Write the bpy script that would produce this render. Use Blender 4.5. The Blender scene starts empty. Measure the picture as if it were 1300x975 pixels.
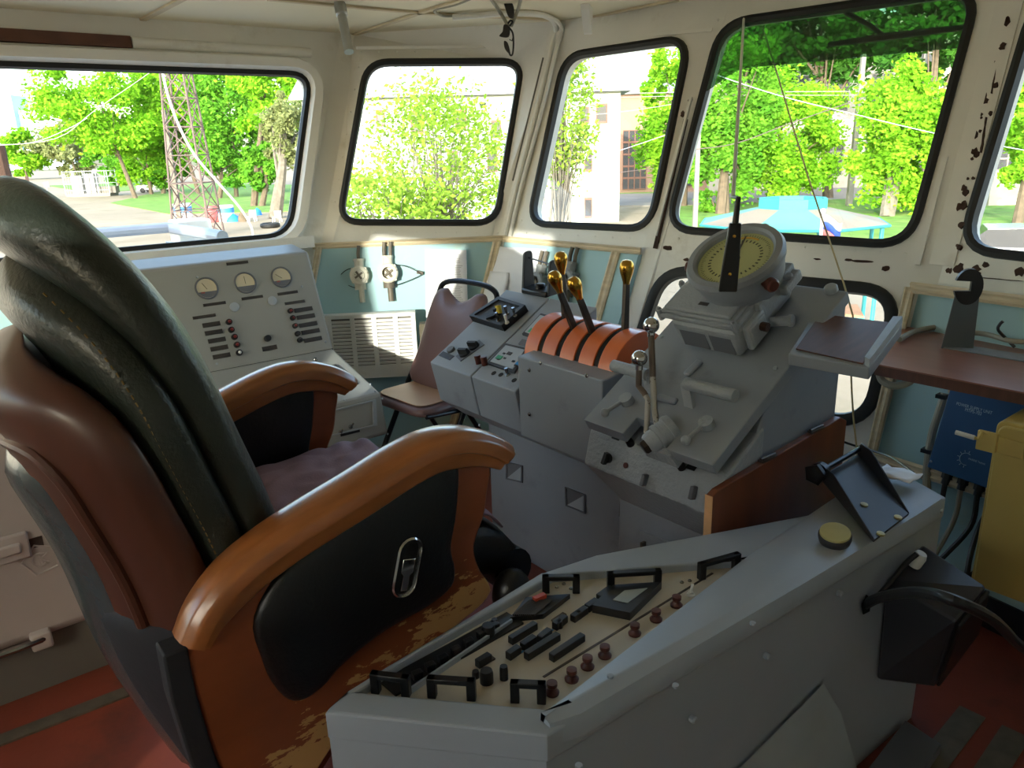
import bpy, bmesh, math, random
from mathutils import Vector, Matrix, Euler, noise
from math import sin, cos, pi, radians as rad
random.seed(7)
SC = bpy.context.scene
COL = SC.collection
V = Vector
EYE = 1.4                      # camera height above the deck
# ---- camera orientation (world: X along the front wall, Y forward, Z up) ----
CAMX = V((0.627, 0.778, -0.027)); CAMD = V((0.212, -0.204, -0.956)); CAMF = V((-0.750, 0.594, -0.293))
F = 976.0
def ray(px, py):
    return CAMX * (px - 650.0) + CAMD * (py - 487.5) + CAMF * F
ORG = V((0, 0, EYE))
def on_z(px, py, z):
    d = ray(px, py); return ORG + d * ((z - EYE) / d.z)
def on_x(px, py, x):
    d = ray(px, py); return ORG + d * (x / d.x)
def on_y(px, py, y):
    d = ray(px, py); return ORG + d * (y / d.y)
class Plane:
    """a flat surface standing in the room: origin, u along it, v up it, n out of it"""
    def __init__(s, o, u, v, flip=False):
        s.o = V(o); s.u = V(u).normalized(); v = V(v); v = (v - s.u * v.dot(s.u)).normalized()
        s.v = v; s.n = s.u.cross(v).normalized()
        if flip: s.n = -s.n
        s.M = Matrix(((s.u.x, s.v.x, s.n.x, s.o.x), (s.u.y, s.v.y, s.n.y, s.o.y), (s.u.z, s.v.z, s.n.z, s.o.z), (0, 0, 0, 1)))
    def uv(s, px, py, h=0):
        d = ray(px, py); o = s.o + s.n * h
        p = ORG + d * ((o - ORG).dot(s.n) / d.dot(s.n)); q = p - o
        return (q.dot(s.u), q.dot(s.v))
    def at(s, px, py, h=0):
        a, b = s.uv(px, py, h); return s.pt(a, b, h)
    def pt(s, a, b, h=0):
        return s.o + s.u * a + s.v * b + s.n * h

def lin(c):
    c = c / 255.0
    return c / 12.92 if c <= 0.04045 else ((c + 0.055) / 1.055) ** 2.4
def rgb(r, g, b): return (lin(r), lin(g), lin(b), 1)

# ---------------- materials ----------------
def mat(name, col, rough=0.5, metal=0.0, var=0.08, scale=6.0, bump=0.0, bscale=60.0, chips=None, dirt=None, spec=0.5, stretch=None, coat=0.0):
    m = bpy.data.materials.new(name); m.use_nodes = True
    nt = m.node_tree; N = nt.nodes; L = nt.links
    b = N['Principled BSDF']
    b.inputs['Roughness'].default_value = rough; b.inputs['Metallic'].default_value = metal
    b.inputs['Specular IOR Level'].default_value = spec
    b.inputs['Coat Weight'].default_value = coat; b.inputs['Coat Roughness'].default_value = 0.15
    tc = N.new('ShaderNodeTexCoord'); co = tc.outputs['Object']
    if stretch:
        mp = N.new('ShaderNodeMapping'); mp.inputs['Scale'].default_value = stretch
        L.new(co, mp.inputs['Vector']); co = mp.outputs['Vector']
    c = rgb(*col)
    nz = N.new('ShaderNodeTexNoise'); nz.inputs['Scale'].default_value = scale; nz.inputs['Detail'].default_value = 5
    L.new(co, nz.inputs['Vector'])
    rp = N.new('ShaderNodeValToRGB'); rp.color_ramp.elements[0].position = 0.3; rp.color_ramp.elements[1].position = 0.72
    rp.color_ramp.elements[0].color = tuple(x * (1 - var) for x in c[:3]) + (1,)
    rp.color_ramp.elements[1].color = tuple(min(1, x * (1 + var)) for x in c[:3]) + (1,)
    L.new(nz.outputs['Fac'], rp.inputs['Fac']); out = rp.outputs['Color']
    for layer in (dirt, chips):
        if not layer: continue
        c2, amount, sc, soft = layer
        n2 = N.new('ShaderNodeTexNoise'); n2.inputs['Scale'].default_value = sc; n2.inputs['Detail'].default_value = 7; n2.inputs['Roughness'].default_value = 0.65
        L.new(co, n2.inputs['Vector'])
        r2 = N.new('ShaderNodeValToRGB'); r2.color_ramp.elements[0].position = 1 - amount - soft; r2.color_ramp.elements[1].position = 1 - amount + soft
        L.new(n2.outputs['Fac'], r2.inputs['Fac'])
        mx = N.new('ShaderNodeMix'); mx.data_type = 'RGBA'
        L.new(r2.outputs['Color'], mx.inputs['Factor']); L.new(out, mx.inputs['A']); mx.inputs['B'].default_value = rgb(*c2); out = mx.outputs['Result']
    L.new(out, b.inputs['Base Color'])
    if bump:
        n3 = N.new('ShaderNodeTexNoise'); n3.inputs['Scale'].default_value = bscale; n3.inputs['Detail'].default_value = 4; L.new(co, n3.inputs['Vector'])
        bp = N.new('ShaderNodeBump'); bp.inputs['Strength'].default_value = bump; bp.inputs['Distance'].default_value = 0.01
        L.new(n3.outputs['Fac'], bp.inputs['Height']); L.new(bp.outputs['Normal'], b.inputs['Normal'])
    return m
def mat_glass(name, tint=(1, 1, 1), gloss=0.04):
    m = bpy.data.materials.new(name); m.use_nodes = True
    nt = m.node_tree; N = nt.nodes; L = nt.links; N.clear()
    o = N.new('ShaderNodeOutputMaterial'); t = N.new('ShaderNodeBsdfTransparent'); g = N.new('ShaderNodeBsdfGlossy')
    t.inputs['Color'].default_value = (*tint, 1); g.inputs['Roughness'].default_value = 0.02
    nz = N.new('ShaderNodeTexNoise'); nz.inputs['Scale'].default_value = 3
    mr = N.new('ShaderNodeMapRange'); mr.inputs['To Min'].default_value = gloss * 0.7; mr.inputs['To Max'].default_value = gloss * 1.3
    L.new(nz.outputs['Fac'], mr.inputs['Value'])
    x = N.new('ShaderNodeMixShader'); L.new(mr.outputs['Result'], x.inputs['Fac'])
    L.new(t.outputs['BSDF'], x.inputs[1]); L.new(g.outputs['BSDF'], x.inputs[2]); L.new(x.outputs['Shader'], o.inputs['Surface'])
    return m
def mat_leaf(name, col, col2):
    m = bpy.data.materials.new(name); m.use_nodes = True
    nt = m.node_tree; N = nt.nodes; L = nt.links; N.clear()
    o = N.new('ShaderNodeOutputMaterial'); d = N.new('ShaderNodeBsdfDiffuse'); t = N.new('ShaderNodeBsdfTranslucent')
    tc = N.new('ShaderNodeTexCoord'); nz = N.new('ShaderNodeTexNoise'); nz.inputs['Scale'].default_value = 0.9; nz.inputs['Detail'].default_value = 6
    L.new(tc.outputs['Object'], nz.inputs['Vector'])
    rp = N.new('ShaderNodeValToRGB'); rp.color_ramp.elements[0].position = 0.35; rp.color_ramp.elements[1].position = 0.65
    rp.color_ramp.elements[0].color = rgb(*col); rp.color_ramp.elements[1].color = rgb(*col2)
    L.new(nz.outputs['Fac'], rp.inputs['Fac']); L.new(rp.outputs['Color'], d.inputs['Color']); L.new(rp.outputs['Color'], t.inputs['Color'])
    x = N.new('ShaderNodeMixShader'); x.inputs['Fac'].default_value = 0.45
    L.new(d.outputs['BSDF'], x.inputs[1]); L.new(t.outputs['BSDF'], x.inputs[2]); L.new(x.outputs['Shader'], o.inputs['Surface'])
    return m

# ---------------- mesh builder ----------------
OFF = {}
class MB:
    def __init__(s, M=None):
        s.bm = bmesh.new(); s.M = M or Matrix.Identity(4)
    def _v(s, p): return s.bm.verts.new(s.M @ V(p))
    def face(s, pts):
        return s.bm.faces.new([s._v(p) for p in pts])
    def loft(s, loops, closed=True, caps=True):
        rows = [[s._v(p) for p in lp] for lp in loops]
        n = len(rows[0])
        for a, b in zip(rows, rows[1:]):
            for i in range(n if closed else n - 1):
                j = (i + 1) % n
                s.bm.faces.new((a[i], a[j], b[j], b[i]))
        if caps and closed:
            s.bm.faces.new(rows[0][::-1]); s.bm.faces.new(rows[-1])
        return s
    def box(s, c, sz, rot=None):
        R = rot.to_matrix().to_4x4() if rot is not None else Matrix.Identity(4)
        T = Matrix.Translation(V(c)) @ R
        x, y, z = sz[0] / 2, sz[1] / 2, sz[2] / 2
        lo = [T @ V(p) for p in ((-x, -y, -z), (x, -y, -z), (x, y, -z), (-x, y, -z))]
        hi = [T @ V(p) for p in ((-x, -y, z), (x, -y, z), (x, y, z), (-x, y, z))]
        return s.loft([lo, hi])
    def span(s, a, b):
        return s.box([(i + j) / 2 for i, j in zip(a, b)], [abs(j - i) for i, j in zip(a, b)])
    def hexa(s, lo, hi): return s.loft([lo, hi])
    def prism(s, poly, vec):
        vec = V(vec); return s.loft([[V(p) for p in poly], [V(p) + vec for p in poly]])
    def cyl(s, a, b, r, r2=None, n=16):
        a, b = V(a), V(b); d = (b - a).normalized(); r2 = r if r2 is None else r2
        x = d.orthogonal().normalized(); y = d.cross(x)
        f = lambda c, q: [c + x * (q * cos(2 * pi * i / n)) + y * (q * sin(2 * pi * i / n)) for i in range(n)]
        return s.loft([f(a, r), f(b, r2)])
    def lathe(s, a, axis, prof, n=24):
        """prof: (radius, height along axis)"""
        a = V(a); d = V(axis).normalized(); x = d.orthogonal().normalized(); y = d.cross(x)
        return s.loft([[a + d * h + x * (max(r, 1e-4) * cos(2 * pi * i / n)) + y * (max(r, 1e-4) * sin(2 * pi * i / n)) for i in range(n)] for r, h in prof])
    def tube(s, pts, r, n=8, smooth=0, closed=False):
        pts = [V(p) for p in pts]
        if smooth: pts = spline(pts, smooth, closed)
        rows = []; prev = None
        m = len(pts)
        for i, p in enumerate(pts):
            if closed: d = pts[(i + 1) % m] - pts[i - 1]
            else: d = pts[min(i + 1, m - 1)] - pts[max(i - 1, 0)]
            if d.length < 1e-9: d = V((0, 0, 1))
            d.normalize()
            if prev is None: x = d.orthogonal().normalized()
            else:
                x = prev - d * prev.dot(d)
                x = x.normalized() if x.length > 1e-6 else d.orthogonal().normalized()
            prev = x; y = d.cross(x)
            rr = r[i] if isinstance(r, (list, tuple)) and len(r) == m else (r if not isinstance(r, (list, tuple)) else r[0])
            rows.append([p + x * (rr * cos(2 * pi * k / n)) + y * (rr * sin(2 * pi * k / n)) for k in range(n)])
        if closed: rows.append(rows[0]); return s.loft(rows, caps=False)
        return s.loft(rows)
    def sweep(s, pts, prof, up=(0, 0, 1), closed=False):
        """prof: (side, up) section carried along the path"""
        pts = [V(p) for p in pts]; up = V(up); rows = []; m = len(pts)
        for i, p in enumerate(pts):
            d = (pts[(i + 1) % m] - pts[i - 1]) if closed else (pts[min(i + 1, m - 1)] - pts[max(i - 1, 0)])
            d.normalize(); x = d.cross(up).normalized(); u = x.cross(d).normalized()
            rows.append([p + x * a + u * b for a, b in prof])
        if closed: rows.append(rows[0]); return s.loft(rows, caps=False)
        return s.loft(rows)
    def sphere(s, c, r, seg=16, rings=10, sc=(1, 1, 1)):
        c = V(c); rows = []
        for j in range(rings + 1):
            t = pi * j / rings; q = max(sin(t), 1e-3)
            rows.append([c + V((r * q * cos(2 * pi * i / seg) * sc[0], r * q * sin(2 * pi * i / seg) * sc[1], -r * cos(t) * sc[2])) for i in range(seg)])
        return s.loft(rows)
    def fill(s, outer, holes=(), depth=None):
        """flat face with holes; depth = extrusion vector"""
        def sheet(off):
            es = []; rings = []
            for lp in [outer, *holes]:
                vs = [s._v(V(p) + off) for p in lp]; rings.append(vs)
                for i in range(len(vs)): es.append(s.bm.edges.new((vs[i], vs[(i + 1) % len(vs)])))
            bmesh.ops.triangle_fill(s.bm, use_beauty=True, edges=es)
            return rings
        a = sheet(V((0, 0, 0)))
        if depth is not None:
            b = sheet(V(depth))
            for ra, rb in zip(a, b):
                for i in range(len(ra)):
                    j = (i + 1) % len(ra); s.bm.faces.new((ra[i], ra[j], rb[j], rb[i]))
        return s
    def build(s, name, m, parent=None, smooth=True, bevel=0.0, seg=2, angle=35):
        bmesh.ops.recalc_face_normals(s.bm, faces=s.bm.faces[:])
        if parent is not None: off = OFF[parent.name]
        else:
            xs = [v.co for v in s.bm.verts]
            lo = [min(v[i] for v in xs) for i in range(3)]; hi = [max(v[i] for v in xs) for i in range(3)]
            off = V(((lo[0] + hi[0]) / 2, (lo[1] + hi[1]) / 2, lo[2]))
        bmesh.ops.translate(s.bm, verts=s.bm.verts[:], vec=-off)
        me = bpy.data.meshes.new(name); s.bm.to_mesh(me); s.bm.free()
        if smooth:
            me.polygons.foreach_set('use_smooth', [True] * len(me.polygons)); me.set_sharp_from_angle(angle=rad(angle))
        me.materials.append(m)
        o = bpy.data.objects.new(name, me); COL.objects.link(o)
        if parent is not None: o.parent = parent
        else: o.location = off
        OFF[o.name] = off
        if bevel:
            b = o.modifiers.new('bevel', 'BEVEL'); b.width = bevel; b.segments = seg; b.limit_method = 'ANGLE'; b.angle_limit = rad(40); b.harden_normals = False
        return o
def thing(name, label, cat, loc, group=None):
    o = bpy.data.objects.new(name, None); COL.objects.link(o); o.location = loc; o.empty_display_size = 0.05
    OFF[o.name] = V(loc); return tag(o, label, cat, group)
def tag(o, label, cat, group=None):
    o['label'] = label; o['category'] = cat
    if group: o['group'] = group
    return o
def struct(o): o['kind'] = 'structure'; return o
def spline(pts, k=6, closed=False):
    pts = [V(p) for p in pts]; out = []; n = len(pts)
    rng = range(n) if closed else range(n - 1)
    for i in rng:
        p1, p2 = pts[i], pts[(i + 1) % n]
        p0 = pts[i - 1] if (i > 0 or closed) else p1 * 2 - p2
        p3 = pts[(i + 2) % n] if (i + 2 < n or closed) else p2 * 2 - p1
        for j in range(k):
            t = j / k
            out.append(0.5 * ((2 * p1) + (p2 - p0) * t + (2 * p0 - 5 * p1 + 4 * p2 - p3) * t * t + (3 * p1 - p0 - 3 * p2 + p3) * t ** 3))
    if not closed: out.append(pts[-1])
    return out
def rounded(corners, r, k=6):
    """round the corners of a planar polygon"""
    out = []; n = len(corners); cs = [V(c) for c in corners]
    for i in range(n):
        p, a, b = cs[i], cs[i - 1], cs[(i + 1) % n]
        rr = r[i] if isinstance(r, (list, tuple)) else r
        da, db = (a - p), (b - p); rr = min(rr, da.length * .49, db.length * .49)
        A = p + da.normalized() * rr; B = p + db.normalized() * rr
        for j in range(k + 1):
            t = j / k; out.append(A * (1 - t) ** 2 + p * (2 * t * (1 - t)) + B * t * t)
    return out
def offset_loop(lp, d, n):
    """shrink (d>0) a planar loop towards its centre side"""
    c = sum(lp, V((0, 0, 0))) / len(lp); out = []; m = len(lp)
    for i in range(m):
        t = (lp[(i + 1) % m] - lp[i - 1]).normalized(); q = t.cross(n).normalized()
        if q.dot(c - lp[i]) < 0: q = -q
        out.append(lp[i] + q * d)
    return out
def text_mesh(name, body, size, M, m, parent, align='CENTER', depth=0.0006):
    cu = bpy.data.curves.new(name, 'FONT'); cu.body = body; cu.size = size; cu.align_x = align; cu.align_y = 'CENTER'; cu.extrude = depth
    tmp = bpy.data.objects.new(name + '_tmp', cu); COL.objects.link(tmp)
    dg = bpy.context.evaluated_depsgraph_get(); me = bpy.data.meshes.new_from_object(tmp.evaluated_get(dg))
    bpy.data.objects.remove(tmp); bpy.data.curves.remove(cu)
    me.transform(M); me.transform(Matrix.Translation(-OFF[parent.name])); me.materials.clear(); me.materials.append(m)
    o = bpy.data.objects.new(name, me); COL.objects.link(o); o.parent = parent; OFF[o.name] = OFF[parent.name]
    return o

# ---------------- palette ----------------
MT = {}
def add(k, *a, **kw): MT[k] = mat(k, *a, **kw)
add('white_paint', (232, 230, 222), .45, var=.05, scale=3, bump=.15, bscale=25, dirt=((196, 188, 168), .30, 4, .12))
add('ceiling_cream', (234, 225, 198), .5, var=.03, scale=2)
add('rust', (62, 40, 28), .85, var=.3, scale=30, bump=.4)
add('rubber', (22, 23, 23), .55, var=.15, scale=12)
add('teal_panel', (160, 196, 200), .45, var=.04, scale=3, dirt=((178, 186, 160), .32, 4, .12))
add('moulding_wood', (206, 190, 158), .5, var=.16, scale=9, stretch=(1, 1, 6))
add('linoleum', (122, 56, 40), .42, var=.14, scale=5, bump=.05, dirt=((70, 42, 36), .34, 3, .12))
add('metal_strip', (120, 112, 98), .45, .6, var=.2, scale=20)
add('console_grey', (136, 143, 152), .42, var=.04, scale=4, bump=.06, bscale=30, dirt=((112, 117, 124), .33, 6, .1))
add('console_light', (158, 166, 174), .42, var=.04, scale=4, bump=.05, bscale=30)
add('console_worn', (150, 156, 162), .4, var=.05, scale=5, bump=.35, bscale=90, chips=((40, 38, 36), .27, 16, .012))
add('fresh_grey', (176, 188, 192), .42); add('console_warm', (148, 150, 146), .42, var=.04, scale=4, bump=.06, bscale=30)
add('grey_dark', (98, 101, 108), .45, var=.06, scale=6)
add('cream_panel', (186, 178, 160), .5, var=.06, scale=6)
add('plastic_black', (20, 20, 22), .35, var=.15, scale=10)
add('plastic_dark', (48, 49, 54), .42, var=.1, scale=10)
add('plate_dark', (58, 54, 52), .4, .3, var=.2, scale=40)
add('orange_enamel', (206, 104, 52), .38, var=.06, scale=5, coat=.3)
add('slot_black', (12, 12, 12), .8)
add('brass', (196, 150, 62), .22, 1.0, var=.1, scale=14)
add('steel', (150, 150, 150), .25, 1.0, var=.08, scale=20)
add('chrome', (205, 205, 205), .1, 1.0, var=.03)
add('dark_steel', (84, 76, 70), .35, .8, var=.2, scale=25)
add('bare_rod', (104, 92, 84), .4, .5, var=.15, scale=20); add('worn_rod', (168, 164, 156), .4, .1, var=.1, scale=12, chips=((60, 40, 30), .38, 40, .02))
add('leather_green', (34, 40, 34), .36, var=.18, scale=5, bump=.18, bscale=110)
add('leather_black', (16, 17, 19), .38, var=.15, scale=6, bump=.15, bscale=120)
add('leather_grey', (58, 66, 68), .2, var=.15, scale=4, bump=.12, bscale=40)
add('cloth_black', (27, 28, 34), .75, var=.1, scale=5, bump=.1, bscale=60)
add('mahogany', (74, 40, 28), .42, var=.16, scale=4, stretch=(2, 8, 1.2), coat=.12, chips=((196, 148, 76), .285, 9, .008))
add('cherry_wood', (158, 96, 50), .28, var=.22, scale=5, stretch=(9, 1.2, 5), coat=.4)
add('worn_wood', (148, 70, 32), .4, var=.22, scale=4, stretch=(3, 1.2, 3), coat=.2)
add('board_wood', (112, 60, 34), .4, var=.2, scale=3, stretch=(2, 6, 1), coat=.15)
add('board_edge', (214, 166, 120), .6, var=.12, scale=20)
add('tray_wood', (92, 56, 40), .5, var=.25, scale=5, stretch=(12, 2, 2))
add('desk_wood', (142, 96, 78), .32, var=.1, scale=5, stretch=(1, 5, 2))
add('purple_cloth', (140, 114, 128), .85, var=.1, scale=8, bump=.1, bscale=200)
add('brown_vinyl', (112, 86, 84), .35, var=.06, scale=6)
add('tan_vinyl', (176, 140, 112), .4, var=.08, scale=6)
add('frame_black', (30, 32, 38), .3, .5)
add('yellow_paint', (196, 172, 98), .4, var=.05, scale=3, bump=.1, bscale=20)
add('blue_paint', (20, 72, 118), .4, var=.05, scale=4)
add('paper', (236, 236, 238), .7, var=.03, scale=4, bump=.25, bscale=6)
add('print_grey', (158, 156, 156), .7); add('steel_blue', (98, 108, 112), .4, .2, var=.08)
add('cable_grey', (150, 146, 130), .5)
add('cable_black', (24, 24, 26), .4)
add('string', (176, 158, 112), .8)
add('white_cord', (206, 204, 190), .7)
add('bakelite', (86, 44, 36), .35, var=.15, scale=20)
add('dial_green', (176, 180, 128), .4, var=.05, scale=6)
add('dial_cream', (206, 196, 168), .4)
add('mark_dark', (70, 74, 56), .6)
add('needle_yellow', (214, 164, 52), .5)
add('old_ivory', (176, 168, 110), .4, var=.15, scale=12)
add('white_plastic', (210, 208, 200), .4)
add('fitting_white', (208, 204, 186), .45, var=.1, scale=20, chips=((110, 92, 62), .36, 30, .03))
add('fitting_dark', (98, 90, 76), .6, var=.3, scale=25)
add('fitting_grey', (132, 136, 136), .5, var=.2, scale=20)
add('lens_glass', (40, 42, 44), .08, var=.1)
add('olive_box', (84, 78, 60), .7, var=.15, scale=5)
add('cabinet_grey', (176, 166, 160), .38, var=.06, scale=3, bump=.15, bscale=12)
add('plinth_grey', (104, 100, 92), .6, var=.1, scale=4)
add('sign_green', (46, 150, 104), .5); add('sign_blue', (40, 140, 210), .5); add('red_lamp', (120, 30, 28), .3); add('orange_red', (196, 74, 50), .5)
add('knob_yellow', (190, 166, 40), .5, var=.1); add('lcd', (150, 156, 150), .3); add('keypad_green', (110, 178, 160), .5)
add('lettering', (176, 196, 210), .6)
add('silver_tube', (170, 172, 172), .35, .9, var=.1, scale=14)
MT['glass'] = mat_glass('window_glass', (.97, .99, .97), .035)
MT['tint'] = mat_glass('visor_tint', (.36, .50, .38), .06)
MT['smoke'] = mat_glass('smoked_lens', (.35, .28, .30), .12)
# =====================================================================
# ROOM: a faceted wheelhouse front leaning outwards
# =====================================================================
ZC = 1.935
CORN = {  # corner seams: point at z = 1.06 and slope per metre of height
    'a': (V((-3.389, 1.555, 1.06)), V((-0.157, 0.388, 1))),
    'b': (V((-2.895, 2.306, 1.06)), V((0.15, 0.245, 1))),
    'c': (V((-2.038, 2.392, 1.06)), V((0.08, 0.32, 1))),
    'd': (V((-1.069, 2.651, 1.06)), V((0.018, 0.25, 1))),
}
def cz(k, z):
    p, s = CORN[k]; return p + s * (z - p.z)
LSL = -0.157
def lw(y, z): return V((-3.389 + LSL * (z - 1.06), y, z))                 # left wall
def rw(x, z):                                                          # facet right of seam d
    p = cz('d', z); return V((x, p.y - 0.17 * (x - p.x), z))
XR = 0.9
def wall_plane(o, p_along, p_up):
    return Plane(o, p_along - o, p_up - o)
PL = Plane(lw(0, 0), (0, 1, 0), (LSL, 0, 1))
PW2 = wall_plane(cz('a', 1.06), cz('b', 1.06), (cz('a', ZC) + cz('b', ZC)) / 2)
PW2 = Plane(cz('a', 1.06), cz('b', 1.06) - cz('a', 1.06), (cz('a', ZC) + cz('b', ZC) - cz('a', 1.06) - cz('b', 1.06)))
PW3 = Plane(cz('b', 1.06), cz('c', 1.06) - cz('b', 1.06), (cz('b', ZC) + cz('c', ZC) - cz('b', 1.06) - cz('c', 1.06)))
PW4 = Plane(cz('c', 1.06), cz('d', 1.06) - cz('c', 1.06), (cz('c', ZC) + cz('d', ZC) - cz('c', 1.06) - cz('d', 1.06)))
PW5 = Plane(cz('d', 1.06), rw(0, 1.06) - cz('d', 1.06), rw(0, ZC) - rw(0, 1.06))
# n of each: u x v -> for a wall running to the right and up, normal points to the room (towards -y)
def win_loop(P, px, r, k=7):
    return rounded([P.at(*p) for p in px], r, k)
w1c = [PL.pt(.12, 0), ]
def on_pl(y, z): return lw(y, z)
tr = PL.at(395, 93); br = PL.at(368, 299); bl0 = PL.at(150, 319); tl0 = PL.at(0, 80)
sl_b = (br.z - bl0.z) / (br.y - bl0.y); sl_t = (tr.z - tl0.z) / (tr.y - tl0.y)
yl = 0.10
W1 = rounded([lw(yl, tr.z + sl_t * (yl - tr.y)), tr, br, lw(yl, br.z + sl_b * (yl - br.y))], .11)
W2 = win_loop(PW2, [(466, 79), (664, 78), (630, 283), (430, 282)], .10)
W3 = win_loop(PW3, [(718, 71), (876, 48), (826, 291), (672, 284)], .11)
W4 = win_loop(PW4, [(917, 30), (1244, -16), (1155, 312), (848, 291)], .11)
W5c = [PW5.at(1320, -10), None, None, PW5.at(1221, 317)]
a5, b5 = PW5.uv(1320, -10), PW5.uv(1221, 317); t5, q5 = PW5.uv(1400, -24), PW5.uv(1300, 327)
W5 = rounded([PW5.pt(*a5), PW5.pt(a5[0] + .85, a5[1] + .02), PW5.pt(b5[0] + .82, b5[1] - .01), PW5.pt(*b5)], .11)
W6 = win_loop(PW4, [(842, 342), (1141, 370), (1101, 540), (792, 486)], [.12, .12, .12, .12], 8)
def out_of(P, d):
    """vector of length d pointing outdoors"""
    n = P.n.copy()
    c = V((-1.2, .8, 1.2))
    if n.dot(c - P.o) > 0: n = -n
    return n * d
TH = .06
def wall(name, P, outer, holes, m='white_paint'):
    w = MB(); w.fill(outer, holes, out_of(P, TH)); return struct(w.build(name, MT[m], smooth=True, angle=30))
YB = -1.7
wl = wall('wall_left', PL, [lw(YB, 0), cz('a', 0), cz('a', ZC), lw(YB, ZC)],
          [W1])
wf1 = wall('wall_front_left', PW2, [cz('a', 0), cz('b', 0), cz('b', ZC), cz('a', ZC)], [W2])
wf2 = wall('wall_front', PW3, [cz('b', 0), cz('c', 0), cz('c', ZC), cz('b', ZC)], [W3])
wf3 = wall('wall_front_middle', PW4, [cz('c', 0), cz('d', 0), cz('d', ZC), cz('c', ZC)], [W4, W6])
wf4 = wall('wall_front_right', PW5, [cz('d', 0), rw(XR, 0), rw(XR, ZC), cz('d', ZC)], [W5])
# right and back of the wheelhouse (behind the photographer)
PR = Plane((XR, 0, 0), (0, 1, 0), (0, 0, 1))
WR = rounded([V((XR, -1.3, 1.05)), V((XR, -.1, 1.05)), V((XR, -.1, 1.75)), V((XR, -1.3, 1.75))], .1)
wr = wall('wall_right', PR, [V((XR, YB, 0)), V((XR, rw(XR, 0).y, 0)), V((XR, rw(XR, ZC).y, ZC)), V((XR, YB, ZC))], [])
PB = Plane((0, YB, 0), (1, 0, 0), (0, 0, 1))
WB = rounded([V((-.74, YB, 1.10)), V((-.22, YB, 1.10)), V((-.20, YB, 1.74)), V((-.88, YB, 1.74))], .12)  # unseen opening, cut and shaped so the sun patch lands on the corner lining
WB3 = rounded([V((-.10, YB, 1.66)), V((.26, YB, 1.66)), V((.26, YB, 1.84)), V((-.10, YB, 1.84))], .05)  # added small pane, unseen, lets sun over the armchair onto the white sheets
WB2 = rounded([V((-3.3, YB, .85)), V((-1.75, YB, .85)), V((-1.75, YB, 1.76)), V((-3.3, YB, 1.76))], .12)  # added unseen opening, brings sky fill in from behind left
WB4 = rounded([V((-.45, YB, .30)), V((.02, YB, .30)), V((.02, YB, .44)), V((-.45, YB, .44))], .03)  # added low slot, unseen, throws sun on the floor by the armchair
wb = wall('wall_back', PB, [lw(YB, 0), V((XR, YB, 0)), V((XR, YB, ZC)), lw(YB, ZC)], [WB, WB2, WB3, WB4])
# floor and ceiling
fl = MB(); pts = [lw(YB, 0), cz('a', 0), cz('b', 0), cz('c', 0), cz('d', 0), rw(XR, 0), V((XR, YB, 0))]
fl.prism([p + (p - V((-1.2, .5, 0))).normalized() * .12 for p in pts], (0, 0, -.06)); struct(fl.build('floor', MT['linoleum'], smooth=False))
ce = MB(); pts = [lw(YB, ZC), cz('a', ZC), cz('b', ZC), cz('c', ZC), cz('d', ZC), rw(XR, ZC), V((XR, YB, ZC))]
ce.prism([p + (p - V((-1.2, .5, ZC))).normalized() * .12 for p in pts], (0, 0, .06)); ceil = struct(ce.build('ceiling', MT['ceiling_cream'], smooth=False))
# windows: rubber gasket + pane
def window(name, P, loop, tint=None, gw=.017):
    o = out_of(P, 1.0)
    g = MB(); prof = [(-gw, -.012), (gw, -.012), (gw * .8, .012), (0, .017), (-gw * .8, .012)]
    g.sweep(loop, prof, up=-o, closed=True)
    f = struct(g.build(name, MT['rubber'], smooth=True))
    p = MB(); p.loft([[q + o * .022 for q in loop], [q + o * .028 for q in loop]])
    p.build('pane', MT['glass'], f, smooth=False)
    return f
window('window_1', PL, W1); window('window_2', PW2, W2); window('window_3', PW3, W3)
w4 = window('window_4', PW4, W4); window('window_5', PW5, W5); window('window_6', PW4, W6, gw=.024)
window('added_window_7', PB, WB); window('added_window_8', PB, WB2); window('added_window_9', PB, WB3); window('added_window_10', PB, WB4)  # unseen back openings, added to shape sun and sky light
o4 = out_of(PW4, 1)
tv = MB(); tl = rounded([PW4.at(919, 34), PW4.at(1241, -12), PW4.at(1226, 61), PW4.at(1046, 78), PW4.at(938, 88), PW4.at(897, 118)], [.1, .1, .005, .3, .05, .01])
tv.loft([[q - o4 * .006 for q in tl], [q - o4 * .010 for q in tl]])
tv.build('sun_visor', MT['tint'], w4, smooth=False)
# ---- trims -----------------------------------------------------------
TN = [0]
def trim(pts, m='moulding_wood', w=.028, h=.012, up=None, closed=False, ridges=True):
    TN[0] += 1
    b = MB(); hw = w / 2
    prof = [(-hw, 0), (hw, 0), (hw, h * .6), (hw * .55, h), (hw * .2, h * .55), (-hw * .2, h * .55), (-hw * .55, h), (-hw, h * .6)] if ridges else [(-hw, 0), (hw, 0), (hw, h), (-hw, h)]
    b.sweep(pts, prof, up=up, closed=closed)
    return struct(b.build('trim_%d' % TN[0], MT[m], smooth=False))
def inward(P): return out_of(P, -1)
def panel(name, P, px, m='teal_panel', h=.004):
    n = inward(P); lp = [P.at(*p) if len(p) == 2 and abs(p[0]) > 5 else p for p in px]
    b = MB(); b.loft([[p + n * .0005 for p in lp], [p + n * h for p in lp]]); return struct(b.build(name, MT[m], smooth=False))
def seam(k, z0, z1, n=2): return [cz(k, z0 + (z1 - z0) * i / (n - 1)) for i in range(n)]
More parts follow.
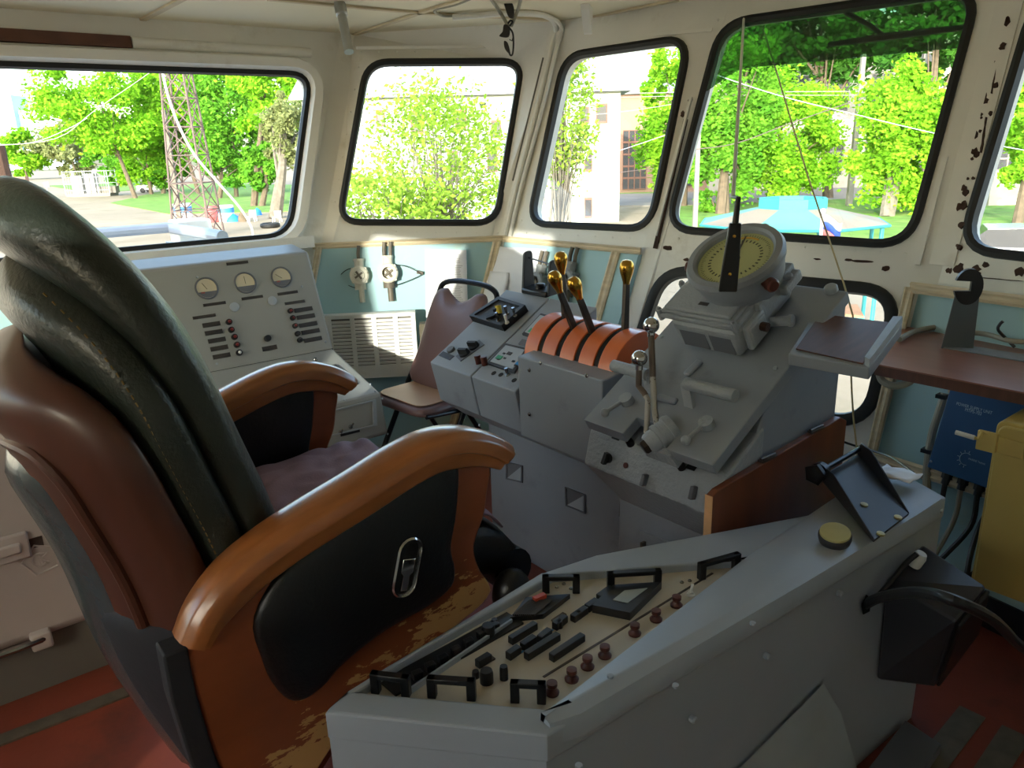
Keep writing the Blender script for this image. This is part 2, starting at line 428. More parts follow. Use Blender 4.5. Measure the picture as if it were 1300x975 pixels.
# teal lining below the sills
n2, n3, n5 = inward(PW2), inward(PW3), inward(PW5)
def pw(P, a, b): return P.pt(a, b)
L2 = (cz('b', 1.06) - cz('a', 1.06)).length
ztrim = .985
def row(k0, k1, z, f0=0.0, f1=1.0):
    a, b = cz(k0, z), cz(k1, z); return [a.lerp(b, f0), a.lerp(b, f1)]
def lining(name, P, k0, k1, f0, f1, z0, z1):
    a = row(k0, k1, z1, f0, f1); b = row(k0, k1, z0, f0, f1); n = inward(P)
    q = MB(); K = 10; rows = []
    for i in range(K + 1):
        zz = z1 + (z0 - z1) * i / K; e = row(k0, k1, zz, f0, f1)
        rows.append([e[0].lerp(e[1], j / K) + n * .028 for j in range(K + 1)] + [e[1] + n * .001] + [e[0] + n * .001])
    q.loft(rows)
    return struct(q.build(name, MT['teal_panel'], smooth=True))
lining('wall_lining_left', PW2, 'a', 'b', .03, .97, .02, .985)
lining('wall_lining_front', PW3, 'b', 'c', .03, .93, .02, .975)
trim([p + n2 * .028 for p in row('a', 'b', .99, .0, 1)], up=n2)
trim([p + n3 * .028 for p in row('b', 'c', .985, .0, .80)], up=n3)
trim([row('a', 'b', .985, .035)[0] + n2 * .028, row('a', 'b', .02, .035)[0] + n2 * .028], up=n2)
trim([row('a', 'b', .985, 0, .955)[1] + n2 * .028, row('a', 'b', .02, 0, .955)[1] + n2 * .028], up=n2, w=.04)
trim([row('b', 'c', .975, 0, .80)[1] + n3 * .028, row('b', 'c', .02, 0, .80)[1] + n3 * .028], up=n3, w=.045)
trim([row('b', 'c', .985, 0, .80)[1] + n3 * .028, row('b', 'c', .985, 0, .94)[1] + n3 * .028], up=n3)
PLd = PL
nl = inward(PL)
ll = MB(); lp = [lw(.2, .97), lw(1.46, .97), lw(1.15, .02), lw(.2, .02)]; ll.loft([[p + nl * .001 for p in lp], [p + nl * .006 for p in lp]]); struct(ll.build('wall_lining_side', MT['teal_panel'], smooth=False))
# right-hand framed lining (facet right of seam d)
q = [(1153, 363), (1330, 385), (1290, 640), (1102, 578)]
panel('wall_lining_right', PW5, q, h=.022)
PW5f = Plane(PW5.o + n5 * .05, PW5.u, PW5.v)
fr = [PW5f.at(*p) for p in ((1157, 365), (1330, 387), (1290, 640), (1107, 578))]
trim([fr[0], fr[1]], up=n5, w=.036); trim([fr[0], fr[3]], up=n5, w=.036); trim([fr[3], PW5f.at(1290, 636)], up=n5, w=.036)
trim([PW5.at(1243, 378) + n5 * .022, PW5.at(1215, 500) + n5 * .022], up=n5, w=.024)
lowr = MB(); pp = [PW5.at(1102, 586), PW5.at(1290, 645), rw(.85, .02), rw(-1.09, .02)]
lowr.loft([[p + n5 * .001 for p in pp], [p + n5 * .005 for p in pp]]); struct(lowr.build('wall_lining_low', MT['teal_panel'], smooth=False))
bb = MB(); bb.loft([[rw(-1.09, 0), rw(.88, 0), rw(.88, .09), rw(-1.09, .09)], [p + V((0, -.014, 0)) for p in (rw(-1.09, 0), rw(.88, 0), rw(.88, .09), rw(-1.09, .09))]])
struct(bb.build('baseboard_front', MT['plastic_black'], smooth=False))
# ceiling battens
for pts in ([on_z(168, 30, ZC), on_z(232, -4, ZC)], [on_z(340, -3, ZC), on_z(535, 15, ZC), on_z(705, 24, ZC)], [on_z(449, 43, ZC), on_z(535, 14, ZC), on_z(600, -6, ZC)],
            [on_z(735, 24, ZC), on_z(860, -2, ZC)]):
    trim([p - V((0, 0, .001)) for p in pts], up=(0, 0, -1), w=.026, h=.008, ridges=False)
# fascia joint below the ceiling, brown batten and painted pipe cover over the side window
n4 = inward(PW4)
def strip(P, pxs, name_m, w, h): return trim([P.at(*p) + inward(P) * .001 for p in pxs], m=name_m, up=inward(P), w=w, h=h, ridges=False)
strip(PW2, [(452, 61), (693, 59)], 'white_paint', .012, .004)
strip(PW3, [(708, 55), (905, 38)], 'white_paint', .012, .004)
strip(PL, [(-60, 42), (165, 55)], 'tray_wood', .045, .02)
pc = MB(); pc.tube([PL.at(166, 55) + nl * .012, PL.at(392, 68) + nl * .012], .021, n=14); o = struct(pc.build('trim_90', MT['white_paint']))
# sill ledges inside the glass line and white box covers on the seams
sl = MB(); lo = [PL.at(175, 333), PL.at(384, 309)]
yy = [.12, 1.50]
sl.loft([[lw(y, 1.035) + nl * .0 for y in yy] + [lw(y, 1.035) + nl * .085 for y in yy[::-1]], [lw(y, .985) for y in yy] + [lw(y, .985) + nl * .075 for y in yy[::-1]]])
struct(sl.build('trim_91', MT['white_paint'], smooth=False))
# reveal box around the side window
rv = MB(); big = offset_loop(W1, -.05, PL.n)
rows = [[p for p in W1], [p + nl * .045 for p in offset_loop(W1, -.014, PL.n)], [p + nl * .05 for p in offset_loop(W1, -.05, PL.n)], [p for p in offset_loop(W1, -.075, PL.n)]]
rv.loft(rows + [rows[0]], caps=False); struct(rv.build('trim_92', MT['white_paint'], smooth=True))
# post covers at the seams
def seam_cover(k, z0, z1, w, h, PA, PBn, m='white_paint'):
    n = (inward(PA) + inward(PBn)).normalized()
    return trim([cz(k, z0) + n * .004, cz(k, z1) + n * .004], m=m, up=n, w=w, h=h, ridges=False)
seam_cover('a', .99, ZC - .01, .10, .012, PL, PW2)
seam_cover('b', .99, ZC - .005, .06, .010, PW2, PW3)
seam_cover('d', 1.0, ZC - .005, .075, .010, PW4, PW5)
# dark weathered joint on seam c
nc = (inward(PW3) + inward(PW4)).normalized()
trim([PW4.at(833, 316) + nc * .004, PW4.at(872, 152) + nc * .004], m='rust', up=nc, w=.018, h=.006, ridges=False)
trim([PW4.at(835, 300) + nc * .008, PW4.at(880, 125) + nc * .008], m='white_paint', up=nc, w=.010, h=.012, ridges=False)
trim([cz('b', 1.25) + n2 * .02 + V((-.035, -.01, 0)), cz('b', 1.78) + n2 * .02 + V((-.035, -.01, 0))], m='plinth_grey', up=n2, w=.02, h=.004, ridges=False)
trim([PW4.at(1166, 337) + n4 * .005, PW4.at(1201, 200) + n4 * .005], m='white_paint', up=n4, w=.016, h=.012, ridges=False)
# rivets and rust on the plating, children of their walls
def rivets(P, parent, lines, r=.006, m='white_paint'):
    b = MB(); n = inward(P)
    for (p0, p1, k) in lines:
        for i in range(k):
            t = i / max(1, k - 1); px = p0[0] + (p1[0] - p0[0]) * t; py = p0[1] + (p1[1] - p0[1]) * t
            c = P.at(px, py); b.lathe(c, n, [(r, -.001), (r, .001), (r * .6, .003), (0, .0035)], n=8)
    return b.build('rivets', MT[m], parent)
rivets(PW2, wf1, [((458, 66), (688, 63), 11), ((425, 293), (632, 296), 9), ((692, 80), (655, 285), 8), ((455, 85), (420, 285), 8)], .004)
rivets(PW3, wf2, [((718, 62), (880, 40), 8), ((668, 296), (822, 304), 8), ((706, 85), (662, 280), 7)], .005)
rivets(PW4, wf3, [((912, 25), (1245, -22), 10), ((862, 303), (1150, 322), 10), ((1222, 75), (1168, 290), 7)], .005)
rng = random.Random(3)
rs = MB(); n = inward(PW5)
for i in range(13):
    t = i / 12; px = 1278 - 66 * t + rng.uniform(-4, 4); py = 30 + 285 * t + rng.uniform(-3, 3)
    for j in range(rng.choice((1, 2, 3))):
        c = PW5.at(px + rng.uniform(-5, 7), py + rng.uniform(-8, 8)); R = rng.uniform(.004, .013)
        lp = [c + PW5.u * (R * rng.uniform(.6, 1.2) * cos(a)) + PW5.v * (R * rng.uniform(.7, 1.5) * sin(a)) for a in [k * pi / 5 for k in range(10)]]
        rs.loft([[p + n * .0003 for p in lp], [p + n * .0135 for p in lp]])
for (px, py, R) in ((1240, 341, .014), (1252, 336, .010), (1296, 345, .016), (1218, 341, .017), (1206, 344, .012), (1243, 347, .008)):
    c = PW5.at(px, py); lp = [c + PW5.u * (R * rng.uniform(.6, 1.3) * cos(a)) + PW5.v * (R * rng.uniform(.5, 1.1) * sin(a)) for a in [k * pi / 6 for k in range(12)]]
    rs.loft([[p + n * .0003 for p in lp], [p + n * .0018 for p in lp]])
for (a, b, w) in (((1196, 317), (1212, 250), 3.5), ((1207, 270), (1214, 235), 3), ((1226, 352), (1300, 357), 1.6), ((1255, 150), (1248, 195), 1.5), ((1270, 70), (1262, 120), 1.2)):
    lp = []
    m_ = 9
    for i in range(m_): t = i / (m_ - 1); lp.append((a[0] + (b[0] - a[0]) * t - w * rng.uniform(.5, 1.3) * .9, a[1] + (b[1] - a[1]) * t - w * rng.uniform(0, .6)))
    for i in range(m_): t = 1 - i / (m_ - 1); lp.append((a[0] + (b[0] - a[0]) * t + w * rng.uniform(.5, 1.3) * .9, a[1] + (b[1] - a[1]) * t + w * rng.uniform(0, .6)))
    lp = [PW5.at(*p) for p in lp]; rs.loft([[p + n * .0003 for p in lp], [p + n * .0115 for p in lp]])
rs.build('rust_patches', MT['rust'], wf4, smooth=False)
rs = MB(); n = inward(PW4)
for (px, py, sx, sy) in ((1038, 329, 5, 1.5), (1095, 332, 14, 2.2), (1078, 330, 6, 1.8), (1125, 341, 6, 4), (872, 330, 4, 2.5), (848, 315, 7, 3), (835, 306, 3, 4), (877, 128, 3, 3), (867, 145, 2.5, 4), (1220, 100, 4, 3), (1196, 255, 3, 3), (1246, 97, 5, 3.5)):
    c = PW4.at(px, py); du = (PW4.at(px + 1, py) - c).length
    lp = [c + PW4.u * (du * sx * rng.uniform(.7, 1.2) * cos(a)) + PW4.v * (du * sy * rng.uniform(.7, 1.2) * sin(a)) for a in [k * pi / 6 for k in range(12)]]
    rs.loft([[p + n * .0003 for p in lp], [p + n * .0022 for p in lp]])
rs.build('rust_patches', MT['rust'], wf3, smooth=False)
# wiring conduit up seam b
cd = MB()
for dx, r in ((0, .012), (.028, .009)):
    n = (n2 + n3).normalized(); side = V((1, .3, 0)).normalized()
    cd.tube([cz('b', z) + n * .022 + side * (dx + .004 * sin(z * 9)) for z in [.72, .86, 1.0, 1.1, 1.25, 1.4, 1.6, 1.8, 1.9]] + [on_z(690, 19, ZC - .012), on_z(640, 17, ZC - .014), on_z(575, 22, ZC - .02)], r, n=8, smooth=4)
tag(cd.build('cable_run', MT['white_paint']), 'painted double cable running up the corner post and onto the ceiling', 'cable')
# floor strips
fs = MB(); a, b = on_z(-30, 953, 0), on_z(180, 872, 0); d = (b - a).normalized(); w = V((-d.y, d.x, 0)) * .022
fs.prism([a - w, b - w, b + w, a + w], (0, 0, .006)); struct(fs.build('trim_93', MT['metal_strip'], smooth=False))
for pxs in ([(1180, 975), (1235, 905)], [(1255, 985), (1290, 930)]):
    a, b = on_z(*pxs[0], 0), on_z(*pxs[1], 0); d = (b - a).normalized(); w = V((-d.y, d.x, 0)) * .03
    fs = MB(); fs.prism([a - w, b - w, b + w, a + w], (0, 0, .004)); TN[0] += 1; struct(fs.build('trim_%d' % TN[0], MT['metal_strip'], smooth=False))
# =====================================================================
# THE HELMSMAN'S ARMCHAIR
# =====================================================================
def mat_worn(name, base, under, zlo, zhi):
    """varnished wood worn to bare timber towards the bottom edge (object space Z)"""
    m = mat(name, base, .36, var=.2, scale=4, stretch=(3, 1.2, 3), coat=.2)
    nt = m.node_tree; N = nt.nodes; L = nt.links; b = N['Principled BSDF']
    src = b.inputs['Base Color'].links[0].from_socket
    tc = N.new('ShaderNodeTexCoord'); sx = N.new('ShaderNodeSeparateXYZ'); L.new(tc.outputs['Object'], sx.inputs['Vector'])
    s = N.new('ShaderNodeMath'); s.operation = 'MULTIPLY_ADD'; s.inputs[1].default_value = -.42; L.new(sx.outputs['Y'], s.inputs[0]); L.new(sx.outputs['Z'], s.inputs[2])
    mr = N.new('ShaderNodeMapRange'); mr.inputs['From Min'].default_value = zlo; mr.inputs['From Max'].default_value = zhi; mr.inputs['To Min'].default_value = .22; mr.inputs['To Max'].default_value = -.22
    L.new(s.outputs['Value'], mr.inputs['Value'])
    mp = N.new('ShaderNodeMapping'); mp.inputs['Scale'].default_value = (30, 22, 60); mp.inputs['Rotation'].default_value = (.6, 0, 0); L.new(tc.outputs['Object'], mp.inputs['Vector'])
    nz = N.new('ShaderNodeTexNoise'); nz.inputs['Scale'].default_value = 1; nz.inputs['Detail'].default_value = 6; nz.inputs['Roughness'].default_value = .65; L.new(mp.outputs['Vector'], nz.inputs['Vector'])
    ad = N.new('ShaderNodeMath'); ad.operation = 'ADD'; L.new(nz.outputs['Fac'], ad.inputs[0]); L.new(mr.outputs['Result'], ad.inputs[1])
    r2 = N.new('ShaderNodeValToRGB'); r2.color_ramp.elements[0].position = .565; r2.color_ramp.elements[1].position = .585; L.new(ad.outputs['Value'], r2.inputs['Fac'])
    mx = N.new('ShaderNodeMix'); mx.data_type = 'RGBA'; L.new(r2.outputs['Color'], mx.inputs['Factor']); L.new(src, mx.inputs['A']); mx.inputs['B'].default_value = rgb(*under)
    L.new(mx.outputs['Result'], b.inputs['Base Color'])
    return m
CX0 = -1.455
ch = thing('armchair', 'big dark green leather armchair with scuffed wooden sides, seen from behind its shoulder', 'armchair', (CX0, .6, 0))
MT['side_worn'] = mat_worn('side_worn', (134, 70, 38), (196, 152, 94), (.43), .64)
def spine_at(z):
    P = [(.20, .52), (.30, .49), (.45, .44), (.58, .402), (.70, .385), (.80, .370), (.95, .325), (1.10, .285), (1.20, .235), (1.28, .180), (1.37, .085)]
    for (z0, y0), (z1, y1) in zip(P, P[1:]):
        if z <= z1: t = max(0, (z - z0) / (z1 - z0)); return y0 + (y1 - y0) * t
    return P[-1][1]
def sp(z):  # smoothed
    return sum(spine_at(z + d) for d in (-.06, -.03, 0, .03, .06)) / 5
def back_layer(z0, z1, w, th, off, k, e=2.6, rtop=.32, rbot=.06, rows=26, nseg=36, taper=.02):
    b = MB(); loops = []
    for i in range(rows + 1):
        t = i / rows; t = t * t * (3 - 2 * t) * .55 + t * .45
        z = z0 + (z1 - z0) * t
        f = 1.0
        if z > z1 - rtop: q = (z - (z1 - rtop)) / rtop; f = max(.02, (1 - min(1, q) ** 2.6) ** (1 / 2.2))
        g = 1.0
        ed = min((z1 - z) / .07, (z - z0) / rbot)
        if ed < 1: g = max(.04, (1 - (1 - max(0, ed)) ** 2.2) ** .5)
        fb = 1.0
        if z - z0 < rbot: fb = .93 + .07 * (z - z0) / rbot
        y = sp(z); dy = (sp(z + .01) - sp(z - .01)) / .02
        n = V((0, 1, -dy)).normalized()          # forwards
        loop = []
        for j in range(nseg):
            a = 2 * pi * j / nseg; ca, sa = cos(a), sin(a)
            X = w * f * fb * (1 + taper * (z - z0)) * abs(ca) ** (2 / e) * (1 if ca > 0 else -1)
            D = th / 2 * g * abs(sa) ** (2 / e) * (1 if sa > 0 else -1)
            bow = -k * (1 - (X / w) ** 2) * g
            p = V((CX0 + X, y, z)) + n * (D - off + bow)
            loop.append(p)
        loops.append(loop)
    return b.loft(loops)
bk = back_layer(.66, 1.365, .285, .115, -.02, .0, e=2.8).build('backrest', MT['leather_green'], ch, angle=60)
rl = back_layer(.62, 1.285, .292, .11, .038, .02, e=3).build('back_roll', MT['leather_green'], ch, angle=60)
bs = back_layer(.60, 1.205, .288, .10, .100, .085, e=3.2, rtop=.26).build('back_shell', MT['mahogany'], ch, angle=60)
bs['label'] = 'dark red wooden back shell with a raised rim'
rp = back_layer(.30, 1.03, .195, .09, .128, .085, e=3, rtop=.12, rbot=.03).build('back_pad', MT['leather_grey'], ch, angle=60)
lc_ = back_layer(.27, .735, .292, .12, .085, .105, e=3.4, rtop=.03, rbot=.02).build('back_skirt', MT['cloth_black'], ch, angle=60)
lc_['label'] = 'torn black cloth skirt under the back'
# raised rim along the wooden shell and stitched seam along the rolls
def shell_pt(x, z, off, k, w, th, extra=0):
    y = sp(z); dy = (sp(z + .01) - sp(z - .01)) / .02; n = V((0, 1, -dy)).normalized()
    return V((CX0 + x, y, z)) + n * (-th / 2 - off - k * (1 - (x / w) ** 2) - extra)
def rim_path(xe, ztop, zbot, r, off, k, w, th, ex):
    pts = []
    for i in range(9): z = zbot + (ztop - r - zbot) * i / 8; pts.append((xe, z))
    for i in range(1, 9): a = pi / 2 * i / 8; pts.append((xe - r + r * cos(a), ztop - r + r * sin(a)))
    for i in range(1, 6): pts.append((xe - r - (2 * (xe - r)) * i / 6, ztop))
    m = [(-x, z) for x, z in pts[:17]][::-1]
    return [shell_pt(x, z, off, k, w, th, ex) for x, z in pts + m]
rb = MB(); rb.tube(rim_path(.205, 1.05, .69, .09, .100, .085, .288, .10, -.003), .011, n=10); rb.build('rim', MT['mahogany'], bs)
st = MB()
for i in range(46):
    t = i / 45; z = .70 + .52 * t
    if z > 1.02: f = (1 - min(1, (z - .965) / .32) ** 2.6) ** (1 / 2.2)
    else: f = 1 - max(0, (z - .965)) * .1
    x = .283 * f; y = sp(z) - .062
    c = V((CX0 + x + .003, y, z)); d = V((0, sp(z + .01) - sp(z), .01)).normalized()
    st.tube([c - d * .0035, c + d * .0035], .0014, n=5)
MT['thread'] = mat('thread', (120, 96, 50), .8); st.build('stitching', MT['thread'], rl)
# side panels with padded inserts, and curved wooden arms
prof = [(.822, .812), (.812, .76), (.802, .715), (.782, .675), (.774, .645), (.785, .60), (.808, .555), (.808, .535), (.78, .515), (.70, .49), (.60, .46), (.49, .41), (.41, .34), (.37, .285), (.285, .28), (.262, .36), (.242, .48), (.232, .60), (.232, .68), (.30, .745), (.40, .795), (.55, .835), (.70, .85), (.79, .835)]
ins = [(.74, .845), (.733, .75), (.716, .68), (.722, .63), (.712, .595), (.66, .575), (.56, .563), (.47, .535), (.42, .505), (.38, .505), (.352, .55), (.338, .61), (.335, .69), (.40, .765), (.50, .81), (.60, .84), (.68, .855)]
arm = [(.236, .685), (.262, .728), (.31, .772), (.38, .805), (.46, .83), (.54, .852), (.62, .876), (.69, .889), (.75, .884), (.81, .862), (.855, .832), (.868, .815)]
def sm(pl, k=4, closed=True): return [(p.y, p.z) for p in spline([V((0, a, b)) for a, b in pl], k, closed)]
for sgn in (1, -1):
    xi = CX0 + sgn * .305; xo = CX0 + sgn * .345
    b = MB(); pl = sm(prof); b.loft([[V((xi, y, z)) for y, z in pl], [V((xo, y, z)) for y, z in pl]])
    pn = b.build('side_panel', MT['side_worn'], ch, bevel=.005)
    c = sum((V((0, y, z)) for y, z in ins), V()) / len(ins); il = sm(ins)
    rows = []
    for q, h in ((1.0, -.004), (1.0, .002), (.985, .008), (.94, .014), (.8, .018), (.4, .020), (.02, .021)):
        rows.append([V((xo + sgn * h, c.y + (y - c.y) * q, c.z + (z - c.z) * q)) for y, z in il])
    b = MB(); b.loft(rows); pad = b.build('side_pad', MT['leather_black'], pn, angle=70)
    rows = []
    for q, h in ((1.0, -.003), (1.0, .004), (.96, .010), (.8, .012), (.02, .013)):
        rows.append([V((xi - sgn * h, c.y + (y - c.y) * q * 1.06, c.z + (z - c.z) * q * 1.04)) for y, z in il])
    b = MB(); b.loft(rows); b.build('inner_pad', MT['leather_black'], pn, angle=70)
    b = MB(); rr = [(.27, .27), (.245, .36), (.225, .48), (.214, .60), (.214, .685)]
    b.loft([[V((xi - sgn * .004, y - .020, z)), V((xo + sgn * .003, y - .020, z)), V((xo + sgn * .004, y + .016, z)), V((xi - sgn * .004, y + .016, z))] for y, z in rr]); b.build('rear_strip', MT['cloth_black'], pn, bevel=.004)
    # chrome recessed latch
    if sgn > 0:
        P = Plane((xo + .020, 0, 0), (0, 1, 0), (0, 0, 1))
        ctr = V(P.at(516, 720)); ax = (P.at(523, 683) - P.at(509, 760)); L_ = ax.length / 2; ax.normalize(); sd = V((0, -ax.z, ax.y)); sd = -sd if sd.y < 0 else sd
        def stad(l, w_, h, n=10):
            return [ctr + V((h, 0, 0)) + ax * ((l - w_) * (1 if i < n else -1) + w_ * cos(pi * (i % n) / (n - 1) - pi / 2 + (0 if i < n else pi))) + sd * (w_ * sin(pi * (i % n) / (n - 1) - pi / 2 + (0 if i < n else pi))) for i in range(2 * n)]
        b = MB(); b.loft([stad(L_, .026, -.003), stad(L_, .026, .004), stad(L_ * .95, .023, .007), stad(L_ * .90, .020, .001), stad(L_ * .88, .019, -.001)])
        lt = b.build('latch', MT['chrome'], pad); lt['label'] = 'chrome recessed recliner latch'
        b = MB()
        key = [(-.3, .013), (.15, .013), (.25, .007), (.75, .007), (.75, -.007), (.25, -.007), (.15, -.013), (-.3, -.013)]
        b.loft([[ctr + V((h, 0, 0)) - ax * (l * L_) + sd * w_ for l, w_ in key] for h in (.001, .006)]); b.build('paddle', MT['chrome'], lt, bevel=.001)
    xa = CX0 + sgn * .325
    b = MB(); pth = spline([V((xa, y, z)) for y, z in arm], 4)
    w0 = .040; rows = []
    for i, p in enumerate(pth):
        t = i / (len(pth) - 1); d = (pth[min(i + 1, len(pth) - 1)] - pth[max(0, i - 1)]).normalized(); u = V((0, -d.z, d.y))
        wd = .039 + .008 * sin(pi * min(1, t * 1.05)); ht = .022 - .003 * (1 - t)
        if t > .93: s_ = max(.25, (1 - ((t - .93) / .07) ** 2) ** .5); wd *= .5 + .5 * s_; ht *= s_
        row_ = []
        for a_, b_ in ((-.84, -2.2), (-.78, -2.35), (.78, -2.35), (.84, -2.2), (.86, -.95), (1, -.8), (1, .1), (.93, .45), (.72, .62), (.68, .78), (.5, .95), (0, 1.05), (-.5, .95), (-.68, .78), (-.72, .62), (-.93, .45), (-1, .1), (-1, -.8), (-.86, -.95)):
            row_.append(p + V((a_ * wd, 0, 0)) + u * ((b_ if b_ > -1 else -1 + (b_ + 1) * (1 - max(0, t - .72) / .28 * .75) * min(1, .3 + t * 4)) * ht))
        rows.append(row_)
    b.loft(rows); b.build('armrest', MT['cherry_wood'], ch, angle=50)
# seat
b = MB(); rows = []
for i in range(15):
    t = i / 14; y = .34 + .60 * t; g = 1.0
    if t > .8: g = (1 - ((t - .8) / .2) ** 2.4 * .98) ** .5
    zc = .60 - .05 * max(0, t - .8) / .2; hh = .075 * g
    rows.append([V((CX0 + .30 * abs(cos(a)) ** .35 * (1 if cos(a) > 0 else -1), y, zc + hh * abs(sin(a)) ** .5 * (1 if sin(a) > 0 else -1))) for a in [2 * pi * k / 28 for k in range(28)]])
b.loft(rows); b.build('seat', MT['leather_black'], ch, angle=60)
b = MB(); b.tube([(CX0 - .27, .905, .53), (CX0 + .3, .905, .53)], .05, n=18); b.build('seat_roll', MT['leather_black'], ch)
b = MB(); b.sphere((CX0 + .33, .875, .50), .05, sc=(.8, .9, 1.15)); b.build('tilt_knob', MT['plastic_black'], ch)
# base
b = MB(); b.box((CX0, .58, .49), (.34, .34, .08)); b.cyl((CX0, .58, .16), (CX0, .58, .46), .03); b.cyl((CX0, .58, .10), (CX0, .58, .30), .045); b.build('column', MT['plastic_black'], ch)
for k in range(5):
    a = 2 * pi * k / 5 + .3; d = V((cos(a), sin(a), 0)); s_ = V((-d.y, d.x, 0)); c = V((CX0, .58, 0))
    b = MB(); b.loft([[c + d * r + s_ * w_ + V((0, 0, z)) for w_, z in ((-w0, z0), (w0, z0), (w0 * .8, z1), (-w0 * .8, z1))] for r, w0, z0, z1 in ((.02, .035, .09, .15), (.30, .022, .065, .095))])
    lg = b.build('leg', MT['worn_wood'], ch, bevel=.004)
    b = MB(); q = c + d * .285
    b.cyl(q + s_ * -.025 + V((0, 0, .028)), q + s_ * .025 + V((0, 0, .028)), .028); b.cyl(q + V((0, 0, .03)), q + V((0, 0, .07)), .008); b.build('caster', MT['plastic_black'], lg)
# purple cloth on the seat
b = MB(); NX, NY = 44, 52; rows = []
for i in range(NY + 1):
    t = i / NY; r_ = []
    for j in range(NX + 1):
        s_ = j / NX * 2 - 1; x = CX0 + s_ * .275; y = .41 + .49 * t
        z = .690 + .016 * noise.noise(V((x * 9, y * 6, 1))) + .022 * abs(noise.noise(V((x * 14 + y * 9, y * 8 - x * 7, 4)))) + .02 * (1 - s_ * s_) * sin(pi * min(1, t * 1.1))
        if t > .86: q = (t - .86) / .14; z -= .05 * q * q + .01 * q * noise.noise(V((x * 20, 0, 9)))
        z -= .012 * max(0, abs(s_) - .85) / .15
        r_.append(V((x, y, z)))
    rows.append(r_)
b.loft(rows, closed=False, caps=False)
o = b.build('seat_cloth', MT['purple_cloth'], angle=80); md = o.modifiers.new('thick', 'SOLIDIFY'); md.thickness = .004
tag(o, 'crumpled purple cloth spread over the armchair seat', 'cloth')
# =====================================================================
# helpers for small fittings on a panel (local frame: x along, y up the panel, z out of it)
# =====================================================================
def plate(P, px, py, w, h, m, parent, name='nameplate', t=.003, ang=0.0, bev=0.0, hh=0):
    a, b = P.uv(px, py, hh); c, s = cos(ang), sin(ang)
    q = MB(P.M @ Matrix.Translation((a, b, hh)) @ Matrix.Rotation(ang, 4, 'Z')); q.box((0, 0, t / 2), (w, h, t)); return q.build(name, MT[m], parent, bevel=bev)
def knob(P, px, py, r, h, m, parent, name='knob', n=18, top=.85, hh=0):
    a, b = P.uv(px, py, hh); q = MB(P.M); q.lathe((a, b, hh), (0, 0, 1), [(r, -.001), (r, h * .75), (r * top, h), (0, h)], n=n); return q.build(name, MT[m], parent)
def screw(P, px, py, parent, r=.005, m='steel', hh=0):
    a, b = P.uv(px, py, hh); q = MB(P.M); q.lathe((a, b, hh), (0, 0, 1), [(r, -.001), (r, .0015), (r * .7, .003), (0, .0034)], n=10); return q.build('screw', MT[m], parent)
def toggle(P, px, py, parent, m='steel', l=.022, r=.0035, lean=.3, hh=0):
    a, b = P.uv(px, py, hh); q = MB(P.M); q.lathe((a, b, hh), (0, 0, 1), [(.008, -.001), (.008, .003), (.005, .004), (.005, .008), (0, .008)], n=12)
    q.tube([(a, b, hh + .006), (a, b + l * lean, hh + .006 + l)], [r * .7, r], n=8); return q.build('toggle', MT[m], parent)
def bar(P, px0, px1, w, h, m, parent, name='switch', bev=.0, hh=0):
    """box lying along the line between two picture points of a panel"""
    a = V((*P.uv(*px0, hh), 0)); b = V((*P.uv(*px1, hh), 0)); d = b - a; ang = math.atan2(d.y, d.x); c = (a + b) / 2
    q = MB(P.M @ Matrix.Translation((c.x, c.y, hh)) @ Matrix.Rotation(ang, 4, 'Z')); q.box((0, 0, h / 2), (d.length, w, h)); return q.build(name, MT[m], parent, bevel=bev)
def poly_on(P, pxs, h0, h1, m, parent, name, bev=0, lift=0):
    q = MB(); pts = [P.at(*p, lift) for p in pxs]; q.loft([[p + P.n * h0 for p in pts], [p + P.n * h1 for p in pts]]); return q.build(name, MT[m], parent, bevel=bev, smooth=False)
def frame_on(P, pxs, w, h, m, parent, name, base=None):
    pts = [P.at(*p) for p in pxs]; inn = offset_loop(pts, w, P.n); q = MB()
    inn = [p + (sum(pts, V()) / len(pts) - p).normalized() * w * 1.3 for p in pts]
    q.loft([pts, [p + P.n * h for p in pts], [p + P.n * h for p in inn], inn, pts], caps=False); return q.build(name, MT[m], parent, smooth=False)

# =====================================================================
# LEFT CONSOLE (against the side wall)
# =====================================================================
lcx = thing('gauge_console', 'grey sloping console with three round gauges under the long side window', 'control console', (-2.85, .86, 0))
y0, y1 = .37, 1.355
pr = [(-3.20, 1.035), (-3.05, 1.012), (-2.9, .622), (-2.52, .516), (-2.485, .36), (-2.62, .31), (-2.72, .26), (-2.72, 0), (-3.06, 0), (-3.13, .45)]
b = MB(); b.prism([(x, y0, z) for x, z in pr], (0, y1 - y0, 0)); b.build('body', MT['console_warm'], lcx, smooth=False, bevel=.012)
PA = Plane((-2.9, y0, .622), (0, 1, 0), (-.15, 0, .39)); PBb = Plane((-2.52, y0, .516), (0, 1, 0), (-.38, 0, .106))
PCc = Plane((-2.485, y0, .36), (0, 1, 0), (-.035, 0, .156))
for P in (PA, PBb, PCc):
    if P.n.x < 0: P.n = -P.n; P.M = P.M @ Matrix.Diagonal((1, 1, -1, 1))
b = MB(); b.box((-2.899, (y0 + y1) / 2, .622), (.006, y1 - y0 - .01, .006)); b.build('seam', MT['plastic_black'], lcx)
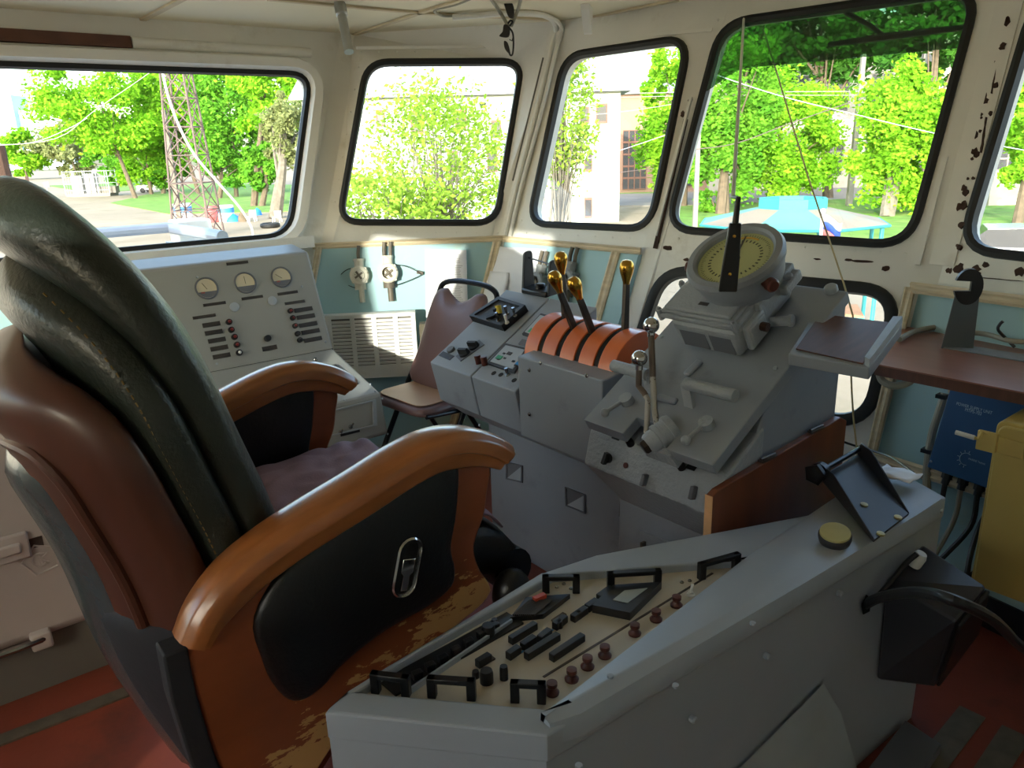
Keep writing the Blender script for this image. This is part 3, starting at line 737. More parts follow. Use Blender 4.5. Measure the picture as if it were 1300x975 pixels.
for i, (px, py) in enumerate(((262, 366), (311, 359), (357, 352))):
    a, c = PA.uv(px, py); q = MB(PA.M); R = .040
    q.lathe((a, c, 0), (0, 0, 1), [(R, -.002), (R + .004, .001), (R + .003, .006), (R - .001, .007), (R - .003, .001), (R - .005, -.002)], n=32); g = q.build('gauge', MT['grey_dark'], lcx)
    q = MB(PA.M); q.lathe((a, c, .0005), (0, 0, 1), [(R - .002, 0), (R - .002, .001), (0, .001)], n=32); q.build('dial', MT['dial_cream'], g)
    q = MB(PA.M); lp = [(a + (R - .003) * cos(t), c + (R - .003) * sin(t), .0025) for t in [pi + pi * .12 + (pi * .76) * k / 14 for k in range(15)]]; q.loft([lp, [(p[0], p[1], .0035) for p in lp]]); q.build('shroud', MT['grey_dark'], g)
    q = MB(PA.M @ Matrix.Translation((a, c - .004, .003)) @ Matrix.Rotation((.5, 0, .9)[i], 4, 'Z')); q.box((0, .014, 0), (.0015, .03, .001)); q.build('needle', MT['mark_dark'], g)
    if i != 1:
        q = MB(PA.M @ Matrix.Translation((a - .018, c - .016, .003))); q.box((0, 0, 0), (.014, .006, .001)); q.build('red_mark', MT['orange_red'], g)
for px, py in ((301, 334), (272, 386), (320, 378), (365, 372), (374, 384), (259, 402)): plate(PA, px, py, .085, .011, 'plate_dark', lcx)
for px, py in ((268, 412), (271, 422), (275, 432), (278, 442), (281, 452)): plate(PA, px, py, .066, .017, 'plate_dark', lcx)
for i, (px, py) in enumerate(((290, 409), (293, 419), (297, 428), (300, 438), (303, 448))):
    k = knob(PA, px, py, .012, .014, 'plastic_black', lcx, 'indicator_lamp'); a, c = PA.uv(px, py); q = MB(PA.M); q.sphere((a, c, .013), .007, 10, 6); q.build('lens', MT['red_lamp' if i < 4 else 'white_plastic'], k)
for px, py in ((385, 393), (388, 402), (391, 412), (394, 421), (397, 431)): plate(PA, px, py, .078, .017, 'plate_dark', lcx)
for i, (px, py) in enumerate(((368, 395), (371, 404), (374, 414), (377, 424), (380, 432))):
    k = knob(PA, px, py, .011, .014, 'plastic_black', lcx, 'indicator_lamp'); a, c = PA.uv(px, py); q = MB(PA.M); q.sphere((a, c, .013), .006, 10, 6); q.build('lens', MT['red_lamp' if i < 3 else 'plastic_dark'], k)
knob(PA, 339, 430, .013, .018, 'plastic_black', lcx); plate(PA, 342, 442, .06, .018, 'plate_dark', lcx)
for px, py in ((297, 390), (345, 382)): knob(PA, px, py, .018, .010, 'console_light', lcx, 'cap', top=.6)
for px, py in ((250, 352), (383, 364), (413, 434), (275, 462)): screw(PA, px, py, lcx, .005, 'console_light')
for px, py in ((322, 479), (362, 469), (400, 460)): knob(PBb, px, py, .009, .018, 'steel', lcx, 'push_button', top=.7)
kp = poly_on(PBb, ((378, 476), (426, 464), (455, 488), (408, 502)), 0, .006, 'plate_dark', lcx, 'keypad_plate')
wp = poly_on(PBb, ((391, 477), (421, 470), (441, 488), (411, 497)), .006, .011, 'white_plastic', kp, 'keypad_unit', bev=.003)
poly_on(PBb, ((397, 477), (416, 472), (426, 481), (408, 486)), .011, .0125, 'lcd', wp, 'screen')
for r in range(3):
    for c in range(4): plate(PBb, 411.5 + c * 5.6 + r * 2.0, 490.8 - c * 1.5 + r * 2.3 - 2.5, .009, .006, 'keypad_green', kp, 'key', hh=.0115, t=.002)
for px, py in ((384, 477), (425, 466), (448, 488), (409, 499)): screw(PBb, px, py, kp, .004, hh=.006)
for px, py in ((470, 488), (476, 497), (437, 508)): screw(PBb, px, py, lcx, .004, 'console_light')
rc_ = frame_on(PCc, ((384, 530), (476, 507), (478, 540), (384, 562)), .012, .008, 'console_light', lcx, 'recess_frame')
for px, py in ((416, 553), (432, 549), (445, 542)): toggle(PCc, px, py, rc_, lean=.6)
bar(PCc, (432, 552), (456, 546), .014, .004, 'plastic_black', rc_, 'nameplate')
for px, py in ((388, 535), (485, 506), (492, 551)): screw(PCc, px, py, lcx, .004, 'console_light')

# =====================================================================
# CENTRE CONSOLE with the engine levers
# =====================================================================
cc = thing('engine_console', 'grey centre console carrying the orange lever drum', 'control console', (-1.75, 1.7, 0))
PT = Plane((-2.19, 1.375, .70), (1, 0, 0), (0, .305, .184))
b = MB(); b.span((-2.08, 1.535, 0), (-1.365, 1.93, .50)); b.build('base', MT['console_grey'], cc, bevel=.004, smooth=False)
def desk_box(x0, x1, chamfer, name):
    b = MB(); q = [(1.375, .70), (1.405, .56), (1.475, .50), (1.72, .50), (1.72, .908)]
    lo = [V((x0, y, z)) for y, z in q]; hi = [V((x1, y, z)) for y, z in q]
    if chamfer: lo[2] += V((.05, .0, 0)); lo[3] += V((.05, 0, 0)); lo[1] += V((.004, 0, 0))
    b.loft([lo, hi]); return b.build(name, MT['console_grey'], cc, smooth=False, bevel=.004)
desk_box(-2.19, -1.952, True, 'desk_box'); desk_box(-1.947, -1.722, False, 'desk_box')
b = MB(); b.span((-1.953, 1.42, .60), (-1.946, 1.7, .71)); b.build('gap_filler', MT['slot_black'], cc)
# recesses in the base front
PF = Plane((-2.08, 1.535, 0), (1, 0, 0), (0, 0, 1))
for pts in (((643, 586), (664, 591), (664, 613), (643, 608)), ((718, 618), (744, 628), (744, 652), (719, 642)), ((788, 636), (810, 646), (804, 660), (787, 655))):
    q = MB(); lp = [PF.at(*p, .001) for p in pts]; c = sum(lp, V()) / 4
    back = [lp[0] + V((.002, .012, -.003)), lp[1] + V((-.002, .012, -.003)), lp[2] + V((-.012, .003, .008)), lp[3] + V((.02, .003, .008))]
    q.loft([lp, [p + V((0, -.004, 0)) for p in lp], [p * .9 + c * .1 + V((0, -.003, 0)) for p in lp], [p * .86 + c * .14 + V((0, .0006, 0)) for p in lp]]); k = q.build('step_recess', MT['grey_dark'], cc, smooth=False)
    q = MB(); l2 = [p * .84 + c * .16 for p in lp]; q.loft([[l2[1] + V((0, -.0012, 0)), l2[2] + V((0, -.0012, 0)), l2[3] + V((0, -.0012, 0))], [l2[1] + V((0, -.003, 0)), l2[2] + V((0, -.003, 0)), l2[3] + V((0, -.003, 0))]]); q.build('recess_floor', MT['console_light'], k, smooth=False)
screw(PF, 609, 540, cc, .006, 'console_light')
# switch frame on the left box
sf = poly_on(PT, ((600, 408), (637, 384), (671, 395), (641, 421)), 0, .022, 'plastic_dark', cc, 'switch_frame')
fr_ = frame_on(PT, ((600, 408), (637, 384), (671, 395), (641, 421)), .016, .028, 'plastic_dark', cc, 'switch_frame_rim')
knob(PT, 633, 399, .012, .030, 'plastic_black', sf, 'rotary_knob', hh=.022); q = MB(PT.M); a, c = PT.uv(634, 398, .03); q.cyl((a, c, .03), (a - .008, c + .014, .052), .011, n=14); q.build('yellow_knob', MT['knob_yellow'], sf)
bar(PT, (619, 406), (632, 401), .016, .012, 'plastic_black', sf, 'rotary_knob', hh=.022)
for px, py, m in ((633, 407, 'steel'), (644, 410, 'white_plastic'), (644, 399, 'steel'), (654, 401, 'steel')): toggle(PT, px, py, sf, m, l=.024, r=.006, hh=.022)
q = MB(PT.M); a, c = PT.uv(585, 443)
bar(PT, (582, 456), (612, 435), .045, .003, 'grey_dark', cc, 'switch_plate')
for px, py in ((590, 449), (602, 440)):
    a, c = PT.uv(px, py, .003); q = MB(PT.M @ Matrix.Translation((a, c, .003)) @ Matrix.Rotation(.25, 4, 'Z')); q.lathe((0, 0, 0), (0, 0, 1), [(.020, 0), (.019, .006), (0, .006)], n=18)
    q.loft([[(-.021, -.007, .005), (.021, -.007, .005), (.021, .007, .005), (-.021, .007, .005)], [(-.019, -.005, .022), (.019, -.005, .022), (.019, .005, .022), (-.019, .005, .022)]]); q.build('selector_switch', MT['plastic_black'], cc)
knob(PT, 573, 445, .015, .010, 'grey_dark', cc, 'button'); bar(PT, (560, 449), (574, 455), .022, .002, 'plate_dark', cc, 'nameplate')
# second box: meter panel, knobs, holes
def meter(pxs, parent, full=True):
    mp = poly_on(PT, pxs, 0, .008, 'plastic_dark', parent, 'meter_panel'); c = [sum(p[i] for p in pxs) / 4 for i in (0, 1)]
    f = poly_on(PT, [tuple(c[i] + (p[i] - c[i]) * .82 for i in (0, 1)) for p in pxs], .008, .010, 'console_light', mp, 'face'); return mp
m1 = meter(((619, 463), (643, 438), (672, 445), (654, 475)), cc)
for px, py, m, w in ((634, 454, 'sign_green', .026), (647, 449, 'plate_dark', .02), (640, 449, 'plastic_black', .01), (652, 459, 'plastic_black', .012), (658, 462, 'sign_blue', .02), (641, 455, 'plastic_black', .01), (633, 456, 'plastic_black', .012), (655, 464, 'plastic_black', .012)): plate(PT, px, py, w, w * .6, m, m1, 'meter_key', hh=.010, t=.002)
m2 = meter(((664, 426), (688, 400), (702, 404), (684, 432)), cc)
plate(PT, 676, 420, .028, .018, 'sign_green', m2, 'meter_key', hh=.010, t=.002); plate(PT, 679, 417, .008, .008, 'plastic_black', m2, 'meter_key', hh=.011, t=.002)
poly_on(PT, ((659, 438), (664, 432), (675, 435), (671, 441)), 0, .006, 'grey_dark', cc, 'nameplate')
for px, py in ((608, 462), (616, 464)):
    a, c = PT.uv(px, py); q = MB(PT.M); q.tube([(a, c, 0), (a - .004, c + .012, .026)], [.010, .011], n=14); q.build('rotary_knob', MT['bakelite'], cc)
for px, py in ((627, 474), (636, 476), (653, 483)):
    a, c = PT.uv(px, py); q = MB(PT.M); q.lathe((a, c, 0), (0, 0, 1), [(.009, .0003), (.009, .0012), (0, .0012)], n=16); q.build('hole', MT['slot_black'], cc)
toggle(PT, 645, 476, cc, 'steel', l=.018, r=.006)
# drum housing, orange drum, levers
b = MB(); q = [(1.475, .50), (1.386, .56), (1.382, .812), (1.478, .822), (1.66, .86), (1.78, .50)]
b.prism([(-1.715, y, z) for y, z in q], (.352, 0, 0)); hs = b.build('drum_housing', MT['console_grey'], cc, smooth=False, bevel=.004)
PH = Plane((-1.715, 1.3815, .5), (1, 0, 0), (0, 0, 1))
for px, py in ((686, 461), (672, 470), (745, 477), (672, 526)): screw(PH, px, py, hs, .006, 'steel')
b = MB(); b.span((-1.7215, 1.42, .58), (-1.7155, 1.7, .80)); b.build('gap_strip', MT['slot_black'], hs)
DC = V((-1.57, 1.56, .79)); DR = .120; xs = -1.755
def drum_seg(x0, x1, r, m, name):
    b = MB(); n = 40
    lp = lambda x: [V((x, DC.y + r * cos(t), DC.z + r * sin(t))) for t in [-.35 * pi + (1.7 * pi) * k / n for k in range(n + 1)]]
    b.loft([lp(x0), lp(x1)]); return b.build(name, MT[m], cc, bevel=.002 if m == 'orange_enamel' else 0)
for i in range(5): drum_seg(xs + i * .078, xs + i * .078 + .058, DR, 'orange_enamel', 'drum_segment')
core = drum_seg(xs + .004, xs + .364, DR - .005, 'slot_black', 'drum_core')
for i, (px, py) in enumerate(((712, 327), (704, 352), (729, 360), (796, 338))):
    xsl = xs + .068 + i * .078; tip = on_x(px, py, xsl); d = (tip - DC); d.x = 0; Lh = d.length; d.normalize(); base = V((xsl, DC.y, DC.z)) + d * .03
    tip = V((xsl, DC.y, DC.z)) + d * (Lh + .012)
    b = MB(); u = V((1, 0, 0)); w_ = d.cross(u)
    b.loft([[p + u * (a * .0065) + w_ * (c * wd) for a, c in ((-1, -1), (1, -1), (1, 1), (-1, 1))] for p, wd in ((base, .012), (tip - d * .05, .0085))]); lv = b.build('lever', MT['dark_steel'], cc, bevel=.002)
    b = MB(); b.lathe(tip - d * .062, d, [(.009, 0), (.0105, .008), (.0185, .034), (.0205, .046), (.0185, .058), (.012, .066), (0, .069)], n=20); b.build('brass_knob', MT['brass'], lv)
# bracket of the satellite plotter on top of the left box
PK = Plane((-2.0, 1.70, .893), (1, 0, 0), (0, 1, .15))
br_ = thing('yoke_bracket', 'empty black yoke bracket standing on the centre console behind the switches', 'bracket', PK.at(690, 376))
b = MB(); c = on_y(688, 374, 1.74); xA, xB = c.x - .085, c.x + .05
b.loft([[V((x, 1.715, .905)), V((x, 1.785, .915)), V((x, 1.785, .935)), V((x, 1.715, .925))] for x in (xA, xB)]); b.cyl((c.x - .02, 1.75, .92), (c.x - .02, 1.75, .945), .02); b.build('base', MT['plastic_black'], br_, bevel=.006)
for x, hgt in ((xA, .14), (xB, .12)):
    b = MB(); pl = rounded([V((x - .006, 1.722, .91)), V((x - .006, 1.775, .915)), V((x - .006, 1.768, .915 + hgt)), V((x - .006, 1.732, .91 + hgt))], [.005, .005, .016, .016]); b.prism(pl, (.012, 0, 0)); b.build('arm', MT['plastic_dark'], br_, bevel=.003)
b = MB(); b.tube([(xA, 1.75, 1.03), (xB, 1.75, 1.015)], .003); b.build('rod', MT['steel'], br_)

# =====================================================================
# STEERING CONSOLE (right of the drum)
# =====================================================================
gc = thing('steering_console', 'grey sloping console with two chrome-knobbed levers and paddle handles', 'control console', (-1.22, 1.7, 0))
G = Plane((-1.45, 1.40, .675), (1, 0, 0), (0, .85, .527))
b = MB(); q = [(1.535, -.153), (1.535, .60), (1.60, .76), (1.95, .995), (1.95, -.153)]
b.prism([(-1.44, y, z) for y, z in q], (.42, 0, 0)); b.build('body', MT['console_grey'], gc, smooth=False, bevel=.004)
# top slab with notch
lp = [(-.002, 0), (.146, 0), (.146, .062), (.290, .062), (.290, 0), (.432, 0), (.432, .645), (-.002, .645)]
b = MB(G.M); b.fill([(u, v, 0) for u, v in lp], (), (0, 0, -.034)); b.build('top_plate', MT['console_grey'], gc, smooth=False, bevel=.003)
b = MB(); q = [(1.535, .395, -1.433), (1.437, .515, -1.470), (1.422, .532, -1.475), (1.447, .628, -1.475), (1.50, .66, -1.475), (1.60, .72, -1.475), (1.60, .395, -1.433)]
b.loft([[V((x, y, z)) for y, z, x in q], [V((-1.013, y, z)) for y, z, x in q]]); bx = b.build('front_box', MT['console_worn'], gc, smooth=False, bevel=.006)
PG = Plane((-1.475, 1.422, .532), (1, 0, 0), (0, .025, .096)); PG2 = Plane((-1.475, 1.447, .628), (1, 0, 0), (0, .053, .032))
for px, py in ((783, 556), (878, 594)): plate(PG2, px, py, .026, .014, 'plastic_black', bx, 'window')
for px, py in ((801, 564), (866, 594)): knob(PG2, px, py, .011, .016, 'plastic_black', bx, 'rotary_knob')
a, c = PG.uv(773, 582); q = MB(PG.M); q.lathe((a, c, 0), (0, 0, 1), [(.014, 0), (.013, .008), (0, .008)], n=16); q.box((a, c, .014), (.010, .034, .014), Euler((0, 0, -.2))); q.build('rotary_knob', MT['plastic_black'], bx)
knob(PG, 795, 591, .008, .004, 'bakelite', bx, 'socket')
for (p0, p1) in (((823, 602), (819, 617)), ((885, 617), (881, 634))): bar(PG, p0, p1, .012, .020, 'grey_dark', bx, 'lever_switch', bev=.003)
# lower front with drawer
PD = Plane((-1.44, 1.534, 0), (1, 0, 0), (0, 0, 1))
dr = poly_on(PD, ((812, 672), (893, 705), (893, 760), (812, 742)), 0, .006, 'console_grey', gc, 'drawer')
for p in ((819, 692), (849, 707)): a, c = PD.uv(*p, .006); q = MB(PD.M); q.box((a, c, .014), (.010, .026, .018)); q.build('latch', MT['dark_steel'], dr, bevel=.002)
# telegraph hub with two cranked levers
ha = V((*G.uv(822, 566, -.004), -.004)); hb2 = V((*G.uv(856, 541, .0), .0)); hd_ = (hb2 - ha).normalized(); hl_ = (hb2 - ha).length
q = MB(G.M); q.lathe(ha, hd_, [(.0, 0), (.024, 0), (.028, .006), (.030, .02), (.030, hl_ * .35), (.036, hl_ * .37), (.036, hl_ * .5), (.033, hl_ * .52), (.033, hl_ * .75), (.038, hl_ * .77), (.038, hl_ * .9), (.034, hl_)], n=28)
q.loft([[tuple(ha + V((a, c, -.045))) for a, c in ((-.02, -.004), (.085, -.004), (.085, .045), (-.02, .045))], [tuple(ha + V((a, c, -.012))) for a, c in ((-.01, 0), (.07, 0), (.07, .045), (-.01, .045))]]); hb = q.build('lever_hub', MT['console_worn'], gc)
q = MB(G.M); q.lathe(ha, -hd_, [(.021, -.004), (.020, .010), (.016, .014), (0, .014)], n=6); q.build('hub_nut', MT['dark_steel'], hb)
hubw = G.pt(*(ha + hd_ * .012)); hub2 = G.pt(*(ha + hd_ * (hl_ * .45)))
t1 = on_y(812, 455, 1.46); t2 = on_y(827, 413, 1.50)
k1 = on_y(811, 490, 1.46); k2 = on_y(823, 508, 1.455)
b = MB(); b.tube([hubw, on_y(821, 548, 1.45), k2, on_y(818, 499, 1.457)], .0080, n=10); lv = b.build('lever', MT['worn_rod'], gc); b = MB(); b.tube([k2.lerp(on_y(818, 499, 1.457), .6), on_y(818, 499, 1.457), k1, t1 - V((0, 0, .02))], .0082, n=10); b.build('bare_rod', MT['bare_rod'], lv)
b = MB(); b.sphere(t1, .0215, 20, 14); b.cyl(t1 - V((0, 0, .03)), t1 - V((0, 0, .015)), .010, n=14); b.build('chrome_knob', MT['chrome'], lv)
b = MB(); m2_ = on_y(829, 478, 1.483); b.tube([hub2, on_y(831, 520, 1.47), m2_], .0085, n=10); lv = b.build('lever', MT['worn_rod'], gc); b = MB(); b.tube([m2_ - V((0, 0, .02)), m2_, t2 - V((0, 0, .02))], .0086, n=10); b.build('bare_rod', MT['bare_rod'], lv)
b = MB(); b.sphere(t2, .0215, 20, 14); b.cyl(t2 - V((0, 0, .03)), t2 - V((0, 0, .015)), .010, n=14); b.build('chrome_knob', MT['chrome'], lv)
# paddle handles
def paddle(px0, px1, foot, h, name='handle'):
    a = V((*G.uv(*px0, h), h)); c = V((*G.uv(*px1, h), h)); q = MB(G.M); q.cyl(a, c, .0165, n=18)
    f = V((*G.uv(*foot, 0), 0)); d = (c - a).normalized()
    q.loft([[f + V((-.014, -.006, -.001)), f + V((.014, -.006, -.001)), f + V((.014, .006, -.001)), f + V((-.014, .006, -.001))], [a + V((-.014, -.006, 0)), a + V((.014, -.006, 0)), a + V((.014, .006, 0)), a + V((-.014, .006, 0))]])
    return q.build(name, MT['console_worn'], gc)
paddle((871, 487), (934, 503), (876, 516), .048); paddle((822, 476), (779, 464), (826, 498), .045)
bar(G, (836, 506), (860, 512), .02, .012, 'console_grey', gc, 'stop', bev=.004)
bar(G, (872, 478), (890, 460), .022, .010, 'console_grey', gc, 'stop', bev=.004)
for (p0, p1) in (((795, 507), (768, 524)), ((897, 537), (871, 559))):
    a = G.uv(*p0, .012); c = G.uv(*p1, .02); q = MB(G.M); q.cyl((*a, -.001), (*a, .020), .019, n=20); q.tube([(*a, .014), (*c, .020)], .006, n=10); q.sphere((*c, .02), .0125, 14, 10); q.build('crank', MT['console_worn'], gc)
for px, py, r in ((1056, 369, .018), (985, 468, .006), (840, 428, .006), (797, 470, .006)): knob(G, px, py, r, r * .8, 'console_light', gc, 'bolt')
# wooden board on the console's right flank
bd = MB(); q = [(1.372, .06), (1.372, .612), (1.395, .622), (1.93, .672), (1.965, .655), (1.975, .06)]
bd.prism([(-1.012, y, z) for y, z in q], (.02, 0, 0)); bo = bd.build('flank_board', MT['board_wood'], gc, smooth=False, bevel=.003)
ed = MB(); ed.span((-1.0125, 1.3705, .06), (-.9915, 1.3725, .612)); ed.build('raw_edge', MT['board_edge'], bo)
for y in (1.60, 1.82):
    h = MB(); z = .622 + (y - 1.395) * .0935; h.box((-1.0, y, z + .001), (.016, .06, .006)); h.cyl((-1.0, y - .03, z + .006), (-1.0, y + .03, z + .006), .004); h.build('hinge', MT['dark_steel'], bo)

def place(t, loc, size):
    # stand a finished thing at its own base point, at its real size
    t.location = loc; t.scale = (size, size, size)
place(gc, (-1.098, 1.53, .14), .90)     # foot of the steering console rests on the deck, forward of the engine console
# =====================================================================
# COMPASS REPEATER standing on the slope
# =====================================================================
cr = thing('gyro_repeater', 'grey cast compass repeater with a round pale green dial on the sloping console', 'compass', G.pt(.21, .45, 0))
def gbox(u0, u1, v0, v1, h0, h1, du=0, dv=0):
    return [[(u0, v0, h0), (u1, v0, h0), (u1, v1, h0), (u0, v1, h0)], [(u0 - du, v0 - dv, h1), (u1 + du, v0 - dv, h1), (u1 + du, v1 + dv, h1), (u0 - du, v1 + dv, h1)]]
q = MB(G.M); q.loft(gbox(.112, .300, .335, .60, .001, .098, .018, .004)); bd_ = q.build('body', MT['console_worn'], cr, smooth=False, bevel=.018, seg=3)
q = MB(G.M); q.loft(gbox(.055, .312, .338, .47, .098, .112)); q.loft(gbox(.066, .302, .345, .47, .112, .122)); q.loft(gbox(.076, .292, .352, .47, .122, .132)); ld = q.build('lid', MT['console_worn'], cr, smooth=False, bevel=.004)
for u, v in ((.06, .345), (.058, .46), (.306, .345)):
    q = MB(G.M); q.cyl((u, v, .09), (u, v, .124), .009, n=10); q.cyl((u, v, .124), (u, v, .13), .006, n=6); q.build('lid_bolt', MT['console_worn'], ld)
q = MB(G.M); q.box((.19, .385, .1326), (.03, .012, .001)); q.build('nameplate', MT['plate_dark'], ld)
q = MB(G.M); q.box((.165, .3335, .045), (.085, .004, .055)); q.box((.255, .3335, .045), (.07, .004, .055)); q.build('front_plate', MT['grey_dark'], cr)
GC = V((.245, .49, .215)); ax = V((0.02, -.06, 1)).normalized()
q = MB(G.M)
q.lathe(GC - ax * .125, ax, [(.080, 0), (.095, .03), (.112, .055), (.118, .085), (.118, .105), (.128, .108), (.130, .120), (.124, .132), (.108, .134), (.101, .128), (.100, .116)], n=48); bw = q.build('bowl', MT['console_grey'], cr)
q = MB(G.M); q.lathe(GC - ax * .010, ax, [(.100, 0), (.100, .002), (0, .002)], n=48); dl = q.build('dial', MT['dial_green'], cr)
q = MB(G.M); x_ = ax.orthogonal().normalized(); y_ = ax.cross(x_)
for k in range(72):
    t = 2 * pi * k / 72; ln = .010 if k % 6 == 0 else .006; d = x_ * cos(t) + y_ * sin(t); s_ = ax.cross(d); c = GC - ax * .0075
    q.loft([[c + d * r + s_ * w_ + ax * h for r, w_ in ((.092 - ln, -.0005), (.092 - ln, .0005), (.092, .0005), (.092, -.0005))] for h in (0, .0005)])
for k in range(36):
    t = 2 * pi * k / 36; d = x_ * cos(t) + y_ * sin(t); s_ = ax.cross(d); c = GC - ax * .0075 + d * .068
    q.loft([[c + d * r + s_ * w_ + ax * h for r, w_ in ((-.004, -.002), (-.004, .002), (.004, .002), (.004, -.002))] for h in (0, .0005)])
q.build('graduations', MT['mark_dark'], dl, smooth=False)
q = MB(G.M); q.lathe(GC - ax * .007, ax, [(.014, 0), (.012, .005), (0, .006)], n=18); d = (x_ * cos(.4) + y_ * sin(.4));
tgt = G.uv(950, 300, .21); d = V((tgt[0], tgt[1], .21)) - GC; d -= ax * d.dot(ax); d.normalize(); s_ = ax.cross(d); c = GC - ax * .004
q.loft([[c - d * .03 + s_ * .005, c - d * .03 - s_ * .005, c + d * .085 - s_ * .0015, c + d * .085 + s_ * .0015], [p + ax * .001 for p in (c - d * .03 + s_ * .005, c - d * .03 - s_ * .005, c + d * .085 - s_ * .0015, c + d * .085 + s_ * .0015)]]); q.build('needle', MT['plate_dark'], dl)
q = MB(G.M); tt = math.atan2(d.dot(y_), d.dot(x_)); lp = [GC - ax * .006 + (x_ * cos(t) + y_ * sin(t)) * .080 for t in [tt - .5 + .9 * k / 10 for k in range(11)]]; q.tube(lp, .0022, n=6); q.build('yellow_bug', MT['needle_yellow'], dl)
# knobs and lugs of the bowl
def bowl_knob(px, py, h, r, l, m, name):
    p = V((*G.uv(px, py, h), h)); d = p - GC; d -= ax * d.dot(ax); d.normalize(); q = MB(G.M); e = GC + d * .115 - ax * .03; q.cyl(e, e + d * l, r * .8, n=16); q.lathe(e + d * l, d, [(r, 0), (r, l * .8), (r * .75, l), (0, l)], n=16); return q.build(name, MT[m], bw)
bowl_knob(955, 345, .19, .018, .018, 'bakelite', 'adjuster_knob'); bowl_knob(866, 335, .2, .016, .016, 'bakelite', 'adjuster_knob'); bowl_knob(960, 280, .24, .014, .02, 'console_light', 'adjuster_knob')
q = MB(G.M); q.loft(gbox(.30, .345, .52, .60, .07, .10)); q.cyl((.33, .56, .10), (.33, .56, .11), .014); q.cyl((.30, .44, .07), (.30, .44, .125), .015, n=14); q.loft(gbox(.145, .325, .43, .605, .05, .115)); q.build('bracket', MT['console_worn'], cr, bevel=.006)
q = MB(G.M); q.box((.318, .40, .055), (.018, .085, .075)); q.box((.325, .40, .055), (.012, .07, .06)); k_ = q.build('side_cover', MT['console_worn'], cr, bevel=.006)
q = MB(G.M); q.cyl((.33, .41, .06), (.35, .41, .06), .012, n=8); q.build('cover_bolt', MT['rust'], k_)
q = MB(G.M); q.cyl((.32, .46, .03), (.365, .475, .03), .013, n=14); q.cyl((.365, .475, .03), (.375, .477, .03), .016, n=14); q.build('cable_gland', MT['console_worn'], k_)

place(cr, V((-1.116, 1.6042, .9609)), .90)
# hanging cord with flat handle
hl = on_y(931, 285, 1.36); lo = on_y(924, 370, 1.36); hu = on_y(934, 283, 1.36)
an = thing('hanging_handset', 'flat black bar with two screws hanging on a white cord before the compass dial', 'hanging bar', lo)
up_ = (hu - lo).normalized(); sd = V((.75, .62, 0)).normalized(); fw = up_.cross(sd).normalized()
def rect(c, w_, t_): return [c + sd * a + fw * b_ for a, b_ in ((-w_, -t_), (w_, -t_), (w_, t_), (-w_, t_))]
b = MB(); b.loft([rect(lo, .019, .009), rect(lo.lerp(hu, .5), .0165, .009), rect(hu, .012, .008)]); hn = b.build('handle', MT['plastic_black'], an, bevel=.003)
for t in (.27, .82):
    c = lo.lerp(hu, t); f = -fw if fw.y > 0 else fw; b = MB(); b.lathe(c + f * .0085, f, [(.0035, 0), (.0035, .0015), (0, .002)], n=10); b.build('screw', MT['brass'], hn)
wh = on_y(931, 250, 1.40); b = MB(); b.tube([hu - up_ * .01, hu + up_ * .05, wh], [.007, .0055, .004], n=10, ); b.build('stem', MT['plastic_black'], an)
top = on_z(946, 2, ZC); b = MB(); b.tube([wh, wh.lerp(top, .4), top], .0042, n=8); b.build('cord', MT['white_cord'], an)
b = MB(); a_ = on_z(957, -2, ZC); m_ = on_y(1083, 400, 2.22); b.tube([a_, a_.lerp(m_, .3), a_.lerp(m_, .62) + V((0, 0, -.01)), m_, on_y(1081, 470, 2.2), on_y(1084, 530, 2.17), on_y(1089, 582, 2.13), on_y(1089, 640, 2.12)], .0028, n=6, smooth=4); tag(b.build('tan_string', MT['string']), 'thin tan string strung from the ceiling down past the brown tray', 'string')

# brown tray beside the repeater
tz0, tz1 = .9545, .9995
p0 = on_z(1001, 449, tz0); p1 = on_z(1104, 467, tz0); p3 = on_z(1033, 398, tz1); p2 = on_z(1146, 411, tz1)
PTy = Plane(p0, p1 - p0, (p3 - p0))
ty = thing('chart_tray', 'small brown-topped grey tray sticking out from the sloping console', 'tray', (p0 + p2) / 2)
lp = [PTy.at(1001, 449), PTy.at(1104, 467), PTy.at(1146, 411), PTy.at(1034, 398)]
b = MB(); b.loft([[p - PTy.n * .028 for p in lp], lp]); b.build('tray_body', MT['console_grey'], ty, smooth=False, bevel=.003)
c = sum(lp, V()) / 4; li = [PTy.at(1011, 444), PTy.at(1096, 463), PTy.at(1131, 411), PTy.at(1042, 400)]
b = MB(); b.loft([[p - PTy.n * .002 for p in li], [p + PTy.n * .003 for p in li]]); b.build('wood_inlay', MT['tray_wood'], ty, smooth=False)
b = MB(); e0, e1 = lp[1], lp[2]; i0 = PTy.at(1098, 463); i1 = PTy.at(1134, 411); b.loft([[e0, e1, i1, i0], [p + PTy.n * .018 for p in (e0, e1, i1, i0)]]); b.build('lip', MT['console_light'], ty, smooth=False)

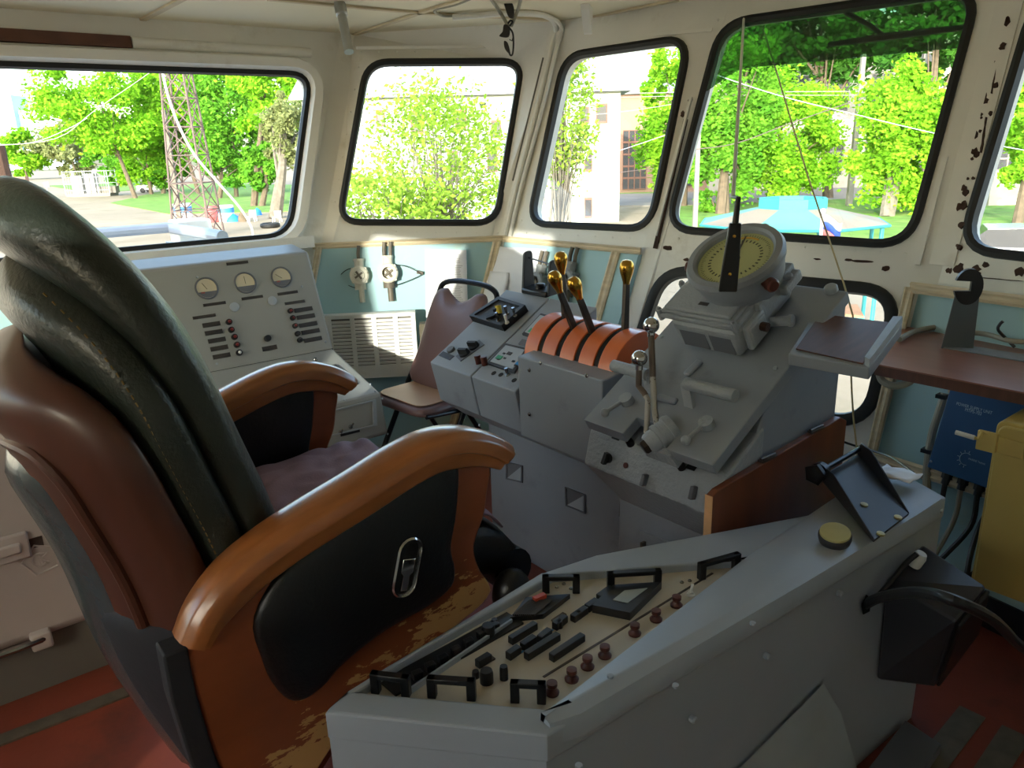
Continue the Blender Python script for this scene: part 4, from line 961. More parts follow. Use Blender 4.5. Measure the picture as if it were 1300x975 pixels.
# =====================================================================
# RIGHT-HAND NEAR CONSOLE
# =====================================================================
rc = thing('radio_console', 'long pale grey console with a recessed switch panel and six black pull handles', 'control console', (-.8, 1.0, 0))
ZT = .61
plan = [(-.925, .36), (-.682, .585), (-.645, 1.765), (-.79, 1.815), (-.76, 1.50), (-.975, 1.0), (-1.005, .86)]
plan = [(-.925, .36), (-.675, .580), (-.640, 1.765), (-.775, 1.83), (-.775, 1.52), (-.985, .985), (-1.005, .86)]
PRT = Plane((0, 0, ZT), (1, 0, 0), (0, 1, 0))
cut = [(-.950, .425), (-.905, .432), (-.712, .615), (-.775, 1.185), (-.975, .865)]
cut = [(-.945, .408), (-.700, .628), (-.772, 1.200), (-.985, .868)]
b = MB(); b.fill([(x, y, ZT) for x, y in plan], [[V((x, y, ZT)) for x, y in cut]], (0, 0, -.05)); b.build('top', MT['console_light'], rc, smooth=False, bevel=.004)
def shrink(pl, d):
    lp = [V((x, y, 0)) for x, y in pl]; return [(p.x, p.y) for p in offset_loop(lp, d, V((0, 0, 1)))]
b = MB(); pl2 = shrink(plan, .004); b.loft([[(x, y, .0) for x, y in pl2], [(x, y, ZT - .045) for x, y in pl2]]); b.build('body', MT['console_light'], rc, smooth=False)
# raised cover strip right of the panel: rounded edge and folded seam
b = MB(); rows = []
for (x0, x1, y) in ((-.702, -.690, .592), (-.706, -.676, .64), (-.772, -.655, 1.2), (-.80, -.645, 1.62), (-.775, -.645, 1.74)):
    rows.append([(x0 - .004, y, ZT - .03), (x0 - .002, y, ZT + .008), (x0 + .010, y, ZT + .014), (x1 - .012, y, ZT + .014), (x1 + .006, y, ZT + .006), (x1 + .011, y, ZT - .010), (x1 + .011, y, ZT - .03)])
b.loft(rows); cv = b.build('cover', MT['console_light'], rc, angle=30)
PS = Plane((-.675, .58, 0), (.035, 1.185, 0), (0, 0, 1))
for px, py in ((880, 913), (974, 833), (1066, 754), (1193, 648)): a, c = PS.uv(px, py, .002); q = MB(PS.M); q.lathe((a, c, .004), (0, 0, 1), [(.007, -.006), (.007, .002), (.004, .005), (0, .005)], n=10); q.build('screw', MT['console_light'], rc)
for px, py in ((735, 972), (956, 791), (858, 870), (775, 858)): 
    a, c = PRT.uv(px, py, .02); q = MB(PRT.M); q.lathe((a, c, .019), (0, 0, 1), [(.005, -.002), (.005, .002), (0, .0025)], n=10); q.build('screw', MT['console_light'], rc)
pp_ = [PS.at(1045, 870, .002), PS.at(945, 980, .002), PS.at(1095, 985, .002), PS.at(1062, 880, .002)]
b = MB(); b.loft([[PS.at(*p, .0035) for p in ((1046, 868), (930, 985), (1092, 988), (1068, 905))], [PS.at(*p, .0045) for p in ((1046, 868), (930, 985), (1092, 988), (1068, 905))]]); pt_ = b.build('paint_patch', MT['fresh_grey'] if 'fresh_grey' in MT else MT['console_light'], rc, smooth=False); pt_['label'] = 'lighter triangular patch of paint'
# recessed panel
ZP = ZT - .016
PP = Plane((0, 0, ZP), (1, 0, 0), (0, 1, 0))
b = MB(); sc_ = shrink(cut, -.004); b.loft([[(x, y, ZP - .006) for x, y in sc_], [(x, y, ZP) for x, y in sc_]]); pn = b.build('switch_panel', MT['cream_panel'], rc, smooth=False)
b = MB(); a = PP.at(690, 860); c = PP.at(905, 728); d = (c - a).normalized(); w_ = V((d.y, -d.x, 0)) * .0022; b.loft([[a - w_, c - w_, c + w_, a + w_], [p + V((0, 0, .001)) for p in (a - w_, c - w_, c + w_, a + w_)]]); b.build('groove', MT['dark_steel'], pn)
def pull(px0, px1, h=.036):
    a = PP.at(*px0); c = PP.at(*px1); up = V((0, 0, 1)); d = (c - a).normalized(); s_ = V((-d.y, d.x, 0)); b = MB(); t_ = .0065
    for e, sg in ((a, 1), (c, -1)):
        b.loft([[e + s_ * x_ + d * (y__ * sg) + up * z_ for x_, y__ in ((-t_, -.002), (t_, -.002), (t_, .012), (-t_, .012))] for z_ in (0, h)])
    b.loft([[e + s_ * x_ + up * z_ for x_, z_ in ((-t_, h - .009), (t_, h - .009), (t_, h), (-t_, h))] for e in (a - d * .002, c + d * .002)])
    return b.build('pull_handle', MT['plastic_black'], pn, bevel=.0015)
for p in (((474, 878), (520, 884)), ((545, 884), (603, 888)), ((650, 890), (692, 892)), ((690, 752), (735, 752)), ((772, 748), (838, 744)), ((888, 736), (937, 722))): pull(*p)
# meter with bezel
mt_ = poly_on(PP, ((752, 778), (778, 752), (840, 748), (800, 788)), 0, .016, 'plastic_black', pn, 'meter'); poly_on(PP, ((778, 772), (793, 760), (822, 757), (797, 776)), .0162, .0175, 'lcd', mt_, 'meter_glass')
# connector block with orange tab
cb = poly_on(PP, ((648, 790), (668, 764), (724, 760), (690, 786)), 0, .010, 'plastic_black', pn, 'connector_block')
q = MB()
a, c, dd = PP.at(652, 782, .010), PP.at(672, 764, .010), (PP.at(700, 764, .01) - PP.at(672, 764, .010))
for k in range(11): t = k / 10; e0, e1 = a + dd * t * .9, c + dd * t; q.tube([e0 + V((0, 0, .001)), e1 + V((0, 0, .003))], .0022, n=5)
q.build('contact_ribs', MT['plate_dark'], cb)
bar(PP, (678, 764), (692, 758), .010, .008, 'orange_red', cb, 'orange_tab', hh=.012)
# guard rail channel on the left side
ch_ = bar(PP, (492, 876), (654, 786), .045, .004, 'plastic_black', pn, 'key_channel'); ch2 = bar(PP, (522, 880), (650, 792), .004, .010, 'console_light', pn, 'channel_lip')
for i in range(7):
    t = i / 6; px = 530 + 98 * t; py = 861 - 62 * t; a, c = PP.uv(px, py, .004); q = MB(PP.M @ Matrix.Translation((a, c, .004)) @ Matrix.Rotation(1.5, 4, 'Z')); q.box((0, 0, .006), (.016, .012, .012)); q.build('key_switch', MT['plastic_black'], ch_, bevel=.001)
knob(PP, 620, 805, .012, .018, 'plastic_black', ch_, 'rotary_knob', hh=.004); knob(PP, 628, 796, .006, .016, 'plastic_black', ch_, 'rotary_knob')
for p0, p1 in (((648, 818), (680, 798)), ((645, 838), (659, 828)), ((663, 826), (679, 815)), ((668, 838), (709, 812)), ((700, 840), (740, 813)), ((685, 817), (698, 806)), ((704, 800), (718, 789)), ((727, 790), (744, 778)), ((760, 764), (776, 752)), ((606, 848), (622, 838)), ((745, 777), (758, 768))):
    bar(PP, p0, p1, .012, .014, 'plastic_black', pn, 'slide_switch', bev=.001)
for px, py, r, h in ((618, 866, .011, .022), (604, 860, .006, .012), (640, 862, .007, .024), (735, 785, .005, .014), (711, 797, .005, .014)): knob(PP, px, py, r, h, 'plastic_black', pn, 'rotary_knob')
for p0, p1 in (((606, 847), (627, 836)), ((702, 790), (717, 780))): bar(PP, p0, p1, .009, .003, 'dark_steel', pn, 'slot')
bar(PP, (652, 836), (702, 800), .003, .0015, 'sign_blue', pn, 'blue_line')
for px, py in ((701, 879), (726, 862), (746, 846), (768, 832), (806, 804), (833, 786), (859, 768)):
    a, c = PRT.uv(px, py, -.014); q = MB(PP.M); q.lathe((a, c, 0), (0, 0, 1), [(.011, -.001), (.0115, .003), (.0085, .006), (.0065, .010), (.0075, .013), (.0085, .014), (.0085, .020), (0, .0205)], n=16); q.build('fuse_cap', MT['bakelite'], pn)
toggle(PP, 877, 756, pn, 'white_plastic', l=.016, r=.003)
for px, py in ((707, 746), (716, 742), (866, 740), (876, 738), (725, 748)): screw(PP, px, py, pn, .004)
b = MB(); a = on_z(905, 716, ZT - .001); c = on_z(957, 708, ZT - .001); b.tube([a + V((0, 0, .002)), c + V((0, 0, .002))], .002); b.build('seam', MT['slot_black'], rc)
# bracket with clamp knob on the far end
bk_ = thing('instrument_bracket', 'dark grey tilted yoke bracket with a clamp knob on the far end of the console', 'bracket', (-.72, 1.6, ZT))
zb = ZT + .022
a0 = on_z(1113, 690, zb); a1 = on_z(1157, 655, zb); t0 = on_y(1030, 612, 1.52); t1 = on_y(1086, 578, 1.60)
PBk = Plane(a0, a1 - a0, t0 - a0)
b = MB()
lp = [PBk.at(1113, 690), PBk.at(1157, 656), PBk.at(1118, 606), PBk.at(1095, 573), PBk.at(1082, 572), PBk.at(1066, 588), PBk.at(1030, 618)]
web = [PBk.at(1110, 687), PBk.at(1154, 653), PBk.at(1090, 578), PBk.at(1042, 606)]
b.loft([[p - PBk.n * .003 for p in web], [p + PBk.n * .003 for p in web]]); b.build('plate', MT['plastic_dark'], bk_, smooth=False)
for e0, e1, hgt in ((web[0], web[3], .038), (web[1], web[2], .042)):
    b = MB(); s_ = (web[1] - web[0]).normalized() * .0025
    lp = [e0 - PBk.n * .003, e0 + PBk.n * .004, e0.lerp(e1, .8) + PBk.n * hgt, e1 + PBk.n * hgt * .8, e1 + (e1 - e0).normalized() * .015 + PBk.n * .01, e1 - PBk.n * .003]
    b.loft([[p - s_ for p in lp], [p + s_ for p in lp]]); b.build('side_flange', MT['plastic_dark'], bk_, bevel=.002)
e = web[3] + PBk.n * .018; d = (web[3] - web[2]).normalized()
b = MB(); b.cyl(e, e + d * .016, .021, n=20); kk = e + d * .016; b.lathe(kk, d, [(.014, 0), (.024, .006), (.026, .02), (.02, .028), (0, .03)], n=5); b.cyl(web[2] + PBk.n * .018, e, .006); b.build('clamp_knob', MT['plastic_black'], bk_)
for px, py in ((1097, 643), (1140, 659), (1118, 680)):
    p = PBk.at(px, py); b = MB(); b.lathe(p, PBk.n, [(.008, .002), (.008, .006), (.004, .007), (0, .007)], n=12); b.build('bolt', MT['old_ivory'], bk_)
# pale round cap
gp = thing('round_level', 'small round cream-faced cap standing on the console near the bracket', 'round cap', on_z(1060, 684, ZT))
c = on_z(1060, 686, ZT + .02); dx = V((.1, -.22, 1)).normalized()
b = MB(); b.lathe(c, dx, [(.030, 0), (.032, .008), (.032, .014), (.029, .019)], n=28); b.build('rim', MT['plastic_dark'], gp)
b = MB(); b.lathe(c + dx * .016, dx, [(.030, 0), (.029, .006), (0, .007)], n=28); b.build('face', MT['old_ivory'], gp)
# papers / rag at the far end
pr_ = MB(); c = on_z(1140, 606, ZT + .03); rows = []
for i in range(7):
    rows.append([c + V(((i - 3) * .014, (j - 2) * .016, .008 * noise.noise(V((i * .8, j * .9, 2))) + .010)) for j in range(5)])
pr_.loft(rows, closed=False, caps=False); o = pr_.build('torn_paper', MT['paper']); o.modifiers.new('t', 'SOLIDIFY').thickness = .003; tag(o, 'scrap of torn white paper at the far end of the console behind the bracket', 'paper')
# black flood lamp box hung on the console side
lm = thing('speaker_box', 'black hooded plastic box hanging on the console side near the yellow cabinet', 'speaker', PS.at(1140, 840, .02))
b = MB()
R0 = [PS.at(*p, .006) for p in ((1122, 742), (1170, 692), (1158, 868), (1112, 862))]
A = [on_x(1171, 692, -.612), on_x(1125, 735, -.628), on_x(1114, 858, -.632), on_x(1160, 868, -.632)]
Bq = [on_x(1254, 746, -.50), on_x(1216, 790, -.50), on_x(1187, 872, -.545), on_x(1200, 862, -.56)]
# wedge: back plate against the console, hooded front
pts_back = [V((-.632, 1.335, .585)), V((-.632, 1.60, .60)), V((-.630, 1.585, .275)), V((-.632, 1.40, .26))]
pk = lambda px, py, x: on_x(px, py, x)
bk4 = [pk(1124, 736, -.648), pk(1172, 690, -.640), pk(1165, 868, -.645), pk(1112, 862, -.650)]
fr4 = [pk(1214, 792, -.49), pk(1254, 744, -.47), pk(1240, 800, -.505), pk(1186, 872, -.55)]
b = MB(); b.loft([bk4, fr4]); hd = b.build('hood', MT['plastic_dark'], lm, bevel=.008, smooth=False)
b = MB(); dn = V((0, 0, 0)); c4 = sum(fr4, V()) / 4; lp = [p.lerp(c4, .04) for p in fr4]; n_ = (fr4[1] - fr4[0]).cross(fr4[3] - fr4[0]).normalized(); n_ = n_ if n_.x > 0 else -n_
b.loft([lp, [p + n_ * .010 for p in lp]]); b.build('front_rim', MT['plastic_black'], lm, bevel=.004)
a = pk(1164, 712, -.615); b = MB(); b.lathe(a, V((.35, .1, .9)), [(.015, -.012), (.015, .012), (.011, .022), (0, .023)], n=14); b.build('white_bolt', MT['white_plastic'], lm)
b = MB(); b.tube([pk(1102, 768, -.648), pk(1120, 752, -.63), pk(1150, 716, -.62), pk(1165, 703, -.606)], .006, n=8, smooth=4); b.build('lead', MT['cable_black'], lm)
b = MB(); b.tube([PS.at(1098, 768, -.004), pk(1120, 758, -.60), pk(1165, 752, -.50), pk(1210, 762, -.42), pk(1260, 786, -.39), pk(1290, 815, -.40), pk(1310, 830, -.42)], .0105, n=10, smooth=6); tag(b.build('black_cable', MT['cable_black']), 'thick black cable looping from the console side in front of the hooded box', 'cable')
b = MB(); q = [PS.at(*p, .003) for p in ((1094, 770), (1100, 755), (1106, 760), (1104, 776), (1096, 780))]; b.loft([q, [p + PS.n * .0015 for p in q]]); b.build('cable_hole', MT['slot_black'], rc, smooth=False)
# loose plank on the deck
b = MB(); q = [on_z(1095, 985, .03), on_z(1150, 914, .03), on_z(1196, 945, .03), on_z(1165, 990, .03)]; b.loft([[p - V((0, 0, .03)) for p in q], q]); tag(b.build('deck_plate', MT['grey_dark'], smooth=False, bevel=.003), 'dark grey plate lying on the deck at the foot of the near console', 'plate')
# =====================================================================
# FITTINGS ON THE FRONT LINING
# =====================================================================
def wall_frame(P, px, py, h=.028):
    n = inward(P); c = P.at(px, py) + n * h; x = P.u.copy(); y = V((0, 0, 1)); y = (y - x * y.dot(x)); y = (y - n * y.dot(n)).normalized(); x = y.cross(n)
    return Matrix(((x.x, y.x, n.x, c.x), (x.y, y.y, n.y, c.y), (x.z, y.z, n.z, c.z), (0, 0, 0, 1)))
def push_station(P, px, py, label, group, s, mbody, open_face, double, wire):
    M_ = wall_frame(P, px, py); t = thing('alarm_socket', label, 'wall fitting', M_.translation, group)
    q = MB(M_); q.lathe((0, 0, 0), (0, 0, 1), [(.036 * s, 0), (.040 * s, .006), (.040 * s, .03 * s), (.044 * s, .034 * s), (.044 * s, .048 * s), (.038 * s, .054 * s), (.026 * s, .055 * s)] + ([(.024 * s, .03 * s), (0, .03 * s)] if open_face else [(.024 * s, .062 * s), (0, .064 * s)]), n=24)
    for a in range(4): d = V((cos(a * pi / 2 + .8), sin(a * pi / 2 + .8), 0)) * .041 * s; q.cyl(d + V((0, 0, 0)), d + V((0, 0, .05 * s)), .007 * s, n=8)
    bd = q.build('body', MT[mbody], t)
    q = MB(M_)
    for k in range(4): a = k * pi / 2 + .6; q.box((.011 * s * cos(a), .011 * s * sin(a), .060 * s if not open_face else .036 * s), (.020 * s, .009 * s, .010 * s), Euler((0, 0, a)))
    q.cyl((0, 0, .05 * s if not open_face else .03 * s), (0, 0, .07 * s if not open_face else .045 * s), .007 * s, n=10)
    q.build('contacts', MT['fitting_dark'], bd)
    q = MB(M_); q.cyl((0, .03 * s, .022 * s), (0, .066 * s, .022 * s), .022 * s, n=14); q.cyl((0, .066 * s, .022 * s), (0, .076 * s, .022 * s), .026 * s, n=6); q.build('neck', MT[mbody], bd)
    for dx in ((-.014, .014) if double else (0,)):
        q = MB(M_); q.tube([(dx * s, .07 * s, .022 * s), (dx * s, .10 * s, .024 * s), (dx * s + .004, .135 * s, .022 * s)], .0085 * s, n=10); q.build('cable_end', MT['fitting_dark'], t)
    q = MB(M_); q.cyl((0, -.035 * s, .022 * s), (0, -.066 * s, .022 * s), .026 * s, n=14); q.cyl((.004 * s, -.06 * s, .022 * s), (.006 * s, -.125 * s, .022 * s), .013 * s, n=10); q.build('gland', MT['fitting_dark' if open_face else mbody], t)
    if wire:
        q = MB(M_); e = wire; q.tube([(-.02 * s * (1 if e > 0 else -1), .035 * s, .03 * s), (e * .5, .03, .03), (e, -.006, .014), (e * .96, -.02, .012), (e * .4, -.05, .025), (0, -.06 * s, .03)], .0018, n=5, smooth=6); q.build('tether', MT['cable_black'], t)
        q = MB(M_); q.box((e * 1.0, -.004, .006), (.03, .016, .014), Euler((0, 0, -.3))); q.build('clip', MT['fitting_dark'], t, bevel=.002)
    return t
push_station(PW2, 458, 350, 'round white-painted socket with a closed face, left one of two on the sunlit blue lining', 'sockets on the front lining', 1.0, 'fitting_white', False, False, -.10)
push_station(PW2, 494, 347, 'round white-painted socket with an open glassy face, nearer the printed sheet', 'sockets on the front lining', 1.05, 'fitting_white', True, True, .145)
push_station(PW3, 694, 361, 'round grey socket beside the white sheets, partly behind the brass-knobbed levers', 'sockets on the front lining', 1.05, 'fitting_grey', True, True, 0)
push_station(PW3, 732, 358, 'round grey socket on bare blue lining right of the white sheets', 'sockets on the front lining', 1.05, 'fitting_grey', True, True, 0)
def sheet(P, pxs, name, label, lines=None, group=None, h=.031, curl=.0):
    n = inward(P); c = [P.at(*p) + n * h for p in pxs]; b = MB(); K = 8; rows = []
    for i in range(K + 1):
        r_ = []
        for j in range(K + 1):
            p = c[0].lerp(c[1], j / K).lerp(c[3].lerp(c[2], j / K), i / K); r_.append(p + n * curl * (noise.noise(V((i * .45, j * .6, len(name)))) + .3))
        rows.append(r_)
    b.loft(rows, closed=False, caps=False); o = b.build(name, MT['paper']); o.modifiers.new('t', 'SOLIDIFY').thickness = .0006; tag(o, label, 'paper', group)
    if lines:
        q = MB(); r2 = random.Random(5)
        for i in range(lines):
            t = .07 + .86 * i / lines; l0, l1 = .12 + (.1 if i % 9 == 0 else 0), .9 - r2.random() * (.5 if i % 6 == 5 else .08)
            A = c[0].lerp(c[3], t); B = c[1].lerp(c[2], t); dd = (c[3] - c[0]) * (.006)
            q.loft([[A.lerp(B, l0) + n * k, A.lerp(B, l1) + n * k, A.lerp(B, l1) + dd + n * k, A.lerp(B, l0) + dd + n * k] for k in (.0002, .0009)])
        q.build('print', MT['print_grey'], o, smooth=False)
    return o
sheet(PW2, ((540, 317), (592, 318), (594, 406), (541, 403)), 'printed_sheet', 'printed white sheet of close text pinned on the blue lining behind the folding chair', 34)
sheet(PW3, ((629, 314), (701, 318), (692, 392), (621, 390)), 'white_sheet', 'large blank white sheet pinned beside the corner post', None, 'white sheets', .033, .008)
sheet(PW3, ((622, 345), (655, 348), (648, 396), (606, 393)), 'white_sheet', 'smaller crumpled white sheet hanging below the large blank one', None, 'white sheets', .045, .008)
# louvred heater cover
no = inward(PW2); nh = V((no.x, no.y, 0)).normalized(); ub = V((-nh.y, nh.x, 0)); ub = ub if ub.x > 0 else -ub
base_pt = cz('a', .6).lerp(cz('b', .6), .5) + nh * .13
PGr = Plane(V((base_pt.x, base_pt.y, 0)), ub, (0, 0, 1))
if PGr.n.dot(nh) < 0: PGr.n = -PGr.n; PGr.M = PGr.M @ Matrix.Diagonal((1, 1, -1, 1))
u0, zt = PGr.uv(413, 397); u1, zt2 = PGr.uv(527, 400); zt = (zt + zt2) / 2; zb_ = .40; u0 -= .02
hg = thing('heater_cover', 'white louvred heater cover standing below the two round sockets', 'heater', PGr.pt((u0 + u1) / 2, zb_, -.05))
q = MB(PGr.M); q.loft([[(u0, zb_, -.045), (u1, zb_, -.045), (u1, zb_, -.004), (u0, zb_, -.004)], [(u0, zt, -.045), (u1, zt, -.045), (u1, zt, -.004), (u0, zt, -.004)]]); q.build('casing', MT['white_paint'], hg, smooth=False)
q = MB(PGr.M); q.box(((u0 + u1) / 2, (zb_ + zt) / 2, -.001), (u1 - u0 - .02, zt - zb_ - .02, .004)); q.build('backing', MT['plinth_grey'], hg)
q = MB(PGr.M); W_ = u1 - u0
xs_ = [(.0, .19), (.375, .445), (.60, .67), (.83, .895)]
cols = [(.165, .34), (.395, .57), (.625, .80), (.845, .955)]
cols = [(.10, .30), (.345, .53), (.58, .76), (.81, .955)]
edges = [0] + [e for c in cols for e in c] + [1]
for a, b_ in zip(edges[::2], edges[1::2]): q.box((u0 + W_ * (a + b_) / 2, (zb_ + zt) / 2, .005), (W_ * (b_ - a), zt - zb_, .010))
q.box(((u0 + u1) / 2, zt - .008, .0045), (W_, .016, .009)); q.box(((u0 + u1) / 2, zb_ + .03, .0045), (W_, .06, .009))
k = 0; z = zb_ + .07
while z < zt - .02:
    for a, b_ in cols: q.box((u0 + W_ * (a + b_) / 2, z, .004), (W_ * (b_ - a) + .002, .0125, .004), Euler((.42, 0, 0)))
    z += .0165
q.build('louvres', MT['white_paint'], hg, smooth=False)
q = MB(PGr.M); q.span((u0 + .05, zb_ + .1, -.10), (u0 + .08, zb_ + .16, -.045)); q.span((u1 - .08, zb_ + .1, -.10), (u1 - .05, zb_ + .16, -.045)); q.build('wall_bracket', MT['plinth_grey'], hg)
ob = thing('storage_box', 'dim olive box in the corner between the louvred cover and the folding chair', 'box', PGr.pt(u1 + .14, .42, -.02))
q = MB(PGr.M); a_, zo = PGr.uv(548, 410); pl = rounded([V((u1 + .015, .42, -.04)), V((u1 + .23, .42, -.04)), V((u1 + .23, zo - .06, -.04)), V((u1 + .12, zo, -.04)), V((u1 + .015, zo, -.04))], [.005, .005, .05, .05, .01]); q.prism(pl, (0, 0, .055)); q.build('body', MT['olive_box'], ob)
q = MB(PGr.M); q.box((u1 + .12, .58, .016), (.15, .02, .006)); q.build('strap', MT['plastic_dark'], ob)

# =====================================================================
# FOLDING CHAIR
# =====================================================================
fcx = thing('folding_chair', 'folding chair with brown vinyl back and seat tucked between the two consoles', 'chair', (-2.555, 1.66, 0))
FM = Matrix.Translation((-2.56, 1.62, 0)) @ Matrix.Rotation(rad(6), 4, 'Z')
def fm(x, y, z): return FM @ V((x, y, z))
w = .195
for sx in (-1, 1):
    pass
b = MB(); pts = [(-w, -.24, .012), (-w, -.02, .40), (-w + .003, .12, .62), (-w + .012, .195, .80), (-w + .05, .212, .862), (0, .218, .875), (w - .05, .212, .862), (w - .012, .195, .80), (w - .003, .12, .62), (w, -.02, .40), (w, -.24, .012)]
b.tube([fm(*p) for p in pts], .0115, n=10, smooth=5); b.build('frame', MT['frame_black'], fcx)
for sx in (-1, 1):
    b = MB(); b.tube([fm(sx * (w - .025), .27, .012), fm(sx * (w - .025), .02, .41), fm(sx * (w - .025), -.18, .43)], .010, n=10); b.build('leg', MT['frame_black'], fcx)
b = MB(); b.tube([fm(-w, -.20, .08), fm(w, -.20, .08)], .008); b.tube([fm(-w + .025, .20, .10), fm(w - .025, .20, .10)], .008); b.build('crossbars', MT['frame_black'], fcx)
b = MB(); rows = []
for (h, f, m_) in ((0, .96, 0), (.006, 1, 0), (.022, 1, 0), (.032, .93, 0), (.035, .6, 0), (.036, .02, 0)):
    lp = rounded([V((-.185, -.205, 0)), V((.185, -.205, 0)), V((.165, .15, 0)), V((-.165, .15, 0))], [.08, .08, .05, .05])
    rows.append([fm(p.x * f, p.y * f - .02 * (1 - f), .425 + h) for p in lp])
b.loft(rows); st_ = b.build('seat', MT['brown_vinyl'], fcx, angle=60)
b = MB(); lp = rounded([V((-.16, -.18, 0)), V((.15, -.185, 0)), V((.14, .10, 0)), V((-.15, .12, 0))], [.07, .06, .04, .05]); b.loft([[fm(p.x, p.y, .4625) for p in lp], [fm(p.x, p.y, .466) for p in lp]]); b.build('seat_cover', MT['tan_vinyl'], st_)
b = MB(); rows = []
prof_b = [(-.165, .47), (.165, .47), (.172, .60), (.168, .74), (.150, .825), (.105, .845), (.06, .820), (0, .80), (-.06, .820), (-.105, .845), (-.150, .825), (-.168, .74), (-.172, .60)]
lpb = spline([V((a, 0, z)) for a, z in prof_b], 4, True)
def bky(z): return .03 + (z - .47) * .42
for h, f in ((-.004, .96), (.0, 1), (.018, 1), (.028, .92), (.032, .6), (.033, .02)):
    c0 = V((0, 0, .65)); rows.append([fm((p.x) * f, bky(c0.z + (p.z - c0.z) * f) - h, c0.z + (p.z - c0.z) * f) for p in lpb])
b.loft(rows); b.build('backrest', MT['brown_vinyl'], fcx, angle=60)

# =====================================================================
# RIGHT-HAND DESK AND WHAT STANDS ON AND UNDER IT
# =====================================================================
ZD = .80
dk = thing('wall_desk', 'reddish-brown laminate shelf desk along the lining under the front right window', 'desk', on_z(1230, 470, 0))
fl_ = on_z(1112, 462, ZD); fr_r = fl_ + V((1.35, .02, 0)); bl_ = on_z(1163, 409, ZD)
bl_ = rw(bl_.x, ZD) + V((0, -.02, 0)); br_r = rw(.30, ZD) + V((0, -.02, 0))
b = MB(); lp = [fl_, fr_r, br_r, bl_]; b.loft([[p - V((0, 0, .004)) for p in lp], lp]); b.build('desk_top', MT['desk_wood'], dk, smooth=False)
b = MB(); b.loft([[p - V((0, 0, .032)) for p in lp], [p - V((0, 0, .004)) for p in lp]]); b.build('edge_board', MT['tray_wood'], dk, smooth=False)
for x in (-.30, .15):
    b = MB(); p = rw(x, ZD - .034) + V((0, -.02, 0)); q_ = rw(x, .5) + V((0, -.012, 0)); b.prism([p, p + V((0, -.30, 0)), q_], (.03, 0, 0)); b.build('support', MT['grey_dark'], dk, smooth=False)
# bent plate stand with a black hook
c0 = on_z(1195, 442, ZD); d_ = (on_z(1300, 460, ZD) - c0).normalized(); bw_ = V((-d_.y, d_.x, 0))
hs_ = thing('hook_stand', 'bent steel plate with a round black hook on top, standing on the brown desk', 'stand', c0)
b = MB(); t_ = .004
base_ = [c0, c0 + d_ * .42, c0 + d_ * .42 + bw_ * .075, c0 + bw_ * .075]; b.loft([base_, [p + V((0, 0, t_)) for p in base_]]); hb_ = b.build('base_plate', MT['fitting_grey'], hs_, bevel=.001)
tp = on_y(1203, 366, c0.y + .03); HT = tp.z - ZD
b = MB(); e = [c0 + V((0, 0, .0)), c0 + bw_ * .075, c0 + bw_ * .068 + d_ * .02 + V((0, 0, HT)), c0 + bw_ * .012 + d_ * .02 + V((0, 0, HT))]
# upright is seen face-on: widen it across the view
ux = V((.80, .60, 0)); e = [c0, c0 + ux * .085, c0 + ux * .080 + V((0, 0, HT)), c0 + ux * .018 + V((0, 0, HT))]
nn = ux.cross(V((0, 0, 1))).normalized(); b.loft([e, [p + nn * t_ for p in e]]); b.build('upright', MT['steel_blue'], hs_, bevel=.001)
pc_ = c0 + ux * .048 + V((0, 0, HT + .012)); b = MB(); R = .040
out_ = [(R * cos(t), R * sin(t) * 1.15) for t in [rad(-172 + 320 * k / 24) for k in range(25)]]
out_ = [(.036 * cos(t), .052 * sin(t)) for t in [rad(170 - 320 * k / 26) for k in range(27)]]
inn_ = [(-.030, -.006), (.004, -.004), (.006, .006), (-.030, .010)]
lp = [pc_ + ux * a + V((0, 0, c)) for a, c in out_] + [pc_ + ux * a + V((0, 0, c)) for a, c in inn_[::1]]
a0_ = rad(195); lp = [pc_ + ux * (.037 * cos(t)) + V((0, 0, .052 * sin(t))) for t in [rad(-165 + 325 * k / 26) for k in range(27)]] + [pc_ + ux * .006 + V((0, 0, .016)), pc_ + ux * .006 + V((0, 0, -.012))]
b.fill([p + nn * -.006 for p in lp], (), nn * .016); b.build('hook', MT['plastic_black'], hs_, smooth=False)
# cables on the desk
b = MB(); y_ = lambda px, py, h=.012: on_z(px, py + 7, ZD + h)
b.tube([y_(1142, 424), y_(1165, 413), y_(1200, 408), y_(1240, 411), y_(1275, 418), y_(1320, 424)], .009, n=8, smooth=5); tag(b.build('desk_cable', MT['cable_grey']), 'grey cable lying along the back of the brown desk', 'cable')
b = MB(); b.tube([y_(1222, 414, .03), y_(1255, 418, .03), y_(1285, 426, .03), y_(1330, 428, .03)], .008, n=8, smooth=5); tag(b.build('desk_cable', MT['cable_grey']), 'shorter grey cable on the brown desk, starting right behind the hook stand', 'cable')
b = MB(); b.tube([y_(1289, 434, .01), y_(1279, 424, .03), y_(1268, 412, .06), y_(1270, 405, .075), y_(1274, 401, .085)], .0045, n=8, smooth=5); tag(b.build('black_wire_end', MT['cable_black']), 'stiff black wire end curling up from the desk', 'wire')
b = MB(); b.tube([on_y(1116, 472, 2.2), on_y(1121, 484, 2.2), on_y(1136, 490, 2.2), on_y(1153, 486, 2.22), on_y(1164, 476, 2.25), on_y(1170, 466, 2.3)], .011, n=10, smooth=5); tag(b.build('hose_loop', MT['cable_grey']), 'grey hose looping below the left end of the brown desk', 'hose')
